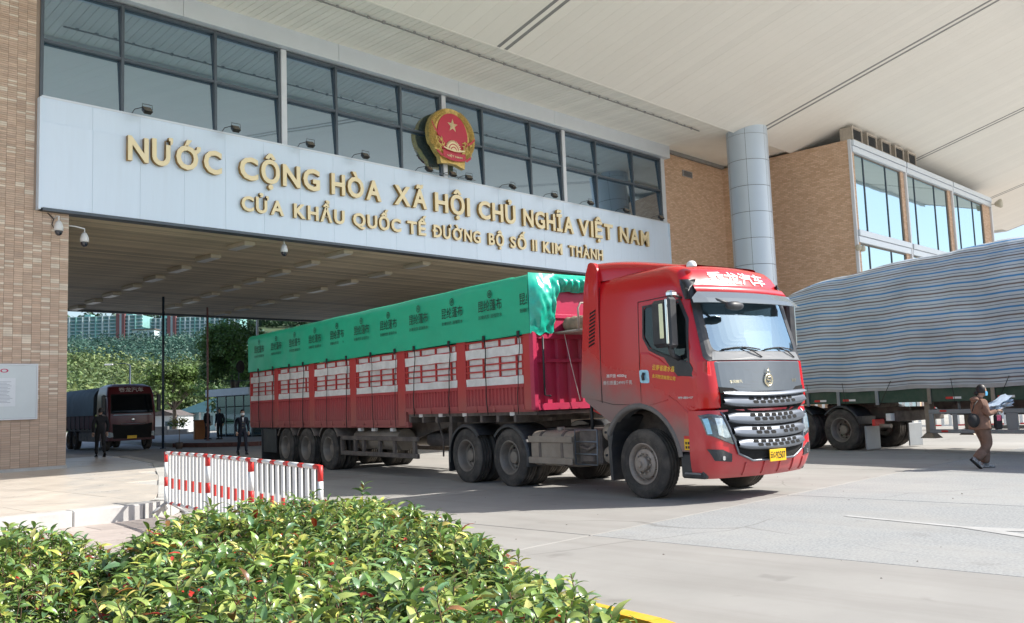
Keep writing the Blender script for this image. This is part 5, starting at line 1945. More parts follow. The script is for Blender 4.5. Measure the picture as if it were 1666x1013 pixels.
    for y, r_, z in ((-.42,.13,2.86),(-.12,.15,2.88),(.2,.13,2.87),(.6,.17,2.9),(.3,.12,3.06)):
        pts = [(xw+.06+.6*k/8, y+.02*math.sin(k), z+.01*math.sin(k*2)) for k in range(9)]
        P(MB().mat(M_roll).tube(pts, [r_*(.6 if k in (0,8) else 1+.08*math.sin(k*2.3)) for k in range(9)], 14), 'rolled_canvas', par=rk)
    b = MB().mat(material('pale_rope', (.60,.48,.38), .9, var=.3, vscale=9))
    for k in range(26):
        a = rng.uniform(0, PI)
        pts = [(xr-.08+rng.uniform(-.05,.1), .33+.16*math.cos(a+t*.9)*rng.uniform(.7,1.1)+rng.uniform(-.04,.04), 2.93+.13*math.sin(a+t*.9)*rng.uniform(.7,1.1)) for t in range(5)]
        b.tube(pts, .010, 5)
    o = P(b, 'coiled_rope', par=rk); o['kind'] = 'stuff'
    P(MB().mat(M_rack).tube([(xr,-.05,2.70),(xr+.02,-.03,2.60),(xr,-.06,2.52),(xr+.02,0,2.44)], .014, 6), 'hanging_hook', par=rk)
    # ---- tarpaulin
    M_tarp = material('green_tarpaulin', (.004,.46,.26), .38, var=.08, vscale=1.2, bump=.010, bscale=3.5, spec=.6, stretch=(1,1,1.4))
    M_tarpf = material('green_tarpaulin_front', (.010,.48,.33), .26, var=.08, vscale=1.2, spec=.9, bump=.008, bscale=9)
    def nz(x, y, z, s): return mnoise.noise(Vector((x*s, y*s, z*s)))
    rows = []
    nx = 150
    prof = []
    # cross-section from near hem over the top to the far hem: (y, z)
    def section(x):
        hem = 2.715+.008*math.sin(x*2.1)+.010*nz(x, 0, 0, 3)
        top = 3.80-.008*math.sin((x+16.7)/14*PI*7)**2
        if x > -3.2: top -= .02
        pts = []
        for k in range(9):
            t = k/8
            z = hem+(3.66-hem)*t
            y = -1.195+.02*math.sin(t*PI)*math.sin(x*2.6)+.016*nz(x, z, 0, 2.2)-.01
            pts.append((y, z))
        for k in range(1, 6):
            a = PI/2*k/6
            pts.append((-1.20+.14*(1-math.cos(a))*1.0, 3.66+(top-3.66)*math.sin(a)))
        for k in range(9):
            t = k/8; y = -1.05+2.1*t
            pts.append((y, top+.03*math.sin(PI*t)+.006*nz(x, y, 3, 2)))
        for k in range(5, 0, -1):
            a = PI/2*k/6
            pts.append((1.20-.14*(1-math.cos(a)), 3.66+(top-3.66)*math.sin(a)))
        for k in range(8, -1, -1):
            t = k/8; z = hem+(3.66-hem)*t
            pts.append((1.205, z))
        return pts
    for i in range(nx+1):
        x = X0-.03+(X1+.03-X0+.03)*i/nx
        rows.append([(x, y, z) for y, z in section(x)])
    b = MB().mat(M_tarp).grid(rows, True, flip=False)
    # rear end
    b.grid([[ (X0-.03, y, z) for y, z in section(X0)][:24], [(X0-.05, y*.98, min(z, 2.7)) for y, z in section(X0)][:24]], True)
    tarp = P(b, 'tarpaulin')
    # thickness at the hem: turned rope edge
    b = MB().mat(M_tarp).tube([(X0+(X1-X0)*i/90, -1.206+.01*math.sin(i), 2.715+.008*math.sin((X0+(X1-X0)*i/90)*2.1)) for i in range(91)], .009, 5)
    P(b, 'tarp_hem', par=tarp)
    # gathered front drape
    rows = []
    ny = 120; nzr = 22
    for i in range(ny+1):
        u = i/ny
        y = -1.20+2.40*u
        row = []
        # lower limit of the drape: long lobe at the near corner, then straight across
        if u < .20: zl = 2.70+.03*math.sin(u*60)+ .5*max(0, u-.12)
        elif u < .26: zl = 2.74+(3.46-2.74)*((u-.20)/.06)**.6
        else: zl = 3.46+.01*math.sin(u*40)
        for k in range(nzr+1):
            t = k/nzr
            z = 3.79+(zl-3.79)*t
            # radial pleats fanning from the corner
            ang = math.atan2((3.30-z)*-1+.0, (y+.72))
            pleat = .055*(1-2*abs(((y*6.2+z*3.0+.6*nz(y,z,1,2)) % 1)-.5))*1.0*min(1, t*3)*(1 if y > -.75 else .35)
            crump = .035*nz(y, z, 5, 7)+.018*nz(y, z, 9, 16)
            bulge = .03+.13*math.sin(PI*min(1, t*1.05))*(1 if u > .26 else .7)
            edge = min(1, u*14)
            x = X1+.03+(bulge+pleat+crump*(1 if u < .28 else .5))*edge*min(1, .15+t*4)
            row.append((x, y, z))
        rows.append(row)
    b = MB().mat(M_tarpf).grid(rows, True, flip=True)
    P(b, 'tarp_front_fold', par=tarp)
    # printing
    M_print = material('tarp_print', (.006,.045,.03), .5, var=.15)
    def tarp_text(s_, x, z, w, h, bold=.008):
        me = text_mesh(s_, 1.0, 0, bold, 'LEFT', (M_print,)).copy(); lo, hi = bounds(me)
        for v in me.vertices:
            xx = x+(v.co.x-lo[0])/(hi[0]-lo[0])*w; zz = z+(v.co.y-lo[1])/(hi[1]-lo[1])*h
            v.co = (xx, -1.228, zz)
        return me
    A = tarp_text('昆纶蓬布', 0, 3.235, .78, .215, .006)
    B = tarp_text('耐磨抗撕 超强防水', 0, 3.10, .78, .075, .004)
    lb = MB().mat(M_print)
    n = 20
    v = []
    for i in range(n):
        a = 2*PI*i/n
        v += [(.39+.075*math.cos(a), -1.228, 3.55+.075*math.sin(a)), (.39+.058*math.cos(a), -1.228, 3.55+.058*math.sin(a))]
    lb.add(v, [(2*i, 2*((i+1) % n), 2*((i+1) % n)+1, 2*i+1) for i in range(n)])
    lb.add([(.345,-1.228,3.53),(.36,-1.228,3.52),(.40,-1.228,3.585),(.385,-1.228,3.595)], [(0,1,2,3)])
    lb.add([(.385,-1.228,3.515),(.435,-1.228,3.54),(.43,-1.228,3.555),(.38,-1.228,3.53)], [(0,1,2,3)])
    lb.add([(.35,-1.228,3.55),(.43,-1.228,3.565),(.43,-1.228,3.577),(.35,-1.228,3.562)], [(0,1,2,3)])
    Lm = lb.mesh('tarp_logo')
    for k in range(11):
        x = -16.18+1.332*k
        for nm, me in (('tarp_lettering', A), ('tarp_small_lettering', B), ('tarp_logo', Lm)):
            if k == 10 and nm == 'tarp_logo': continue
            if k == 10:
                me = me.copy()
                bm = bmesh.new(); bm.from_mesh(me)
                bmesh.ops.bisect_plane(bm, geom=list(bm.verts)+list(bm.edges)+list(bm.faces), plane_co=(.22,0,0), plane_no=(1,0,0), clear_outer=True)
                bm.to_mesh(me); bm.free()
            link(nm, me, tarp, loc=(x, 0, -.012*k/10))
    # straps and clips
    for x in (-15.9,-14.75,-13.55,-12.6,-11.1,-9.98,-8.7,-7.55,-6.7,-5.3,-4.05,-2.95):
        b = MB().mat(M_ink)
        b.cbox(x-.035, x+.035, -1.235, -1.215, 2.66, 2.78, .004); P(b, 'tarp_clip', par=tarp)
        zb = 1.02 if x < -7.2 else 1.30
        dx = rng.uniform(-.12, .12)
        pts = [(x+dx*t/8+.015*math.sin(t*1.7), -1.205+.01*math.sin(t), 2.68+(zb-2.68)*t/8) for t in range(9)]
        b = MB().mat(M_ink).tube(pts, rng.uniform(.006, .012), 5); P(b, 'tarp_strap', par=tarp)
build_red_truck()

# ================================================================== SECOND TRAILER (striped cover)
def striped_material():
    m = bpy.data.materials.new('striped_woven_cover'); m.use_nodes = True
    nt = m.node_tree; N = nt.nodes; L = nt.links; b = N['Principled BSDF']
    uv = N.new('ShaderNodeUVMap'); sp = N.new('ShaderNodeSeparateXYZ'); L.new(uv.outputs[0], sp.inputs[0])
    nz = N.new('ShaderNodeTexNoise'); nz.inputs['Scale'].default_value = 1.2; nz.inputs['Detail'].default_value = 3
    L.new(uv.outputs[0], nz.inputs['Vector'])
    w = N.new('ShaderNodeMath'); w.operation = 'MULTIPLY_ADD'; L.new(nz.outputs[0], w.inputs[0]); w.inputs[1].default_value = .008; L.new(sp.outputs[1], w.inputs[2])
    dv = N.new('ShaderNodeMath'); dv.operation = 'DIVIDE'; L.new(w.outputs[0], dv.inputs[0]); dv.inputs[1].default_value = .33
    fr = N.new('ShaderNodeMath'); fr.operation = 'FRACT'; L.new(dv.outputs[0], fr.inputs[0])
    cr = N.new('ShaderNodeValToRGB'); e = cr.color_ramp; e.interpolation = 'LINEAR'
    base = (.56,.61,.65,1); blue = (.045,.245,.54,1); grey = (.16,.18,.21,1); brown = (.17,.13,.12,1); dk = (.10,.15,.22,1)
    pts = [(0,base),(.05,base),(.08,blue),(.17,blue),(.20,base),(.33,base),(.355,grey),(.385,grey),(.41,base),(.53,base),(.565,brown),(.64,brown),(.67,base),(.80,base),(.825,dk),(.86,dk),(.885,base)]
    while len(e.elements) < len(pts): e.elements.new(.5)
    for el, (p, c) in zip(e.elements, pts): el.position = p; el.color = c
    L.new(fr.outputs[0], cr.inputs[0])
    n2 = N.new('ShaderNodeTexNoise'); n2.inputs['Scale'].default_value = .9; n2.inputs['Detail'].default_value = 7
    L.new(uv.outputs[0], n2.inputs['Vector'])
    mr = N.new('ShaderNodeMapRange'); mr.inputs['From Min'].default_value = .3; mr.inputs['From Max'].default_value = .7
    mr.inputs['To Min'].default_value = .78; mr.inputs['To Max'].default_value = 1.15; L.new(n2.outputs[0], mr.inputs[0])
    mx = N.new('ShaderNodeMix'); mx.data_type = 'RGBA'; mx.blend_type = 'MULTIPLY'; mx.inputs['Factor'].default_value = 1
    L.new(cr.outputs[0], mx.inputs[6]); L.new(mr.outputs[0], mx.inputs[7]); L.new(mx.outputs[2], b.inputs['Base Color'])
    b.inputs['Roughness'].default_value = .55
    n3 = N.new('ShaderNodeTexNoise'); n3.inputs['Scale'].default_value = 5; n3.inputs['Detail'].default_value = 5
    L.new(uv.outputs[0], n3.inputs['Vector'])
    bp = N.new('ShaderNodeBump'); bp.inputs['Distance'].default_value = .02; bp.inputs['Strength'].default_value = .6
    L.new(n3.outputs[0], bp.inputs['Height'])
    mp2 = N.new('ShaderNodeMapping'); mp2.inputs['Rotation'].default_value = (0, 0, R(32)); mp2.inputs['Scale'].default_value = (3.2, .35, 1)
    L.new(uv.outputs[0], mp2.inputs[0])
    n4 = N.new('ShaderNodeTexNoise'); n4.inputs['Scale'].default_value = 1.3; n4.inputs['Detail'].default_value = 3; n4.inputs['Distortion'].default_value = .4
    n4.noise_type = 'RIDGED_MULTIFRACTAL' if hasattr(n4, 'noise_type') else n4.noise_type
    L.new(mp2.outputs[0], n4.inputs['Vector'])
    bp2 = N.new('ShaderNodeBump'); bp2.inputs['Distance'].default_value = .035; bp2.inputs['Strength'].default_value = .55
    L.new(n4.outputs[0], bp2.inputs['Height']); L.new(bp.outputs[0], bp2.inputs['Normal'])
    L.new(bp2.outputs[0], b.inputs['Normal'])
    return m

def second_truck():
    bd = R(13)
    # local x: heading (away, +Y); local y: left (-X world, towards the camera)
    hx, hy = math.sin(bd), math.cos(bd)
    lx, ly = -math.cos(bd), math.sin(bd)
    px, py = 22.40, 10.24
    T = empty('covered_trailer_truck', (px-lx*1.15, py-ly*1.15, 0), math.atan2(hy, hx),
              'long trailer truck covered with a blue, grey and white striped sheet, at the right', 'truck')
    P = lambda b, n, m=None, par=None: b.build(n, m, par or T)
    Mg = material('trailer_green', (.03,.075,.05), .6, var=.2, dirt=(.12,.11,.09), dirt_amt=.5, dscale=2)
    Mgrey = material('guard_grey', (.27,.29,.31), .5, metal=.2, var=.1, dirt=(.25,.24,.22), dirt_amt=.3)
    Mst = striped_material()
    yN = 1.15
    # tractor: rear tandem, frame end, mudguards
    for x in (0.0, 1.30):
        for sg in (-1, 1):
            wheel(T, x, sg*yN, sg, 'deep'); wheel(T, x, sg*.82, sg, 'deep')
        P(MB().mat(M_chassis).tube([(x,-.95,.52),(x,-.3,.5),(x,0,.5),(x,.3,.5),(x,.95,.52)], [.07,.08,.17,.08,.07], 12), 'axle')
    for sg in (-1, 1): wheel(T, 4.9, sg*yN, sg, 'front')
    b = MB().mat(M_chassis)
    for sy in (-.42,.42): b.box(-1.5, 6.0, sy-.04, sy+.04, .78, 1.05)
    b.cbox(-1.52,-1.40,-.95,.95,.72,.98,.02)
    P(b, 'chassis_rail').__setitem__('kind', 'stuff')
    P(MB().mat(M_chassis).cbox(-.6,.9,-.5,.5,1.05,1.18,.04), 'fifth_wheel')
    b = MB().mat(M_tank).tube([(-1.35,1.0,.62),(-1.05,1.0,.62)], .05, 8); P(b, 'tow_bar')
    b = MB().mat(M_whitelet).cbox(-1.42,-1.28,.78,1.10,.74,.92,.01); P(b, 'rear_lamp_panel')
    b = MB().mat(M_redpaint).cbox(-.98,-.90,.72,1.12,.62,.78,.01); P(b, 'rear_lamp')
    for sg in (-1, 1):
        for xc, a0, a1 in ((0.0, 40, 160), (1.30, 20, 140)):
            b = MB().mat(M_plastic); rows = []
            for k in range(15):
                a = R(a0+(a1-a0)*k/14)
                rows.append([(xc+r_*math.cos(a), sg*y, .52+r_*math.sin(a)) for (r_, y) in ((.57,1.16),(.61,1.16),(.62,1.13),(.62,.55))])
            b.grid(rows, True); P(b, 'mudguard')
        y0_, y1_ = sorted((sg*1.16, sg*.6))
        b = MB().mat(M_plastic).prism([(-.58,.66),(-.66,.86),(-.50,.86),(-.54,.70)], 'y', y0_, y1_)
        P(b, 'mudguard')
        P(MB().mat(Mgrey).cbox(-.74,-.70,y0_,y1_,.04,.62,.008), 'mud_flap')
    # cab of the tractor, mostly hidden behind the red truck
    CB = Shell(xf=[(.9,6.0),(2.0,5.95),(3.2,5.6),(3.4,5.2)], xb=[(.9,3.7),(3.4,3.9)], hw=[(.9,1.13),(2.9,1.12),(3.4,.95)])
    b = MB().mat(paint_material('second_cab_white', (.55,.57,.6), z0=.8, z1=1.4, xk=0, amt=.5)); CB.solid(b, [1.0,1.4,2.0,2.6,3.0,3.2,3.32,3.4])
    me = fix_normals(b.mesh('cab_body'), R(35)); cb = link('cab_body', me, T)
    b = MB().mat(M_sideglass)
    for sg in (-1, 1): 
        polysolid(b, [(4.4,2.1),(5.3,2.0),(5.2,2.75),(4.5,2.75)], lambda x, z, off, sg=sg: CB.side(x, z, off, sg), .006, .02, .1, 3)
    P(b, 'side_window')
    b = MB().mat(M_screen); polysolid(b, roundpoly([(-.95,2.05),(.95,2.05),(.9,2.9),(-.9,2.9)], .1), CB.front, .012, .02, .1, 6); P(b, 'windscreen')
    b = MB().mat(M_hole); polysolid(b, [(-.85,1.75),(.85,1.75),(.75,1.02),(-.75,1.02)], CB.front, .012, .02, .1, 4); P(b, 'grille')
    b = MB().mat(M_silver)
    for z in (1.2,1.4,1.6): b.tube([CB.front(y, z, .03) for y in (-.75,-.4,0,.4,.75)], .03, 6)
    P(b, 'grille_bar')['kind'] = 'stuff'
    for sg in (-1, 1):
        b = MB().mat(M_lamp); polysolid(b, [(sg*1.08,1.4),(sg*.9,1.4),(sg*.88,1.15),(sg*1.08,1.15)], CB.front, .02, .02, .05, 3); P(b, 'headlight')
    P(MB().mat(M_plastic).cbox(4.6, 5.98, -1.1, 1.1, .45, 1.02, .08), 'bumper')
    # trailer frame
    XF, XR = 1.75, -11.5
    b = MB().mat(Mg)
    for sg in (-1, 1):
        y0_, y1_ = sorted((sg*1.08, sg*1.13)); b.box(XR, XF, y0_, y1_, 1.18, 1.50)
    P(b, 'green_side_beam')
    P(MB().mat(M_chassis).box(XR, XF, -1.08, 1.08, 1.40, 1.48), 'deck')
    b = MB().mat(M_chassis)
    for sy in (-.45,.45): b.prism([(XF-.2,1.40),(XR,1.40),(XR,.85),(-2.6,.85),(-1.9,1.20),(XF-.2,1.22)], 'y', sy-.06, sy+.06)
    x = XR
    while x < XF: b.box(x-.04, x+.04, -1.07, 1.07, 1.22, 1.38); x += .7
    P(b, 'main_beam').__setitem__('kind', 'stuff')
    # red and white reflectors
    for x in (.60,-.28,-3.05,-4.25,-5.6):
        b = MB().mat(M_redpaint).box(x-.02, x+.16, 1.133, 1.138, 1.235, 1.285); P(b, 'reflector')
        b = MB().mat(M_whitelet).box(x-.21, x-.02, 1.133, 1.138, 1.235, 1.285); P(b, 'reflector')
    # stakes hanging under the sheet
    for x in (.95,-.0,-1.12,-2.5,-4.0,-5.5,-7.0):
        P(MB().mat(Mgrey if x > -2 else M_tank).cbox(x-.045, x+.045, 1.14, 1.17, 1.13, 1.50, .006), 'stake')
    # landing legs
    for sg in (-1, 1):
        P(MB().mat(M_tank).cbox(-2.32,-2.18, min(sg*.70,sg*.9), max(sg*.70,sg*.9), .45, 1.35, .01), 'landing_leg')
        b = MB().mat(M_tank)
        yc = sg*.8
        b.add([(-2.44,yc-.16,.33),(-2.06,yc-.16,.33),(-2.06,yc+.16,.33),(-2.44,yc+.16,.33),(-2.31,yc-.07,.48),(-2.19,yc-.07,.48),(-2.19,yc+.07,.48),(-2.31,yc+.07,.48)],
              [(3,2,1,0),(4,5,6,7),(0,1,5,4),(1,2,6,5),(2,3,7,6),(3,0,4,7)])
        P(b, 'landing_foot')
    P(MB().mat(Mgrey).tube([(-3.05,.9,.98),(-3.05,.9,1.2)], .03, 8), 'bracket')
    # side guard
    for sg in (-1, 1):
        y0_, y1_ = sorted((sg*1.08, sg*1.12))
        g = MB().mat(Mgrey).cbox(-8.6,-2.42,y0_,y1_,.90,1.0,.012).cbox(-8.6,-2.42,y0_,y1_,.46,.55,.012)
        gd = P(g, 'side_guard')
        for x in (-2.48,-3.05,-4.35,-5.9,-7.4,-8.5):
            w = .12 if x < -4 else .05
            P(MB().mat(Mgrey).box(x-w, x+w, y0_+.003, y1_-.003, .55, .90), 'guard_post', par=gd)
        for x in (-2.75,-4.7,-6.4):
            for z in (.965,.505):
                P(MB().mat(M_redpaint).box(x-.12, x+.04, y1_ if sg > 0 else y0_-.004, y1_+.004 if sg > 0 else y0_, z-.02, z+.02), 'reflector', par=gd)
    # axles at the back, outside the picture
    for x in (-7.9,-9.2,-10.5):
        for sg in (-1, 1): wheel(T, x, sg*yN, sg, 'deep'); wheel(T, x, sg*.82, sg, 'deep')
    # striped sheet
    def sect(x):
        t = (XF-x)/(XF+4.5)
        top = 4.20+.50*(1-math.exp(-max(0, t)*2.6))+.02*math.sin(x*3)
        if x < -4: top = 4.66+.03*math.sin(x*1.3)
        # rounded nose at the front end
        nose = max(0, 1-(XF+.15-x)/.5)
        pts = []
        hem = 1.485+.012*math.sin(x*1.9)+.008*math.sin(x*5.1)
        # strap pinch creases
        dent = 0
        for xs in (-.2,-2.0,-3.1,-4.7,-6.5,-8.3): dent += .045*math.exp(-((x-xs)/.10)**2)
        for k in range(34):
            u = k/33
            z = hem+(top-hem)*u
            bul = .12*math.sin(PI*min(1, u*1.05)**.8)
            rnd = .42*max(0, (u-.72)/.28)**2.2
            y = 1.17+bul-rnd-dent*(1-u*.5)-nose**2*.25
            y += .018*mnoise.noise(Vector((x*1.1, z*1.1, 0)))+.018*mnoise.noise(Vector(((x+z*.8)*1.4, (z-x*.25)*.8, 4)))
            y += .007*mnoise.noise(Vector((x*.8, z*3.4, 7)))
            pts.append((y, z))
        for k in range(1, 12):
            y = pts[33][0]-(pts[33][0]*2)*k/12
            pts.append((y, top+.10*math.sin(PI*k/12)+.02*mnoise.noise(Vector((x, y, 2)))))
        for k in range(33, -1, -1):
            pts.append((-1.17-.1*math.sin(PI*k/33)+.42*max(0, (k/33-.72)/.28)**2.2, pts[k][1]))
        return pts
    V = []; F = []; UV = []
    nx = 130
    xs_ = [XF+.12-(XF+.12-XR)*i/nx for i in range(nx+1)]
    m = None
    for x in xs_:
        s_ = sect(x)
        if m is None: m = len(s_)
        acc = 0
        for k, (y, z) in enumerate(s_):
            if k: acc += math.hypot(y-s_[k-1][0], z-s_[k-1][1])
            V.append((x, y, z)); UV.append((x, acc))
    for i in range(nx):
        for k in range(m-1):
            F.append((i*m+k, (i+1)*m+k, (i+1)*m+k+1, i*m+k+1))
    me = bpy.data.meshes.new('striped_cover'); me.from_pydata(V, [], F)
    uvl = me.uv_layers.new(name='UVMap')
    buf = []
    for p in me.polygons:
        for vi in p.vertices: buf += [UV[vi][0], UV[vi][1]]
    uvl.data.foreach_set('uv', buf)
    me.materials.append(Mst)
    me.polygons.foreach_set('use_smooth', [True]*len(F))
    cov = link('striped_cover', me, T)
    for xe, nm in ((XF+.12, 'cover_front'), (XR, 'cover_rear')):
        s_ = sect(xe)
        b = MB().mat(Mst); c = (xe+(.12 if xe > 0 else -.05), 0, 2.9)
        b.add([(xe, y, z) for y, z in s_]+[c], [(k, k+1, len(s_)) for k in range(len(s_)-1)])
        o = P(b, nm, par=cov)
        o.data.uv_layers.new(name='UVMap')
        uu = []
        for p in o.data.polygons:
            for vi in p.vertices: uu += [0, o.data.vertices[vi].co.z]
        o.data.uv_layers[0].data.foreach_set('uv', uu)
    # grey unstriped hem with eyelets, ropes
    b = MB().mat(material('hem_grey', (.42,.42,.42), .7, var=.15, vscale=3))
    rows = []
    for x in xs_:
        s_ = sect(x)
        rows.append([(x, s_[0][0]+.012, s_[0][1]-.005), (x, s_[0][0]+.018, s_[0][1]+.07), (x, s_[0][0]+.012+.01, s_[0][1]+.13)])
    b.grid(rows, True, flip=True); P(b, 'cover_hem', par=cov)
    for x0, x1_ in ((.9,.85),(-.20,-.25),(-1.9,-1.2),(-3.1,-3.15),(-4.7,-4.1),(-6.5,-6.6)):
        pts = []
        for k in range(8):
            t = k/7; x = x0+(x1_-x0)*t; z = 2.15-(2.15-1.1)*t
            pts.append((x, 1.30-.10*t, z))
        P(MB().mat(M_ink).tube(pts[3:], .007, 5), 'cover_rope', par=cov)
second_truck()

# ================================================================== BARRIERS
def barriers():
    pts = [(6.28,13.48),(6.02,11.65),(5.64,9.86),(5.15,7.66)]
    labs = ['red and white metal crowd barrier, the far left panel standing by the stone kerb',
            'red and white metal crowd barrier, the middle panel of the row',
            'red and white metal crowd barrier, the right panel nearest the big leafy shrub']
    feet = material('galvanised_foot', (.40,.41,.42), .5, metal=.4, var=.1)
    for i in range(3):
        a = Vector((*pts[i], 0)); c = Vector((*pts[i+1], 0)); d = c-a; L_ = d.length-.05
        T = empty('crowd_barrier', a, math.atan2(d.y, d.x), labs[i], 'barrier', 'crowd barriers in a row')
        P = lambda b, n, par=None: b.build(n, None, par or T)
        def banded(b, p0, p1, bands, r, first_red=False, seg=8):
            p0 = Vector(p0); p1 = Vector(p1)
            for (t0, t1, red) in bands:
                b.mat(M_redpaint if red else M_white)
                b.tube([p0.lerp(p1, t0), p0.lerp(p1, t1)], r, seg, cap=True)
        # top and bottom rails
        n = 5
        for z, nm in ((.94, 'top_rail'), (.20, 'bottom_rail')):
            b = MB()
            bands = []
            for k in range(n):
                t0 = k/n; bands += [(t0, t0+.65/n, False), (t0+.65/n, (k+1)/n, True)]
            banded(b, (0, 0, z), (L_, 0, z), bands, .024)
            P(b, nm)
        for x, nm in ((0, 'end_post'), (L_, 'end_post')):
            b = MB()
            banded(b, (x, 0, .10), (x, 0, .955), [(0,.12,False),(.12,.40,False),(.40,.56,True),(.56,.82,False),(.82,1,True)], .029)
            P(b, nm)
        ns = 12
        for k in range(1, ns):
            x = L_*k/ns
            b = MB()
            bx = .036
            if k % 2 == 0:
                for z0, z1, red in ((.225,.42,False),(.42,.57,True),(.57,.915,False)):
                    b.mat(M_redpaint if red else M_white).cbox(x-bx, x+bx, -.010, .010, z0, z1, .003)
            else:
                b.mat(M_white).cbox(x-bx, x+bx, -.010, .010, .225, .915, .003)
            P(b, 'slat')
        for x in (.08, L_-.08):
            b = MB().mat(feet)
            b.tube([(x, 0, .22), (x, -.30, .02)], .022, 6); b.tube([(x, 0, .22), (x, .30, .02)], .022, 6)
            b.cbox(x-.04, x+.04, -.36, -.24, .012, .03, .004).cbox(x-.04, x+.04, .24, .36, .012, .03, .004)
            P(b, 'foot')
        b = MB().mat(M_white).prism([(.9,.225),(1.5,.225),(1.5,.42),(.9,.42)], 'y', -.006, .006) if i == 2 else None
        if b: P(b, 'plate')
barriers()

# ================================================================== SHRUBS
def leaf_mesh_arrays():
    """a drooping, folded, pointed leaf: 1 long, base at origin, along +x"""
    L_ = [0, .18, .42, .68, .88, 1.0]; W = [.03, .13, .185, .15, .07, .0]
    v = []; 
    for l, w in zip(L_, W):
        z = .12*math.sin(l*PI*.8)-.34*l*l
        if w > 0: v += [(l, w, z+.35*w), (l, 0, z), (l, -w, z+.35*w)]
        else: v += [(l, 0, z)]
    f = []
    for i in range(4):
        a = i*3
        f += [(a, a+1, a+4), (a, a+4, a+3), (a+1, a+2, a+5), (a+1, a+5, a+4)]
    a = 12
    f += [(a, a+1, a+3), (a+1, a+2, a+3)]
    return np.array(v), np.array(f)
LEAFV, LEAFF = leaf_mesh_arrays()

def rot_from_dir(d, roll):
    """batch rotation matrices taking +x to d, with roll"""
    d = d/np.linalg.norm(d, axis=1, keepdims=True)
    up = np.tile(np.array([0, 0, 1.0]), (len(d), 1))
    y = np.cross(up, d); ln = np.linalg.norm(y, axis=1, keepdims=True); y = np.where(ln > 1e-3, y/np.maximum(ln, 1e-6), np.array([0, 1.0, 0]))
    z = np.cross(d, y)
    c, s_ = np.cos(roll)[:, None], np.sin(roll)[:, None]
    y2 = y*c+z*s_; z2 = -y*s_+z*c
    return np.stack([d, y2, z2], axis=2)

def mesh_np(name, V, F, C=None, mat=None, smooth=True):
    me = bpy.data.meshes.new(name)
    me.vertices.add(len(V)); me.vertices.foreach_set('co', V.astype(np.float32).ravel())
    n = len(F); k = F.shape[1]
    me.loops.add(n*k); me.loops.foreach_set('vertex_index', F.astype(np.int32).ravel())
    me.polygons.add(n); me.polygons.foreach_set('loop_start', np.arange(0, n*k, k, dtype=np.int32))
    me.polygons.foreach_set('use_smooth', np.full(n, smooth))
    me.update(calc_edges=True)
    if C is not None:
        at = me.color_attributes.new('col', 'FLOAT_COLOR', 'POINT')
        C4 = np.concatenate([C, np.ones((len(C), 1))], axis=1)
        at.data.foreach_set('color', C4.astype(np.float32).ravel())
    if mat: me.materials.append(mat)
    return me

M_leaf = material('shrub_leaf', (.1,.2,.03), .30, var=.25, vscale=30, attr='col', trans=.15, spec=.7)
M_leaf.node_tree.nodes['Principled BSDF'].inputs['Roughness'].default_value = .32
M_twig = material('twig_brown', (.12,.07,.045), .8, var=.3, vscale=20)

def leaf_colors(n, h):
    """h 0..1 height/vigour: young leaves yellow-green, some red"""
    base = np.array([(.085,.17,.045),(.13,.24,.06),(.20,.31,.075),(.31,.40,.10),(.43,.49,.14),(.55,.52,.18),(.11,.22,.10),(.17,.30,.14)])
    p = np.array([.13,.19,.21,.16,.09,.03,.10,.09])
    idx = rng.choice(len(base), n, p=p/p.sum())
    c = base[idx]*rng.uniform(.8, 1.2, (n, 1))
    red = rng.random(n) < .014
    c[red] = np.array([.42,.03,.02])*rng.uniform(.6, 1.3, (red.sum(), 1))
    br = rng.random(n) < .02
    c[br] = np.array([.22,.10,.03])
    return c

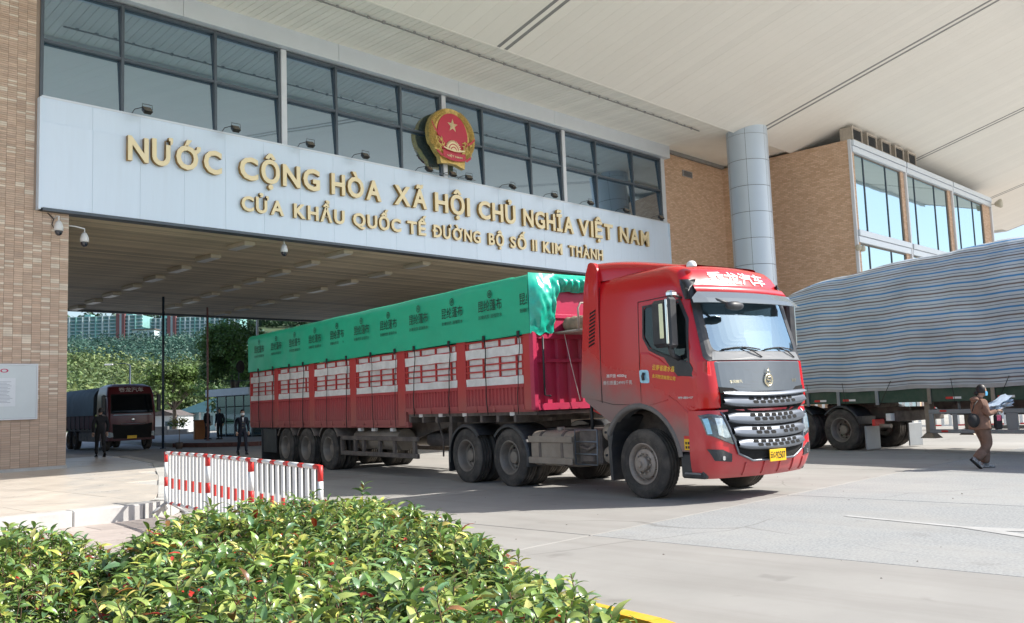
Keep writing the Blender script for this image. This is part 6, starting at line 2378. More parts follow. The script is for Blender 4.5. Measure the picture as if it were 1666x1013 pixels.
def shrub(name, label, poly, top, loc, nclump, nshow):
    """leafy shrub filling a ground polygon up to a height field"""
    T = empty(name, (*loc, 0), 0, label, 'shrub')
    poly = np.array(poly)
    x0, y0 = poly.min(0); x1, y1 = poly.max(0)
    def inside(P):
        c = np.zeros(len(P), bool); n = len(poly)
        for i in range(n):
            a, b_ = poly[i], poly[(i+1) % n]
            m = ((a[1] > P[:, 1]) != (b_[1] > P[:, 1]))
            with np.errstate(divide='ignore', invalid='ignore'):
                xx = (b_[0]-a[0])*(P[:, 1]-a[1])/(b_[1]-a[1])+a[0]
            c ^= m & (P[:, 0] < xx)
        return c
    def edge_dist(P):
        d = np.full(len(P), 1e9); n = len(poly)
        for i in range(n):
            a, b_ = poly[i], poly[(i+1) % n]; ab = b_-a
            t = np.clip(((P-a)@ab)/(ab@ab), 0, 1)
            d = np.minimum(d, np.linalg.norm(P-(a+t[:, None]*ab), axis=1))
        return d
    # candidate clump points; denser on the upper surface
    P = np.stack([rng.uniform(x0, x1, nclump*3), rng.uniform(y0, y1, nclump*3)], 1)
    P = P[inside(P)][:nclump]
    ed = edge_dist(P)
    hf = np.array([mnoise.noise(Vector((x*1.6, y*1.6, 3.3))) for x, y in P])*.10+np.array([mnoise.noise(Vector((x*4.5, y*4.5, 1.3))) for x, y in P])*.055
    H = (top+hf)*np.clip(1-np.exp(-ed*5.5)*.85, 0, 1)
    depth = rng.random(len(P))**1.6
    Z = H*(1-depth*.55)
    # side faces: clumps low near the edge
    nrm = np.zeros((len(P), 3)); nrm[:, 2] = 1
    cen = poly.mean(0)
    out = P-cen; out /= np.maximum(np.linalg.norm(out, axis=1, keepdims=True), .1)
    nrm[:, :2] += out*np.exp(-ed*5)[:, None]*1.3
    nrm[:, :2] += rng.normal(0, .28, (len(P), 2))
    nrm /= np.linalg.norm(nrm, axis=1, keepdims=True)
    # tips sticking out
    tips = rng.random(len(P)) < .10
    Z[tips] += rng.uniform(.01, .08, tips.sum())
    LV = []; LD = []; LS = []; LC = []
    tw = MB().mat(M_twig)
    nl = rng.integers(5, 9, len(P))
    clumpcol = rng.random(len(P))
    for i in range(len(P)):
        c = np.array([P[i, 0], P[i, 1], Z[i]]); n_ = nrm[i]
        k = nl[i]
        ph = rng.uniform(0, 6.28)
        # frame
        a = np.cross(n_, [0.3, 0.9, .1]); a /= np.linalg.norm(a); b_ = np.cross(n_, a)
        s_ = rng.uniform(.75, 1.25)
        cols = leaf_colors(k, 1)*(.75+.5*clumpcol[i])
        if rng.random() < .30: cols = cols*np.array([1.35, 1.15, .9])
        for j in range(k):
            t = j/k
            an = ph+j*2.4
            el = .15+.75*t+rng.normal(0, .15)
            d = (a*math.cos(an)+b_*math.sin(an))*math.cos(el)+n_*math.sin(el)
            pos = c+n_*(.055*t-.03)*s_*1.2
            LV.append(pos); LD.append(d); LS.append(rng.uniform(.045, .095)*s_*(1.15-.4*t)); LC.append(cols[j])
        if depth[i] < .2 or tips[i]:
            tw.tube([tuple(c-n_*.14), tuple(c+n_*.03)], .0025, 3, cap=False)
    LV = np.array(LV); LD = np.array(LD); LS = np.array(LS); LC = np.array(LC)
    roll = rng.normal(0, .35, len(LV))
    Rm = rot_from_dir(LD, roll)
    # the largest leaves to the camera are single objects
    cam = np.array([0, 0, 1.5]); dist = np.linalg.norm(LV-cam, axis=1)
    vis = (LV[:, 2] > top*.88)
    score = np.where(vis, LS/dist, 0)
    score[dist < 1.2] = 0
    order = np.argsort(-score)[:nshow]
    msk = np.ones(len(LV), bool); msk[order] = False
    idx = np.where(msk)[0]
    nv = len(LEAFV)
    wv = rng.uniform(.72, 1.12, (len(idx), 1, 1))
    LW = LEAFV[None]*np.concatenate([np.ones_like(wv), wv, np.ones_like(wv)], 2)
    Vv = np.einsum('nij,nkj->nki', Rm[idx], LW*LS[idx][:, None, None])+LV[idx][:, None, :]
    Vv = Vv.reshape(-1, 3)-np.array([*loc, 0])
    Ff = (LEAFF[None]+(np.arange(len(idx))*nv)[:, None, None]).reshape(-1, 3)
    Cc = np.repeat(LC[idx], nv, 0)
    o = link('foliage', mesh_np('foliage', Vv, Ff, Cc, M_leaf), T); o['kind'] = 'stuff'
    o2 = tw.build('twigs', None, T); o2['kind'] = 'stuff'; o2.location = (-loc[0], -loc[1], 0)
    # individually built leaves share 12 coloured meshes
    cols = np.array([(.12,.22,.06),(.16,.27,.07),(.20,.31,.08),(.27,.36,.09),(.33,.40,.11),(.40,.45,.13),(.48,.48,.16),(.15,.26,.12),(.20,.33,.15),(.24,.34,.09),(.30,.38,.10),(.36,.16,.07)])
    ml = [mesh_np('leaf', LEAFV, LEAFF, np.tile(c*1.15, (nv, 1)), M_leaf) for c in cols]
    for i in order:
        lf = bpy.data.objects.new('leaf', ml[int(rng.integers(0, 12))]); COL.objects.link(lf); lf.parent = T
        m4 = Matrix(Rm[i].tolist()).to_4x4() @ Matrix.Scale(float(LS[i]), 4)
        m4.translation = Vector(LV[i]-np.array([*loc, 0]))
        lf.matrix_local = m4
    # dark inner mass: real branches
    b = MB().mat(M_twig)
    for k in range(60):
        Pi = P[ed > .3]; q = Pi[int(rng.integers(0, len(Pi)))]; e = (cen-q)*.25
        b.tube([(q[0]+e[0], q[1]+e[1], 0), (q[0]+e[0]*.4, q[1]+e[1]*.4, top*.45), (q[0], q[1], top*.8)], [.012, .008, .003], 5, cap=False)
    o3 = b.build('branches', None, T); o3['kind'] = 'stuff'; o3.location = (-loc[0], -loc[1], 0)
    return T

def planting():
    bed = MB().mat(M_soil)
    pl = [(-1.6,6.5),(1.9,6.5),(3.6,6.45),(4.35,6.1),(4.72,5.3),(4.80,4.3),(4.66,3.5),(4.3,2.6),(3.7,1.7),(3.0,1.0),(.5,.2),(-1.6,1.5)]
    bed.prism(pl, 'z', -.01, .08)
    tag(bed.build('planting_bed'), kind='structure')
    My = material('kerb_yellow_paint', (.75,.42,.02), .7, var=.12, vscale=6, dirt=(.45,.35,.2), dirt_amt=.5, dscale=6)
    kb = empty('yellow_kerb', (0, 0, 0)); kb['kind'] = 'structure'
    ring = [(3.7,6.58),(4.42,6.2),(4.82,5.35),(4.90,4.3),(4.76,3.46),(4.39,2.54),(3.78,1.63),(3.05,.92)]
    for i in range(len(ring)-1):
        a, c = Vector(ring[i]), Vector(ring[i+1]); n = max(1, round((c-a).length/.55))
        for k in range(n):
            p, q = a.lerp(c, k/n), a.lerp(c, (k+1)/n); d = (q-p).normalized(); w = Vector((d.y, -d.x))*.06
            p = p+d*.003; q = q-d*.003
            MB().mat(My).prism([tuple(p+w), tuple(q+w), tuple(q-w), tuple(p-w)], 'z', -.01, .125).build('kerb_stone', parent=kb)
    shrub('leafy_shrub', 'broad green shrub with red tips filling the foreground, in front of the barriers',
          [(1.72,4.85),(1.98,5.5),(2.7,6.1),(3.75,6.42),(4.2,6.1),(4.42,5.5),(4.28,4.7),(3.85,3.8),(3.45,3.05),(3.15,2.4),(2.75,1.75),(2.1,1.2),(1.2,1.3),(.7,2.2),(1.2,3.8)], .86, (2.8, 3.6), 8200, 210)
    shrub('leafy_shrub', 'smaller green shrub at the left edge, in front of the stone kerb',
          [(2.25,4.95),(2.62,5.85),(2.35,6.62),(.4,6.65),(-.9,6.55),(-.8,4.2),(.2,2.6),(.8,2.6),(1.25,3.95)], .87, (1.0, 4.8), 4000, 85)
planting()

# ================================================================== BACKGROUND THROUGH THE GATE
M_treeleaf = material('tree_leaf', (.05,.1,.03), .55, var=.2, vscale=3, attr='col', trans=.25)
M_bark = material('bark', (.16,.13,.10), .9, var=.25, vscale=6, bump=.01)

def cards(C, R3, n_each, size, cols, up_bias=.25):
    """leaf clumps spread through ellipsoids: C centres, R3 radii"""
    N_ = len(C)
    tot = N_*n_each
    d = rng.normal(0, 1, (tot, 3)); d /= np.linalg.norm(d, axis=1, keepdims=True)
    rad = rng.random(tot)**.33
    lump = 1+.22*np.sin(d[:, 0]*5+np.repeat(rng.uniform(0, 6, N_), n_each))*np.sin(d[:, 1]*6+1)+.15*np.sin(d[:, 2]*9)
    P = np.repeat(C, n_each, 0)+d*np.repeat(R3, n_each, 0)*(rad*lump)[:, None]
    nrm = d+rng.normal(0, .55, (tot, 3)); nrm[:, 2] += up_bias
    nrm /= np.linalg.norm(nrm, axis=1, keepdims=True)
    a = np.cross(nrm, rng.normal(0, 1, (tot, 3))); a /= np.linalg.norm(a, axis=1, keepdims=True); b_ = np.cross(nrm, a)
    s_ = (np.repeat(size, n_each) if np.ndim(size) else size)*rng.uniform(.6, 1.4, tot)
    s_ = s_[:, None]
    V = np.stack([P-a*s_, P+b_*s_*.55+nrm*s_*.12, P+a*s_, P-b_*s_*.55-nrm*s_*.10], 1).reshape(-1, 3)
    F = np.arange(tot*4).reshape(-1, 4)
    c = np.repeat(cols, n_each, 0)*rng.uniform(.7, 1.3, (tot, 1))
    return V, F, np.repeat(c, 4, 0)

def terrain():
    def hz(r, az):
        t = min(1, max(0, (r-150)/170)); s_ = t*t*(3-2*t)
        z = 16.5*s_
        t2 = min(1, max(0, (r-120)/60)); z += 4.0*t2
        z += 3.0*mnoise.noise(Vector((r*.012, az*6, 2)))*t2
        t3 = min(1, max(0, (r-320)/120)); z += 12*t3
        return z-.05
    rows = []
    rs = [110+ (470-110)*i/40 for i in range(41)]
    azs = [R(-8+62*i/60) for i in range(61)]
    for r in rs:
        rows.append([(r*math.sin(a), r*math.cos(a), hz(r, a) if r > 112 else -1) for a in azs])
    Mh = material('hill_ground', (.05,.08,.03), .95, var=.3, vscale=.05)
    o = MB().mat(Mh).grid(rows, True, flip=True).build('hillside'); tag(o, kind='structure')
    rows = []
    for r in (470, 560, 640, 760):
        rows.append([(r*math.sin(a), r*math.cos(a), {470:34, 560:52, 640:62, 760:40}[r]+5*mnoise.noise(Vector((r*.004, a*7, 9)))) for a in azs])
    o = MB().mat(Mh).grid(rows, True, flip=True).build('far_hill'); tag(o, kind='structure')
    # wood on the slope: one mass of crowns
    n = 3600
    az = rng.uniform(R(12), R(38), n); r = 125+205*rng.random(n)**1.0
    C = np.stack([r*np.sin(az), r*np.cos(az), np.zeros(n)], 1)
    for i in range(n): C[i, 2] = hz(r[i], az[i])
    big = rng.uniform(1.6, 3.0, n)
    R3 = np.stack([big, big, big*rng.uniform(.75, 1.15, n)], 1)
    C[:, 2] += R3[:, 2]*.8+rng.uniform(0, 1.6, n)
    upper = (r > 225+12*np.sin(az*40))
    cols = np.where(upper[:, None], np.array([.06,.135,.10]), np.array([.125,.185,.065]))
    pale = (rng.random(n) < .3)&(~upper)
    cols[pale] = np.array([.19,.24,.085])
    cols = cols*rng.uniform(.65, 1.3, (n, 1))
    V, F, Cc = cards(C, R3, 110, big*.13, cols)
    o = link('hill_wood', mesh_np('hill_wood', V, F, Cc, M_treeleaf, False)); tag(o, kind='stuff')
    # trees along the skyline of the farther ridge
    n = 500
    az = rng.uniform(R(12), R(38), n); r = rng.uniform(560, 650, n)
    C = np.stack([r*np.sin(az), r*np.cos(az), np.full(n, 58.0)], 1); 
    big = rng.uniform(4, 7, n); R3 = np.stack([big, big, big*.9], 1)
    V, F, Cc = cards(C, R3, 30, big*.3, np.tile(np.array([.05,.10,.05]), (n, 1)))
    o = link('ridge_wood', mesh_np('ridge_wood', V, F, Cc, M_treeleaf, False)); tag(o, kind='stuff')
terrain()

def towers_on_hill():
    Mn = material('green_netting', (.22,.44,.42), .7, var=.12, vscale=.3)
    Mn2 = material('pale_facade', (.46,.56,.58), .7, var=.1, vscale=.2)
    Mr = material('rust_tower', (.22,.09,.09), .7, var=.1)
    Mw = material('far_window', (.13,.25,.27), .4, var=.3, vscale=1)
    def block(p0, p1, zb, zt, label, redpos, nbays):
        a = Vector((*p0, 0)); c = Vector((*p1, 0)); d = c-a; L_ = d.length
        T = empty('apartment_block', (a.x, a.y, zb), math.atan2(d.y, d.x), label, 'apartment block')
        H = zt-zb
        P = lambda b, n: b.build(n, None, T)
        P(MB().mat(Mn).box(0, L_, 0, 12, -6, H), 'wall')
        fl = 7; fh = H/fl
        for k in range(fl+1):
            P(MB().mat(Mn2).box(-.1, L_+.1, -.8, -.02, k*fh-.18, k*fh+.18), 'balcony_slab')
        bw = L_/nbays
        wm = MB().mat(Mw).box(0, bw*.46, -.12, -.01, 0, fh*.5).mesh('window')
        for i in range(nbays):
            if abs((i+.5)/nbays-redpos) < .04: continue
            for k in range(fl):
                link('window', wm, T, loc=(i*bw+bw*.26, -.02, k*fh+fh*.28))
            P(MB().mat(Mn2 if i % 3 else Mn).box(i*bw-.25, i*bw+.25, -1.1, 0, -3, H), 'fin')
        xr = redpos*L_
        P(MB().mat(Mr).box(xr-2.0, xr-.6, -1.4, 0, -3, H+1.6), 'stair_tower'); P(MB().mat(Mr).box(xr+.6, xr+2.0, -1.4, 0, -3, H+1.6), 'stair_tower')
        P(MB().mat(Mn2).box(xr-.6, xr+.6, -.9, 0, -3, H+1.0), 'stair_window')
        for x in (.12, .45, .85):
            P(MB().mat(Mn).box(x*L_-1.5, x*L_+1.5, 3, 7, H, H+1.5), 'roof_hut')
    block((147.4,449), (181.5,414), 37, 48.3, 'long teal netted apartment block on the hill, left of the gap', .80, 16)
    block((184.3,411.2), (213,382), 35, 46.4, 'long teal netted apartment block on the hill, right of the gap', .24, 18)
    T = empty('hill_house', (161, 377, 33), R(-45), 'small white building on the hilltop between two apartment blocks', 'house')
    MB().mat(Mn2).box(0, 9, 0, 6, -4, 4.6).build('wall', parent=T)
    MB().mat(M_chassis).box(-.4, 9.4, -.4, 6.4, 4.6, 5.0).build('roof', parent=T)
    for k in range(4): MB().mat(Mw).box(.8+k*2.1, 2.0+k*2.1, -.1, -.02, 1.8, 3.6).build('window', parent=T)
towers_on_hill()

def tree(name, label, loc, h, crowns, trunk_r, col, density, size, group=None):
    T = empty(name, (*loc, 0), 0, label, 'tree', group)
    b = MB().mat(M_bark).tube([(0,0,0),(.05,.02,h*.25),(-.03,.08,h*.5),(.02,0,h*.8)], [trunk_r, trunk_r*.8, trunk_r*.6, trunk_r*.2], 10)
    b.build('trunk', parent=T)
    for (cx, cy, cz, rx, ry, rz) in crowns[:7]:
        MB().mat(M_bark).tube([(0,.02,h*.35),(cx*.5,cy*.5,(h*.35+cz)/2+.1),(cx,cy,cz)], [trunk_r*.5,trunk_r*.3,trunk_r*.1], 6).build('limb', parent=T)
    C = np.array([c[:3] for c in crowns]); R3 = np.array([c[3:] for c in crowns])
    cols = np.tile(np.array(col), (len(C), 1))*rng.uniform(.7, 1.35, (len(C), 1))
    V, F, Cc = cards(C, R3, density, size, cols)
    o = link('crown', mesh_np('crown', V, F, Cc, M_treeleaf, False), T); o['kind'] = 'stuff'
    return T

def near_trees():
    # big dark tree behind the guard post
    cr = []
    for k in range(46):
        a = rng.uniform(0, 6.28); e = rng.uniform(-.2, 1)
        r = 2.3*math.sqrt(max(.05, 1-e*e*.8))
        cr.append((r*math.cos(a)*rng.uniform(.5, 1), r*math.sin(a)*rng.uniform(.5, 1), 4.4+e*3.0, rng.uniform(.7, 1.15), rng.uniform(.7, 1.15), rng.uniform(.45, .8)))
    tree('broadleaf_tree', 'dense dark green tree rising behind the glass guard post', (31.4, 57.2), 7.6, cr, .24, (.09,.18,.04), 420, .10)
    cr = []
    for k in range(30):
        a = rng.uniform(0, 6.28); e = rng.uniform(-.1, 1)
        r = 2.6*math.sqrt(max(.05, 1-e*e*.7))
        cr.append((r*math.cos(a)*rng.uniform(.5, 1), r*math.sin(a)*rng.uniform(.5, 1), 3.2+e*2.2, rng.uniform(.6, 1.2), rng.uniform(.6, 1.2), rng.uniform(.25, .5)))
    tree('broadleaf_tree', 'spreading light green tree with tiered branches, behind the dark blue pole', (34.6, 72.8), 5.8, cr, .20, (.11,.18,.04), 260, .13)
    cr = [(rng.normal(0, 1.4), rng.normal(0, 1.4), 3.5+rng.normal(0, 1.0), 1.2, 1.2, .8) for _ in range(22)]
    tree('broadleaf_tree', 'dark leafy tree between the teal roofed house and the guard post', (38.5, 66.5), 5.5, cr, .2, (.045,.10,.03), 300, .14)
    T = empty('young_tree', (19.0, 39.5, 0), 0, 'small potted tree with pale yellow-green leaves on the road edge', 'tree')
    MB().mat(M_bark).tube([(0,0,.25),(.02,0,.6),(0,.02,1.0)], .018, 6).build('trunk', parent=T)
    MB().mat(material('planter_brown', (.10,.07,.055), .8)).lathe([(0,.0),(.14,.0),(.17,.28),(.15,.29),(.13,.25),(0,.25)], axis='z', seg=16).build('pot', parent=T)
    n = 60
    C = np.zeros((n, 3)); ang = rng.uniform(0, 6.28, n)
    V = []; 
    for k in range(150):
        a = rng.uniform(0, 6.28); e = rng.uniform(-.1, 1.1); L_ = rng.uniform(.25, .5)
    D = np.stack([np.cos(rng.uniform(0, 6.28, 260)), np.sin(rng.uniform(0, 6.28, 260)), rng.uniform(-.3, 1.1, 260)], 1)
    Rm = rot_from_dir(D, rng.normal(0, .4, 260)); S_ = rng.uniform(.10, .20, 260)
    Pp = D/np.linalg.norm(D, axis=1, keepdims=True)*rng.uniform(.05, .34, (260, 1))*np.array([1.3, 1.3, 1.0])+np.array([0, 0, 1.08])
    Vv = (np.einsum('nij,nkj->nki', Rm, LEAFV[None]*S_[:, None, None])+Pp[:, None, :]).reshape(-1, 3)
    Ff = (LEAFF[None]+(np.arange(260)*len(LEAFV))[:, None, None]).reshape(-1, 3)
    cc = np.where(Pp[:, 2:3] > 1.15, np.array([[.38,.42,.08]]), np.array([[.10,.22,.05]]))
    o = link('crown', mesh_np('crown', Vv, Ff, np.repeat(cc, len(LEAFV), 0), M_leaf), T); o['kind'] = 'stuff'
near_trees()

def guard_post():
    Mi = material('island_brick', (.16,.07,.055), .8, var=.2, vscale=5)
    Mf = material('post_white', (.62,.68,.74), .5, var=.05)
    Mt = material('post_frame', (.03,.05,.07), .4, metal=.4)
    Mg = glass_material('post_glass', (.35,.55,.65), (.02,.05,.07), .18, .03, .35)
    isl = empty('traffic_island', (24, 44, 0)); isl['kind'] = 'structure'
    poly = [(20.2,42.6),(20.6,40.0),(21.6,38.0),(24,36.6),(30,36),(36,37),(36,62),(24.5,62),(21.6,50)]
    o = MB().mat(M_concrete).prism([(x-24, y-44) for x, y in poly], 'z', -.02, .155).build('island_top', parent=isl)
    for i in range(5):
        a, c = Vector(poly[i]), Vector(poly[i+1]); n = max(1, round((c-a).length/.45)); d = (c-a)/n
        w = Vector((d.y, -d.x)).normalized()*.05
        for k in range(n):
            p, q = a+d*(k+.03), a+d*(k+.97)
            MB().mat(Mi).prism([(v.x-24, v.y-44) for v in (p+w, q+w, q-w*3, p-w*3)], 'z', -.02, .17).build('kerb_brick', parent=isl)
    T = empty('guard_post', (26.5, 46.2, .155), 0, 'small flat-roofed guard post with dark glass walls and a white fascia', 'guard booth')
    P = lambda b, n, par=None: b.build(n, None, par or T)
    W, D, H = 5.2, 4.0, 2.35
    P(MB().mat(Mf).cbox(-.5, W+.5, -.5, D+.5, H, H+.42, .02), 'fascia')
    P(MB().mat(M_darkgap).box(.05, W-.05, .3, D, 0, .1), 'floor')
    P(MB().mat(M_darkgap).box(.05, W-.05, D-.05, D, .1, H), 'rear_wall')
    xs = [0, .85, 1.75, 2.6, 3.5, 4.35, W]
    for i in range(6):
        for z0, z1 in ((.12, .85), (.9, 1.7), (1.75, H-.03)):
            P(MB().mat(Mg).box(xs[i]+.04, xs[i+1]-.04, .0, .012, z0, z1), 'window_pane')
    for x in xs: P(MB().mat(Mt).box(x-.04, x+.04, -.03, .05, 0, H), 'mullion')
    for z in (.09, .875, 1.725): P(MB().mat(Mt).box(0, W, -.025, .045, z-.03, z+.03), 'transom')
    ys = [0, .95, 1.95, 2.95, D]
    for i in range(4):
        for z0, z1 in ((.12, .85), (.9, 1.7), (1.75, H-.03)):
            P(MB().mat(Mg).box(-.005, .007, ys[i]+.05, ys[i+1]-.04, z0, z1), 'window_pane')
    for y in ys[1:]: P(MB().mat(Mt).box(-.03, .05, y-.04, y+.04, 0, H), 'mullion')
    b = MB().mat(Mt)
    for y in (-.4, D+.4):
        b.tube([(-.4, y, H+.95), (W+.4, y, H+.95)], .02, 6)
    for x in (-.4, .5, 1.5, 2.5, 3.5, 4.5, 5.5):
        b.tube([(x, -.4, H+.42), (x, -.4, H+.95)], .016, 5)
    o = P(b, 'roof_railing'); o['kind'] = 'stuff'
    t = empty('satellite_dish', (26.3, 47.3, 2.92), R(200), 'round dark dish mounted on the guard post roof', 'dish')
    b = MB().mat(M_black).lathe([(0, .04), (.2, .05), (.36, .12), (.345, .135), (.18, .075), (0, .06)], axis='y', seg=28)
    o = b.build('reflector', parent=t); o.location = (0, 0, 1.2)
    MB().mat(M_dark).tube([(0,0,0),(0,0,1.1)], .03, 8).build('mast', parent=t)
    # podium
    t = empty('podium', (23.95, 47.3, .155), R(-20), 'orange-brown wooden box podium standing beside two people', 'podium')
    b = MB().mat(material('podium_wood', (.36,.13,.03), .5, var=.15, vscale=2)).cbox(-.32, .32, -.25, .25, 0, 1.0, .015); b.build('body', parent=t)
    MB().mat(material('podium_trim', (.30,.10,.02), .5)).cbox(-.35, .35, -.28, .28, 1.0, 1.05, .01).build('top', parent=t)
guard_post()

def far_houses():
    Mteal = material('teal_roof', (.025,.075,.09), .6, var=.1)
    Mwall = material('pale_blue_wall', (.30,.46,.52), .8, var=.06)
    Mwt = material('white_wall', (.62,.66,.68), .8, var=.05)
    Mw = material('house_window', (.05,.09,.11), .3)
    T = empty('teal_roof_house', (38.6, 80.2, 0), R(-45), 'low house with teal hipped roof and pale blue walls, beyond the gate', 'house')
    P = lambda b, n, par=None: b.build(n, None, par or T)
    P(MB().mat(Mwall).box(0, 6.0, 0, 5, 0, 1.75), 'wall')
    b = MB().mat(Mteal)
    b.add([(-.5,-.6,1.7),(6.6,-.6,1.7),(6.6,5.5,1.7),(-.5,5.5,1.7),(2.2,2.4,2.95),(4.2,2.4,2.95)], [(0,1,5,4),(1,2,5),(2,3,4,5),(3,0,4),(3,2,1,0)])
    P(b, 'roof')
    for x in (.1,1.9,3.4,4.6,5.8): P(MB().mat(Mwt).box(x-.09, x+.09, -.06, -.01, 0, 1.7), 'pilaster')
    for x in (.8,2.5,3.9): P(MB().mat(Mw).box(x, x+.55, -.03, -.012, .5, 1.35), 'window')
    T2 = empty('white_shed', (34.6, 77.8, 0), R(-45), 'small white building with dark roof at the end of the road', 'house')
    MB().mat(Mwt).box(0, 2.6, 0, 4, 0, 1.5).build('wall', parent=T2)
    MB().mat(M_chassis).prism([(-.2,1.5),(2.8,1.5),(1.3,2.0)], 'y', -.3, 4.3).build('roof', parent=T2)
    MB().mat(Mw).box(1.5, 2.1, -.03, -.01, .0, 1.0).build('door', parent=T2)
    T3 = empty('block_wall', (29.6, 67.6, 0), R(-50), 'stepped grey block wall at the roadside beyond the maroon truck', 'wall')
    Mb = material('block_grey', (.13,.14,.15), .9, var=.2)
    k = 0
    for (n, z) in ((9, 0), (7, .24), (4, .48)):
        for i in range(n):
            MB().mat(Mb).cbox(i*.5+.005, i*.5+.495, 0, .3, z, z+.235, .01).build('block', parent=T3)
far_houses()

def poles():
    Mb = material('pole_blue_dark', (.035,.055,.085), .5, metal=.2)
    Mp = material('pole_pink', (.30,.17,.16), .6)
    def pole(name, label, loc, h, r, m, z0=0):
        t = empty(name, (*loc, z0), 0, label, 'pole')
        MB().mat(m).tube([(0,0,0),(0,0,h)], r, 12).build('shaft', parent=t)
        MB().mat(m).lathe([(0,0),(r*2.4,0),(r*2.4,.03),(r,.04)], axis='z', seg=14).build('base_plate', parent=t)
        return t
    pole('support_pole', 'dark blue steel pole from road to soffit beside the maroon truck', (18.95, 41.0), 7.04, .055, Mb)
    pole('support_pole', 'thin pinkish pole on the traffic island near the podium', (22.7, 44.0), 6.88, .05, Mp, .155)
    t = pole('flag_pole', 'white pole standing behind the green tarpaulin near the dark tree', (28.6, 49.2), 8.4, .07, M_white, .155)
    t = empty('street_lamp', (27.6, 65.0, 0), R(-45), 'street lamp with a white head, behind the maroon truck', 'street lamp')
    MB().mat(Mb).tube([(0,0,0),(0,0,5.2)], .06, 8).build('post', parent=t)
    MB().mat(Mb).tube([(0,0,5.2),(-.4,0,5.35),(-1.2,0,5.3)], .03, 6).build('arm', parent=t)
    MB().mat(M_whitelet).cbox(-1.8,-1.2,-.12,.12,5.24,5.34,.03).build('lamp_head', parent=t)
poles()

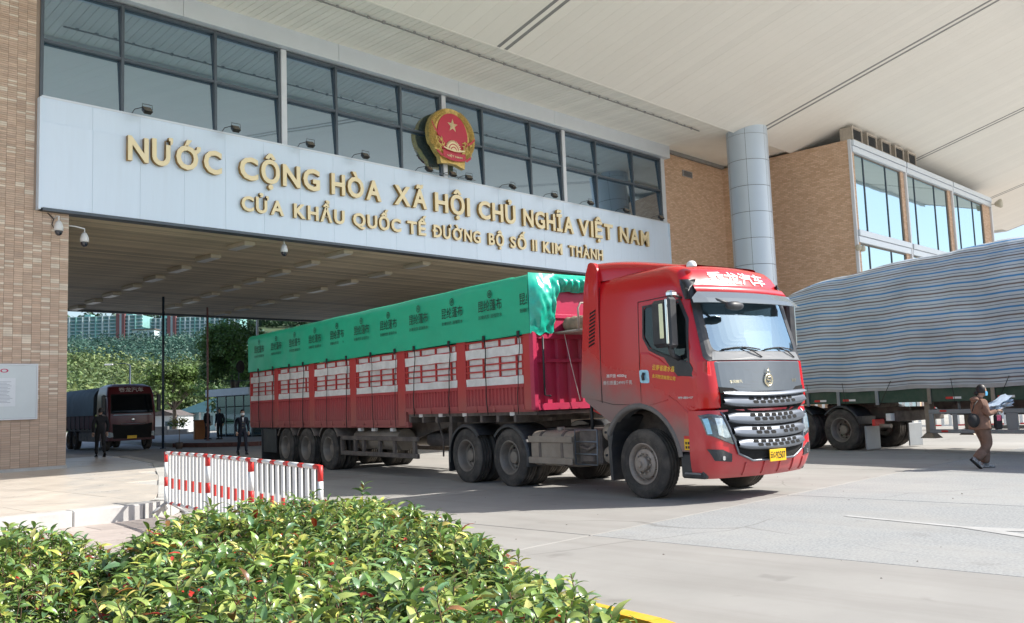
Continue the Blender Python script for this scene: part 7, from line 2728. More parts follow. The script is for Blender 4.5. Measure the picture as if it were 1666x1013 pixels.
# ------------------------------------------------------------------ ceiling lights, floodlights, cameras
def fixtures():
    Mh = material('lamp_housing', (.50,.46,.36), .5, var=.06)
    Ml = material('lamp_diffuser', (.60,.60,.58), .3, var=.03)
    t = empty('tunnel_light', (0, 0, 7.05), 0, '', 'ceiling light', 'ceiling lights under the gate')
    MB().mat(Mh).cbox(-.20, .20, -.60, .60, -.13, 0, .02).build('housing', parent=t)
    MB().mat(Ml).box(-.16, .16, -.54, .54, -.145, -.132).build('diffuser', parent=t)
    first = True
    ordn = ['first', 'second', 'third', 'fourth', 'fifth', 'sixth', 'seventh', 'eighth']
    for row, (x0, y0, x1, y1) in enumerate(((14.7, 26.9, 18.2, 46.6), (18.3, 26.5, 22.0, 44.0), (22.3, 27.0, 25.6, 46.0))):
        n = 8
        for k in range(n):
            o = t if first else copy_tree(t); first = False
            f = k/(n-1)
            xx = x0+(x1-x0)*f*.6+.35; yy = y0+(y1-y0)*f
            o.location = (xx, yy, 7.05)
            o['label'] = '%s box light from the sign in the %s row under the gate soffit' % (ordn[k], ('left', 'middle', 'right')[row])
    # floodlights leaning out over the sign
    Mf = material('flood_black', (.03,.03,.03), .5, metal=.2)
    Mr = material('flood_glass', (.22,.19,.15), .2, metal=.3, var=.3, vscale=12)
    t = empty('floodlight', (0, 0, 0), 0, '', 'floodlight', 'floodlights above the sign')
    MB().mat(Mf).tube([(-.32, 0, 0), (-.30, -.25, .13), (-.05, -.62, .18), (0, -.78, .10)], .018, 6).build('arm', parent=t)
    b = MB().mat(Mf)
    b.add([(-.20,-1.02,-.10),(.20,-1.02,-.10),(.20,-.76,.16),(-.20,-.76,.16),(-.15,-.86,-.20),(.15,-.86,-.20),(.15,-.62,.02),(-.15,-.62,.02)],
          [(0,1,2,3),(7,6,5,4),(0,4,5,1),(1,5,6,2),(2,6,7,3),(3,7,4,0)])
    b.build('lamp_head', parent=t)
    b = MB().mat(Mr).add([(-.17,-1.015,-.16),(.17,-1.015,-.16),(.14,-.875,-.245),(-.14,-.875,-.245)], [(0,1,2,3)])
    MB().mat(Mr).add([(-.16,-1.035,-.095),(.16,-1.035,-.095),(.14,-.88,-.21),(-.14,-.88,-.21)], [(0,1,2,3)]) 
    g = MB().mat(Mr); g.add([(-.17,-1.03,-.085),(.17,-1.03,-.085),(.17,-.80,.15),(-.17,-.80,.15)], [(3,2,1,0)]); g.build('lens', parent=t)
    MB().mat(Mf).tube([(-.22,-.9,.02),(-.22,-.86,.24),(.22,-.86,.24),(.22,-.9,.02)], .014, 6).build('bracket', parent=t)
    xs = [10.95, 13.75, 16.45, 18.6, 21.45, 22.75, 23.6, 25.8, 28.5, 30.9, 33.5, 36.3]
    where = ['at the left window bay, above the first gold letter', 'above the last letters of the first gold word', 'beside the first white pillar',
             'between the first white pillar and the emblem', 'just left of the emblem', 'directly under the left foot of the emblem', 'under the right foot of the emblem',
             'first to the right of the emblem', 'second to the right of the emblem', 'right of the last white pillar', 'second from the right end of the sign', 'at the right end of the sign']
    for i, x in enumerate(xs):
        o = t if i == 0 else copy_tree(t)
        o.location = (x, YF-.12, 10.17); o.scale = (.64,)*3
        o.rotation_euler = (0, 0, rng.uniform(-.25, .25))
        o['label'] = 'small black floodlight on an arm, '+where[i]
    # wire tray at the emblem
    T = empty('wire_tray', (22.9, YF-.3, 10.17), 0, 'short wire rack on top of the sign below the emblem', 'wire rack')
    b = MB().mat(M_silver)
    for yy in (-.05, .06): b.tube([(-1.2, yy, .03), (1.2, yy, .03)], .010, 5)
    for k in range(17): b.tube([(-1.2+k*.15, -.05, .03), (-1.2+k*.15, .06, .03)], .007, 4)
    b.build('rack', parent=T)['kind'] = 'stuff'
    # dome cameras
    Mc = material('camera_white', (.72,.73,.73), .35)
    Mdome = material('camera_dome', (.015,.02,.035), .08, coat=1)
    def dome(loc, rz, label, arm):
        t = empty('dome_camera', loc, rz, label, 'security camera')
        MB().mat(Mc).lathe([(0,.20),(.05,.19),(.09,.12),(.115,.02),(.115,-.06),(.10,-.07),(0,-.07)], axis='z', seg=20).build('housing', parent=t)
        MB().mat(Mdome).lathe([(.10,-.06),(.098,-.11),(.075,-.17),(.035,-.20),(0,-.205)], axis='z', seg=20).build('dome', parent=t)
        MB().mat(Mc).tube(arm, .02, 8).build('bracket', parent=t)
        return t
    dome((8.72, YF-.35, 6.55), 0, 'white dome camera with dark glass on the front of the tiled tower', [(0,0,.18),(0,0,.32),(0,.20,.36),(0,.35,.30)])
    dome((9.55, YF+.1, 6.40), 0, 'white dome camera on a side arm just under the gate soffit', [(0,0,.18),(0,0,.30),(-.25,0,.34),(-.44,0,.34)])
    dome((15.85, YF+.15, 6.72), 0, 'white dome camera hanging below the sign, in the middle of the opening', [(0,0,.18),(0,0,.34)])
    t = empty('bullet_camera', (9.12, 31.0, 6.35), 0, 'small white camera at the end of a long arm inside the gate', 'security camera')
    MB().mat(Mc).tube([(0,0,.06),(1.35,0,.0)], .025, 8).build('arm', parent=t)
    MB().mat(Mc).cbox(1.25,1.52,-.12,.12,-.16,.06,.03).build('housing', parent=t)
    t = empty('bullet_camera', (43.2, 18.05, 8.35), 0, 'beige camera pair fixed to the corner of the office block', 'security camera')
    MB().mat(Mc).tube([(.2,.3,.1),(0,0,.1)], .03, 6).build('arm', parent=t)
    for dx in (-.35, .12): MB().mat(Mh).lathe([(0,.16),(.12,.14),(.15,0),(.12,-.12),(0,-.15)], c=(dx, 0, 0), axis='z', seg=14).build('housing', parent=t)
    t = empty('wall_speaker', (65.3, 18.0, 13.5), 0, 'small round horn speaker at the far right corner of the office block', 'speaker')
    MB().mat(Mh).lathe([(0,-.3),(.28,-.3),(.30,-.2),(.12,.1),(0,.1)], axis='y', seg=16).build('horn', parent=t)
    MB().mat(Mh).tube([(0,.1,0),(-.2,.3,0)], .03, 6).build('bracket', parent=t)
    # cables on the tower
    t = tag(MB().mat(M_dark).tube([(8.55,YF-.02,7.0),(8.70,YF-.03,6.85),(8.66,YF-.03,6.7),(8.70,YF-.05,6.6)], .012, 6).build('camera_cable'), 'thin dark cable drooping down to the camera on the tower', 'cable')
fixtures()

# ------------------------------------------------------------------ maroon truck in the gateway
def maroon_truck():
    s_ = .88
    T = empty('maroon_truck', (18.0, 42.9, 0), R(-96), 'dark maroon lorry under a grey canvas cover, facing the camera in the gateway', 'truck', scale=s_)
    P = lambda b, n, par=None: b.build(n, None, par or T)
    Mm = paint_material('maroon_paint', (.10,.008,.014), dust=(.06,.035,.035), z0=.8, z1=1.6, xk=0, amt=.5, rough=.35, coat=.2)
    C = Shell(xf=[(.5,1.30),(1.2,1.32),(2.0,1.28),(3.0,1.05),(3.3,.9),(3.45,.5)], xb=[(.5,-.9),(3.45,-.7)], hw=[(.5,1.2),(1.5,1.23),(2.9,1.2),(3.3,1.1),(3.45,.8)], r=.2, r2=.2, bulge=.08)
    b = MB().mat(Mm); C.solid(b, [.5,.8,1.2,1.6,2.0,2.5,2.9,3.1,3.2,3.3,3.38,3.45]); me = fix_normals(b.mesh('cab_body'), R(35)); cb = link('cab_body', me, T)
    b = MB().mat(M_hole); polysolid(b, roundpoly([(-1.08,1.9),(1.08,1.9),(1.02,2.92),(-1.02,2.92)], .08), C.front, .01, .03, .1, 5); fr = P(b, 'windscreen_surround')
    b = MB().mat(glass_material('dark_screen', (.3,.35,.38), (.006,.008,.01), .0, .03, .1)); polysolid(b, roundpoly([(-1.02,1.96),(1.02,1.96),(.97,2.86),(-.97,2.86)], .08), C.front, .02, .015, .1, 5); P(b, 'windscreen')
    b = MB().mat(M_silver); polysolid(b, [(-.98,1.80),(.98,1.80),(.9,1.86),(-.9,1.86)], C.front, .03, .02, .08, 3); P(b, 'trim')
    b = MB().mat(M_hole); polysolid(b, [(-1.0,1.38),(-.5,1.30),(.5,1.30),(1.0,1.38),(.95,.62),(-.95,.62)], C.front, .02, .03, .1, 4); P(b, 'grille')
    b = MB().mat(M_silver); b.tube([C.front(y, 1.36, .05) for y in (-.6,-.3,0,.3,.6)], .018, 6); P(b, 'grille_trim')
    b = MB().mat(M_chrome)
    p = C.front(0, 1.58, .03); b.lathe([(0,p[0]+.02),(.08,p[0]+.02),(.1,p[0])], c=(0,0,1.58), axis='x', seg=16); P(b, 'badge')
    for sg in (-1, 1):
        b = MB().mat(M_lamp); polysolid(b, [(sg*1.18,.98),(sg*.98,.92),(sg*.95,.72),(sg*1.12,.68),(sg*1.2,.74)], C.front, .02, .03, .05, 3); P(b, 'headlight')
        b = MB().mat(M_plastic).cbox(1.0, 1.12, min(sg*1.3,sg*1.5), max(sg*1.3,sg*1.5), 2.0, 2.85, .03); m_ = P(b, 'mirror')
        P(MB().mat(M_plastic).tube([(.9,sg*1.15,2.8),(1.05,sg*1.4,2.86)], .03, 6), 'mirror_arm', par=m_)
        b = MB().mat(M_sideglass); polysolid(b, [(.1,1.95),(.9,1.85),(.85,2.7),(.1,2.7)], lambda x, z, off, sg=sg: C.side(x, z, off, sg), .01, .02, .1, 3); P(b, 'side_window')
        for x in (0.2, -5.2, -6.5): wheel(T, x, sg*1.2, sg, 'front' if x > 0 else 'deep', z=.50)
        b = MB().mat(Mm)
        y0_, y1_ = sorted((sg*1.18, sg*1.22))
        b.cur = 0; b.mats = [material('maroon_board', (.07,.012,.02), .7, var=.2)]
        b.box(-8.8,-1.2,y0_,y1_,1.15,2.05); brd = P(b, 'side_board')
        for k in range(9):
            P(MB().mat(M_interior).box(-8.7+k*.92, -8.62+k*.92, y0_-.02, y1_+.02, 1.1, 2.1), 'board_rib', par=brd)
        b = MB().mat(M_chassis).cbox(-4.5,-1.3,min(sg*1.0,sg*1.15),max(sg*1.0,sg*1.15),.45,.95,.03); P(b, 'side_guard')
    b = MB().mat(M_plateyel); x = C.front(0,.85,.05)[0]; b.cbox(x, x+.02, -.30, .18, .60, .76, .004); P(b, 'number_plate')
    me = text_mesh('乘龙汽车', 1.0, 0, .015, 'LEFT', (M_greylet,)).copy(); lo, hi = bounds(me)
    for v in me.vertices:
        y = -.62+(v.co.x-lo[0])/(hi[0]-lo[0])*1.24; z = 3.02+(v.co.y-lo[1])/(hi[1]-lo[1])*.24
        v.co = C.front(y, z, .012)
    link('cab_lettering', me, T)
    P(MB().mat(M_chassis).box(-8.8, .8, -.45, .45, .6, 1.0), 'chassis')
    P(MB().mat(M_chassis).box(-8.8, -1.2, -1.16, 1.16, 1.0, 1.14), 'deck')
    # canvas cover
    Mc = material('grey_canvas', (.09,.125,.15), .75, var=.15, vscale=1.5, bump=.02, bscale=2)
    rows = []
    for i in range(30):
        x = -1.15-7.7*i/29
        hoop = .03*abs(math.sin((x+1.15)*PI/1.1))
        sec = []
        for k in range(25):
            t = k/24; a = PI*t
            y = -1.28*math.cos(a); z = 2.0+(3.4-2.0-hoop)*math.sin(a)**.42 if 0 < k < 24 else 1.85
            y = math.copysign(abs(math.cos(a))**.6*1.28, -math.cos(a))
            sec.append((x+.04*mnoise.noise(Vector((x, z, y))), y+.04*mnoise.noise(Vector((x*1.5, z*2, 4))), z))
        rows.append(sec)
    b = MB().mat(Mc).grid(rows, True, flip=True)
    for r_, fl in ((rows[0], True), (rows[-1], False)):
        c = (r_[0][0], 0, 2.2); b.add([*r_, c], [((k, k+1, len(r_)) if fl else (k+1, k, len(r_))) for k in range(len(r_)-1)])
    P(b, 'canvas_cover')
    T2 = copy_tree(T); T2.location = (13.4, 47.5, 0); T2.rotation_euler = (0, 0, R(-93))
    T2['label'] = 'second maroon lorry mostly hidden behind the tiled tower edge'
maroon_truck()

# ------------------------------------------------------------------ fence far right, behind the striped trailer
def far_fence():
    T = empty('far_barrier', (31.5, 17.2, 0), R(-64), 'red and white fence panels standing behind the striped trailer', 'fence')
    for k in range(46):
        b = MB()
        x = k*.25
        b.mat(M_white).box(x-.05, x+.05, -.012, .012, .15, .55)
        b.mat(M_redpaint if k % 2 else M_white).box(x-.05, x+.05, -.012, .012, .55, .85)
        b.mat(M_white).box(x-.05, x+.05, -.012, .012, .85, 1.25)
        b.build('slat', parent=T)
    for z, nm in ((.15, 'bottom_rail'), (1.25, 'top_rail')):
        b = MB()
        for k in range(23):
            b.mat(M_redpaint if k % 2 else M_white).box(k*.5-.05, k*.5+.45, -.025, .025, z-.025, z+.025)
        b.build(nm, parent=T)
    for k in range(6): MB().mat(M_white).box(k*2.25-.04, k*2.25+.04, -.3, .3, 0, .04).build('foot', parent=T)
far_fence()

# ================================================================== PEOPLE
def skin_body(name, J, E, rad, mats, regions, parent, sub=2):
    """one continuous body: joints, edges, radii; faces coloured by the nearest bone"""
    keys = list(J)
    me = bpy.data.meshes.new(name)
    me.from_pydata([J[k] for k in keys], [(keys.index(a), keys.index(b)) for a, b in E], [])
    o = bpy.data.objects.new(name, me); COL.objects.link(o)
    md = o.modifiers.new('skin', 'SKIN'); md.use_smooth_shade = True
    sv = me.skin_vertices[0].data
    for i, k in enumerate(keys):
        r = rad[k]; sv[i].radius = r if isinstance(r, tuple) else (r, r)
        sv[i].use_root = (k == 'pelvis')
    m2 = o.modifiers.new('sub', 'SUBSURF'); m2.levels = sub; m2.render_levels = sub
    dg = bpy.context.evaluated_depsgraph_get(); dg.update()
    r = bpy.data.meshes.new_from_object(o.evaluated_get(dg))
    bpy.data.objects.remove(o)
    r.materials.clear()
    for m in mats: r.materials.append(m)
    seg = [(Vector(J[a]), Vector(J[b]), regions.get((a, b), regions.get((b, a), 0))) for a, b in E]
    for p in r.polygons:
        c = p.center; best = 1e9; bi = 0
        for a, b, ri in seg:
            ab = b-a; t = max(0, min(1, (c-a).dot(ab)/max(ab.length_squared, 1e-9)))
            d = (c-(a+ab*t)).length
            if d < best: best, bi = d, ri
        p.material_index = bi; p.use_smooth = True
    return link(name, r, parent)

M_skin = material('skin', (.48,.30,.21), .55, var=.06)
M_hair = material('hair_black', (.012,.010,.010), .5, var=.3, vscale=30)
def head_parts(T, c, s_, face, mask=None, hair='bun', mats=None):
    """a head with nose, ears, eyes; face = unit forward vector in the local frame (x)"""
    P = lambda b, n, par=None: b.build(n, None, par or T)
    b = MB().mat(M_skin)
    rows = []
    for i in range(15):
        t = i/14; a = PI*t
        z = math.cos(a)*.118*s_
        r0 = math.sin(a)
        row = []
        for k in range(24):
            an = 2*PI*k/24
            w = .076 if z > -.02*s_ else .076-.018*min(1, (-z/s_-.02)/.09)
            x = math.cos(an)*r0*(.098 if math.cos(an) < 0 else .092)*s_; y = math.sin(an)*r0*w*s_
            # chin forward, brow
            if z < -.05*s_ and math.cos(an) > 0: x += .012*s_*math.cos(an)
            row.append((c[0]+x, c[1]+y, c[2]+z))
        row.append(row[0]); rows.append(row)
    b.grid(rows, True, flip=True)
    # nose and ears
    b.add([(c[0]+.090*s_,c[1],c[2]+.02*s_),(c[0]+.085*s_,c[1]+.016*s_,c[2]-.025*s_),(c[0]+.085*s_,c[1]-.016*s_,c[2]-.025*s_),(c[0]+.115*s_,c[1],c[2]-.018*s_)],
          [(0,3,1),(0,2,3),(1,3,2)])
    for sg in (-1, 1):
        b.lathe([(0,-.008*s_),(.024*s_,-.004*s_),(.028*s_,.004*s_),(.018*s_,.008*s_)], c=(c[0]-.005*s_, c[1]+sg*.078*s_, c[2]-.005*s_), axis='y', seg=10)
    hd = P(b, 'head')
    b = MB().mat(M_hair)
    for sg in (-1, 1):
        b.lathe([(0,.003),(.009*s_,.0)], c=(c[0]+.0, c[1], c[2]), axis='x', seg=6) if False else None
        e = (c[0]+.086*s_, c[1]+sg*.032*s_, c[2]+.012*s_)
        b.add([(e[0],e[1]-.014*s_,e[2]),(e[0]+.003,e[1],e[2]-.006*s_),(e[0]-.002,e[1]+.014*s_,e[2]),(e[0]+.003,e[1],e[2]+.006*s_)], [(0,1,2,3)])
    P(b, 'eyes', par=hd)
    if mask:
        b = MB().mat(mask); rows = []
        for i in range(6):
            z = c[2]-.012*s_-.085*s_*i/5
            rows.append([(c[0]+math.cos(an)*(.104+.012*math.sin(PI*i/5))*s_, c[1]+math.sin(an)*.082*s_, z) for an in [R(-78+156*k/12) for k in range(13)]])
        b.grid(rows, True, flip=True); P(b, 'face_mask', par=hd)
    # hair cap
    b = MB().mat(M_hair); rows = []
    for i in range(11):
        t = i/10; a = PI*.62*t
        row = []
        for k in range(25):
            an = 2*PI*k/24
            fr = math.cos(an)
            lim = .36 if fr > .45 else (.62 if abs(fr) <= .45 else .74)
            aa = min(a, PI*lim)
            rr = math.sin(aa); z = math.cos(aa)*.130*s_
            row.append((c[0]+fr*rr*(.106)*s_-.006*s_, c[1]+math.sin(an)*rr*.088*s_, c[2]+z+.003*s_))
        rows.append(row)
    b.grid(rows, True, flip=True)
    if hair == 'bun':
        b.lathe([(0,-.045*s_),(.03*s_,-.035*s_),(.045*s_,0),(.03*s_,.035*s_),(0,.045*s_)], c=(c[0]-.125*s_, c[1], c[2]-.045*s_), axis='z', seg=12)
    P(b, 'hair', par=hd)
    return hd

def hand(T, wrist, dirv, s_, mat, curl=.8, side=1, par=None):
    """palm and five bent fingers, thumb from the side of the palm"""
    b = MB().mat(mat)
    w = Vector(wrist); d = Vector(dirv).normalized()
    up = Vector((0, 0, 1)); lat = d.cross(up).normalized()*side; nrm = lat.cross(d).normalized()*side
    def pt(f, l, n): return w+d*f*s_+lat*l*s_+nrm*n*s_
    b.add([pt(-.01,-.022,-.012),pt(-.01,.022,-.012),pt(.085,.040,-.012),pt(.085,-.040,-.012),pt(-.01,-.022,.012),pt(-.01,.022,.012),pt(.085,.040,.012),pt(.085,-.040,.012)],
          [(3,2,1,0),(4,5,6,7),(0,1,5,4),(1,2,6,5),(2,3,7,6),(3,0,4,7)], True)
    for k, L_ in enumerate((.062,.075,.080,.070)):
        l = -.030+.020*k
        pts = [pt(.075,l,0)]
        a = 0; f, n = .075, 0
        for j in range(3):
            a += curl*(.35+.25*j)
            f += math.cos(a)*L_/2.6; n -= math.sin(a)*L_/2.6
            pts.append(pt(f, l, n))
        b.tube(pts, [.0095*s_, .009*s_, .008*s_, .006*s_], 7)
    b.tube([pt(.015,.022,0), pt(.045,.052,-.012), pt(.075,.060,-.026)], [.012*s_, .010*s_, .008*s_], 7)
    return b.build('hand', None, par or T)

def shoe(b, ankle, pitch, m_top, m_sole, s_=1, yaw=0):
    """shoe pointing +x, heel below the ankle, rotated by pitch about y"""
    cp, sp = math.cos(pitch), math.sin(pitch)
    def T_(x, y, z):
        X = x*cp+z*sp; Z = -x*sp+z*cp
        return (ankle[0]+X*s_, ankle[1]+y*s_, ankle[2]+Z*s_)
    rows = []
    for (x, w, h) in ((-.085,.028,.05),(-.07,.036,.075),(-.03,.040,.085),(.03,.042,.075),(.09,.046,.055),(.14,.044,.045),(.17,.032,.035),(.182,.012,.02)):
        rows.append([T_(x, w*math.copysign(abs(math.cos(a))**.6, math.cos(a)), -.075+h*abs(math.sin(a))**.7) for a in [PI*k/8 for k in range(9)]])
    b.mat(m_top).grid(rows, True)
    rows = []
    for (x, w) in ((-.09,.032),(-.07,.042),(-.03,.045),(.03,.046),(.09,.051),(.14,.049),(.172,.036),(.188,.014)):
        rows.append([T_(x, w, -.072), T_(x, w, -.092), T_(x, -w, -.092), T_(x, -w, -.072), T_(x, w, -.072)])
    b.mat(m_sole).grid(rows, False)

def woman_in_brown():
    H = 1.50/1.62
    # walks towards the right of the picture
    T = empty('person', (18.0, 5.58, 0), math.atan2(-.718, .696)+R(8), 'woman in a brown tracksuit and blue face mask walking with papers in her hands', 'person', scale=H)
    Mj = material('brown_jacket', (.22,.125,.088), .9, var=.2, vscale=7, bump=.035, bscale=9)
    Mp = material('brown_trousers', (.185,.118,.088), .9, var=.2, vscale=7, bump=.035, bscale=8)
    Msock = material('dark_sock', (.03,.02,.025), .9)
    J = {'pelvis':(0,0,.90),'belly':(.01,0,1.04),'chest':(.02,0,1.20),'neckb':(.03,0,1.345),'neck':(.05,0,1.40),'headb':(.075,0,1.46),
         'hipL':(0,.085,.86),'kneeL':(.16,.09,.50),'ankL':(.10,.09,.10),
         'hipR':(0,-.085,.86),'kneeR':(.09,-.09,.48),'ankR':(-.20,-.09,.20),
         'shL':(.02,.15,1.30),'elL':(.05,.22,1.06),'wrL':(.27,.17,1.10),
         'shR':(.02,-.15,1.30),'elR':(.03,-.22,1.06),'wrR':(.26,-.17,1.12)}
    E = [('pelvis','belly'),('belly','chest'),('chest','neckb'),('neckb','neck'),('neck','headb'),
         ('pelvis','hipL'),('hipL','kneeL'),('kneeL','ankL'),('pelvis','hipR'),('hipR','kneeR'),('kneeR','ankR'),
         ('chest','shL'),('shL','elL'),('elL','wrL'),('chest','shR'),('shR','elR'),('elR','wrR')]
    rad = {'pelvis':(.155,.145),'belly':(.15,.135),'chest':(.155,.125),'neckb':(.085,.08),'neck':(.055,.055),'headb':(.055,.055),
           'hipL':(.125,.115),'kneeL':(.098,.098),'ankL':(.072,.072),'hipR':(.125,.115),'kneeR':(.098,.098),'ankR':(.072,.072),
           'shL':(.085,.08),'elL':(.066,.066),'wrL':(.042,.042),'shR':(.085,.08),'elR':(.066,.066),'wrR':(.042,.042)}
    reg = {e: 0 for e in E}
    for e in (('hipL','kneeL'),('kneeL','ankL'),('hipR','kneeR'),('kneeR','ankR')): reg[e] = 1
    reg[('neckb','neck')] = 0; reg[('neck','headb')] = 2
    skin_body('body', J, E, rad, [Mj, Mp, M_skin], reg, T)
    P = lambda b, n, par=None: b.build(n, None, par or T)
    head_parts(T, (.10, 0, 1.525), 1.0, None, mask=material('mask_blue', (.10,.42,.72), .7), hair='bun')
    # jacket skirt and hood
    b = MB().mat(Mj); rows = []
    for i, (z, rx, ry) in enumerate(((1.04,.160,.180),(.96,.182,.20),(.88,.195,.212),(.80,.205,.218),(.765,.195,.205),(.78,.165,.18))):
        rows.append([(0.005+math.cos(2*PI*k/28)*rx*(1+.03*math.sin(k*2.3)), math.sin(2*PI*k/28)*ry*(1+.03*math.sin(k*1.7)), z) for k in range(29)])
    b.grid(rows, True, flip=True); P(b, 'jacket_hem')
    b = MB().mat(Mj); rows = []
    for i in range(9):
        t = i/8
        rows.append([(-.045-.03*math.sin(PI*t)+math.cos(a)*.075*(.35+math.sin(PI*t)*.65), math.sin(a)*.10*(.35+.65*math.sin(PI*t)), 1.30+.12*t) for a in [2*PI*k/20 for k in range(21)]])
    b.grid(rows, True, flip=True); P(b, 'hood')
    for k_, (a_, r_) in {'L': ('ankL', .088), 'R': ('ankR', .088)}.items():
        q = Vector(J[a_]); kn = Vector(J['knee'+k_]); d_ = (kn-q).normalized()
        b = MB().mat(Mp).tube([q-d_*.0, q+d_*.03, q+d_*.10, q+d_*.2], [.060, .082, .088, .088], 14, smooth=True); P(b, 'trouser_cuff')
    P(MB().mat(M_ink).tube([(.165,.0,1.32),(.185,.0,1.2),(.19,.0,1.05),(.20,.0,.82)], .007, 5), 'zip')
    # shoes
    Mw = material('shoe_grey_white', (.30,.30,.30), .6, var=.7, vscale=25); 
    for an, pt_, nm in ((J['ankL'], 0.0, 'shoe'), (J['ankR'], .75, 'shoe')):
        b = MB(); shoe(b, (an[0]+.01, an[1], an[2]-.005), pt_, M_ink if nm == 'x' else Mw, M_ink, 1.05)
        b.mat(M_ink).cbox(an[0]-.02, an[0]+.06, an[1]-.046, an[1]+.046, an[2]-.05, an[2]-.035, .004) if pt_ == 0 else None
        P(b, nm)
    hl = hand(T, J['wrL'], (.95, -.15, .15), 1.0, M_skin, .9, 1)
    hr = hand(T, J['wrR'], (.95, .10, .15), 1.0, M_skin, .9, -1)
    # open jacket front showing a dark garment and lanyard
    b = MB().mat(material('patterned_scarf', (.10,.03,.05), .9, var=.5, vscale=30))
    b.tube([(.14,.02,1.30),(.17,.05,1.18),(.18,.06,1.02)], [.02,.028,.02], 8)
    P(b, 'scarf')
    # sheets of paper
    bag = empty('paper_stack', (0, 0, 0), 0, 'pale crumpled sheets of paper and plastic held up by the woman in brown', 'papers')
    bag.location = T.matrix_basis @ Vector((.40, 0, 1.16)); bag.rotation_euler = T.rotation_euler; bag.scale = (H, H, H)
    Mpap = material('pale_plastic', (.55,.66,.78), .4, var=.12, vscale=9)
    for k in range(9):
        b = MB().mat(Mpap if k % 3 else M_whitelet); rows = []
        a = rng.uniform(-.5, .5); tl = rng.uniform(.2, .7)
        for i in range(7):
            rows.append([((i/6-.4)*.46*math.cos(a)+.02*math.sin(j+k), (j/6-.5)*.24+.02*rng.normal(), (i/6-.35)*.42*tl+(j/6)*.06*math.sin(k)+k*.012+.016*math.sin(i*2+j*1.7+k)) for j in range(7)])
        b.grid(rows, True); b.build('sheet', parent=bag)
    b = MB().mat(M_whitelet); b.cbox(-.10,.04,-.14,-.12,-.20,-.06,.004); b.build('card', parent=bag)
    # bags
    bk = empty('shoulder_bag', (0, 0, 0), 0, 'black round shoulder bag carried behind the woman in brown', 'bag')
    bk.location = T.matrix_basis @ Vector((-.23, -.15, .97)); bk.rotation_euler = T.rotation_euler; bk.scale = (H, H, H)
    b = MB().mat(M_black); rows = []
    for i in range(13):
        a = PI*i/12
        rows.append([(math.sin(a)*math.cos(t)*.125, math.sin(a)*math.sin(t)*.075, -.02+math.cos(a)*.14) for t in [2*PI*k/20 for k in range(21)]])
    b.grid(rows, True, flip=True); b.build('pouch', parent=bk)
    b = MB().mat(M_black).tube([(0,.02,.16),(.06,.03,.28),(.16,.06,.36)], .010, 5); b.build('strap', parent=bk)
    bk = empty('tote_bag', (0, 0, 0), 0, 'dark hanging bag with a pink pattern in front of the woman in brown', 'bag')
    bk.location = T.matrix_basis @ Vector((.27, -.17, .93)); bk.rotation_euler = T.rotation_euler; bk.scale = (H, H, H)
    b = MB().mat(material('tote_black', (.02,.018,.02), .8, var=.4, vscale=20)); b.cbox(-.07,.09,-.04,.05,-.17,.12,.025); b.build('pouch', parent=bk)
    b = MB().mat(material('tote_pink', (.5,.08,.16), .7, var=.6, vscale=35)); b.cbox(-.04,.05,-.046,-.04,.0,.11,.003); b.build('patch', parent=bk)
    b = MB().mat(M_black).tube([(-.04,0,.11),(0,0,.20),(.05,0,.11)], .008, 5); b.build('handle', parent=bk)
woman_in_brown()

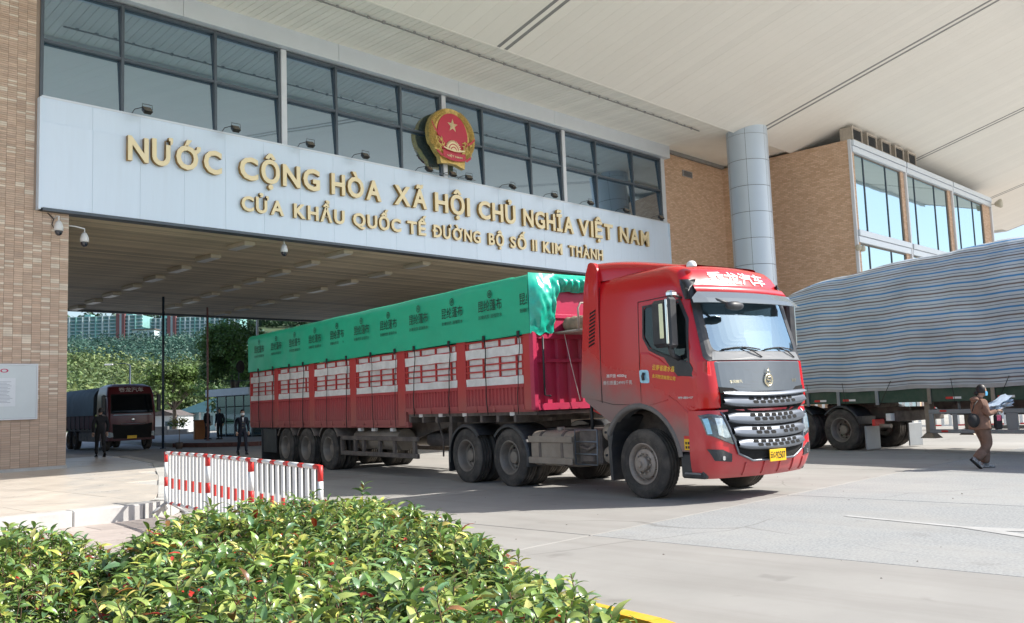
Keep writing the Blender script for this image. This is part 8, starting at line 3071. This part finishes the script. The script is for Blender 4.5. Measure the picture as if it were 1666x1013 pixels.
def standing_person(loc, rz, label, hgt, mj, mp, pose='stand', mask=None, shirt=None, cap=None, hair='short'):
    s_ = hgt/1.72
    T = empty('person', loc, rz, label, 'person', scale=s_)
    step = {'stand': (.02, -.02), 'walk': (.20, -.22)}[pose]
    J = {'pelvis':(0,0,.95),'belly':(0,0,1.10),'chest':(.01,0,1.27),'neckb':(.01,0,1.44),'neck':(.02,0,1.50),'headb':(.03,0,1.56),
         'hipL':(0,.095,.91),'kneeL':(step[0]*.7+.02,.10,.50),'ankL':(step[0],.11,.09),
         'hipR':(0,-.095,.91),'kneeR':(step[1]*.3+.03,-.10,.50),'ankR':(step[1],-.11,.10 if pose == 'stand' else .15),
         'shL':(.0,.18,1.39),'elL':(-.05,.25,1.11),'wrL':(.05,.24,.88),
         'shR':(.0,-.18,1.39),'elR':(-.03,-.25,1.11),'wrR':(.08,-.23,.88)}
    E = [('pelvis','belly'),('belly','chest'),('chest','neckb'),('neckb','neck'),('neck','headb'),
         ('pelvis','hipL'),('hipL','kneeL'),('kneeL','ankL'),('pelvis','hipR'),('hipR','kneeR'),('kneeR','ankR'),
         ('chest','shL'),('shL','elL'),('elL','wrL'),('chest','shR'),('shR','elR'),('elR','wrR')]
    rad = {'pelvis':(.15,.12),'belly':(.145,.115),'chest':(.165,.125),'neckb':(.08,.075),'neck':(.055,.055),'headb':(.05,.05),
           'hipL':(.10,.095),'kneeL':(.072,.072),'ankL':(.055,.055),'hipR':(.10,.095),'kneeR':(.072,.072),'ankR':(.055,.055),
           'shL':(.08,.075),'elL':(.060,.060),'wrL':(.040,.040),'shR':(.08,.075),'elR':(.060,.060),'wrR':(.040,.040)}
    reg = {e: 0 for e in E}
    for e in (('hipL','kneeL'),('kneeL','ankL'),('hipR','kneeR'),('kneeR','ankR')): reg[e] = 1
    reg[('neck','headb')] = 2
    skin_body('body', J, E, rad, [mj, mp, M_skin], reg, T)
    head_parts(T, (.045, 0, 1.625), 1.0, None, mask=mask, hair=hair)
    b = MB()
    for k in ('ankL', 'ankR'):
        a = J[k]; shoe(b, a, 0.0 if k == 'ankL' or pose == 'stand' else .5, M_ink, M_black, 1.05)
        b.build('shoe', None, T); b = MB()
    hand(T, J['wrL'], (.25, 0, -1), 1.0, M_skin, .5, 1); hand(T, J['wrR'], (.25, 0, -1), 1.0, M_skin, .5, -1)
    if shirt:
        MB().mat(shirt).add([(.143,-.035,1.44),(.143,.035,1.44),(.158,.0,1.26)], [(0,1,2)]).build('shirt_front', parent=T)
        b = MB().mat(M_logo)
        for z in (1.24,1.14,1.04):
            for y in (-.03,.03): b.lathe([(0,.158),(.011,.155),(.012,.145)], c=(0,y,z), axis='x', seg=8)
        o = b.build('buttons', parent=T); o['kind'] = 'stuff'
    if cap:
        b = MB().mat(cap).lathe([(0,1.80),(.09,1.79),(.13,1.765),(.105,1.735),(.10,1.70)], c=(.04,0,0), axis='z', seg=20)
        b.build('cap', parent=T)
    return T

Mdk = material('clothes_black', (.012,.013,.016), .85, var=.2)
Mdk2 = material('clothes_navy', (.015,.019,.032), .8, var=.2)
standing_person((12.23, 31.09, .215), R(75), 'person in black clothes walking away in front of the maroon truck', 1.60, Mdk, Mdk, 'walk')
standing_person((17.0, 30.36, .0), R(-105), 'officer in dark uniform and white mask standing behind the long trailer', 1.60, Mdk2, Mdk2, 'walk', mask=M_whitelet, shirt=M_whitelet)
standing_person((23.75, 46.1, .155), R(-60), 'person in dark jacket on the island, left one of the pair by the podium', 1.66, Mdk, Mdk2, 'stand')
standing_person((23.95, 45.1, .155), R(-150), 'person in dark coat on the island, right one of the pair near the guard post', 1.62, Mdk2, Mdk, 'stand')
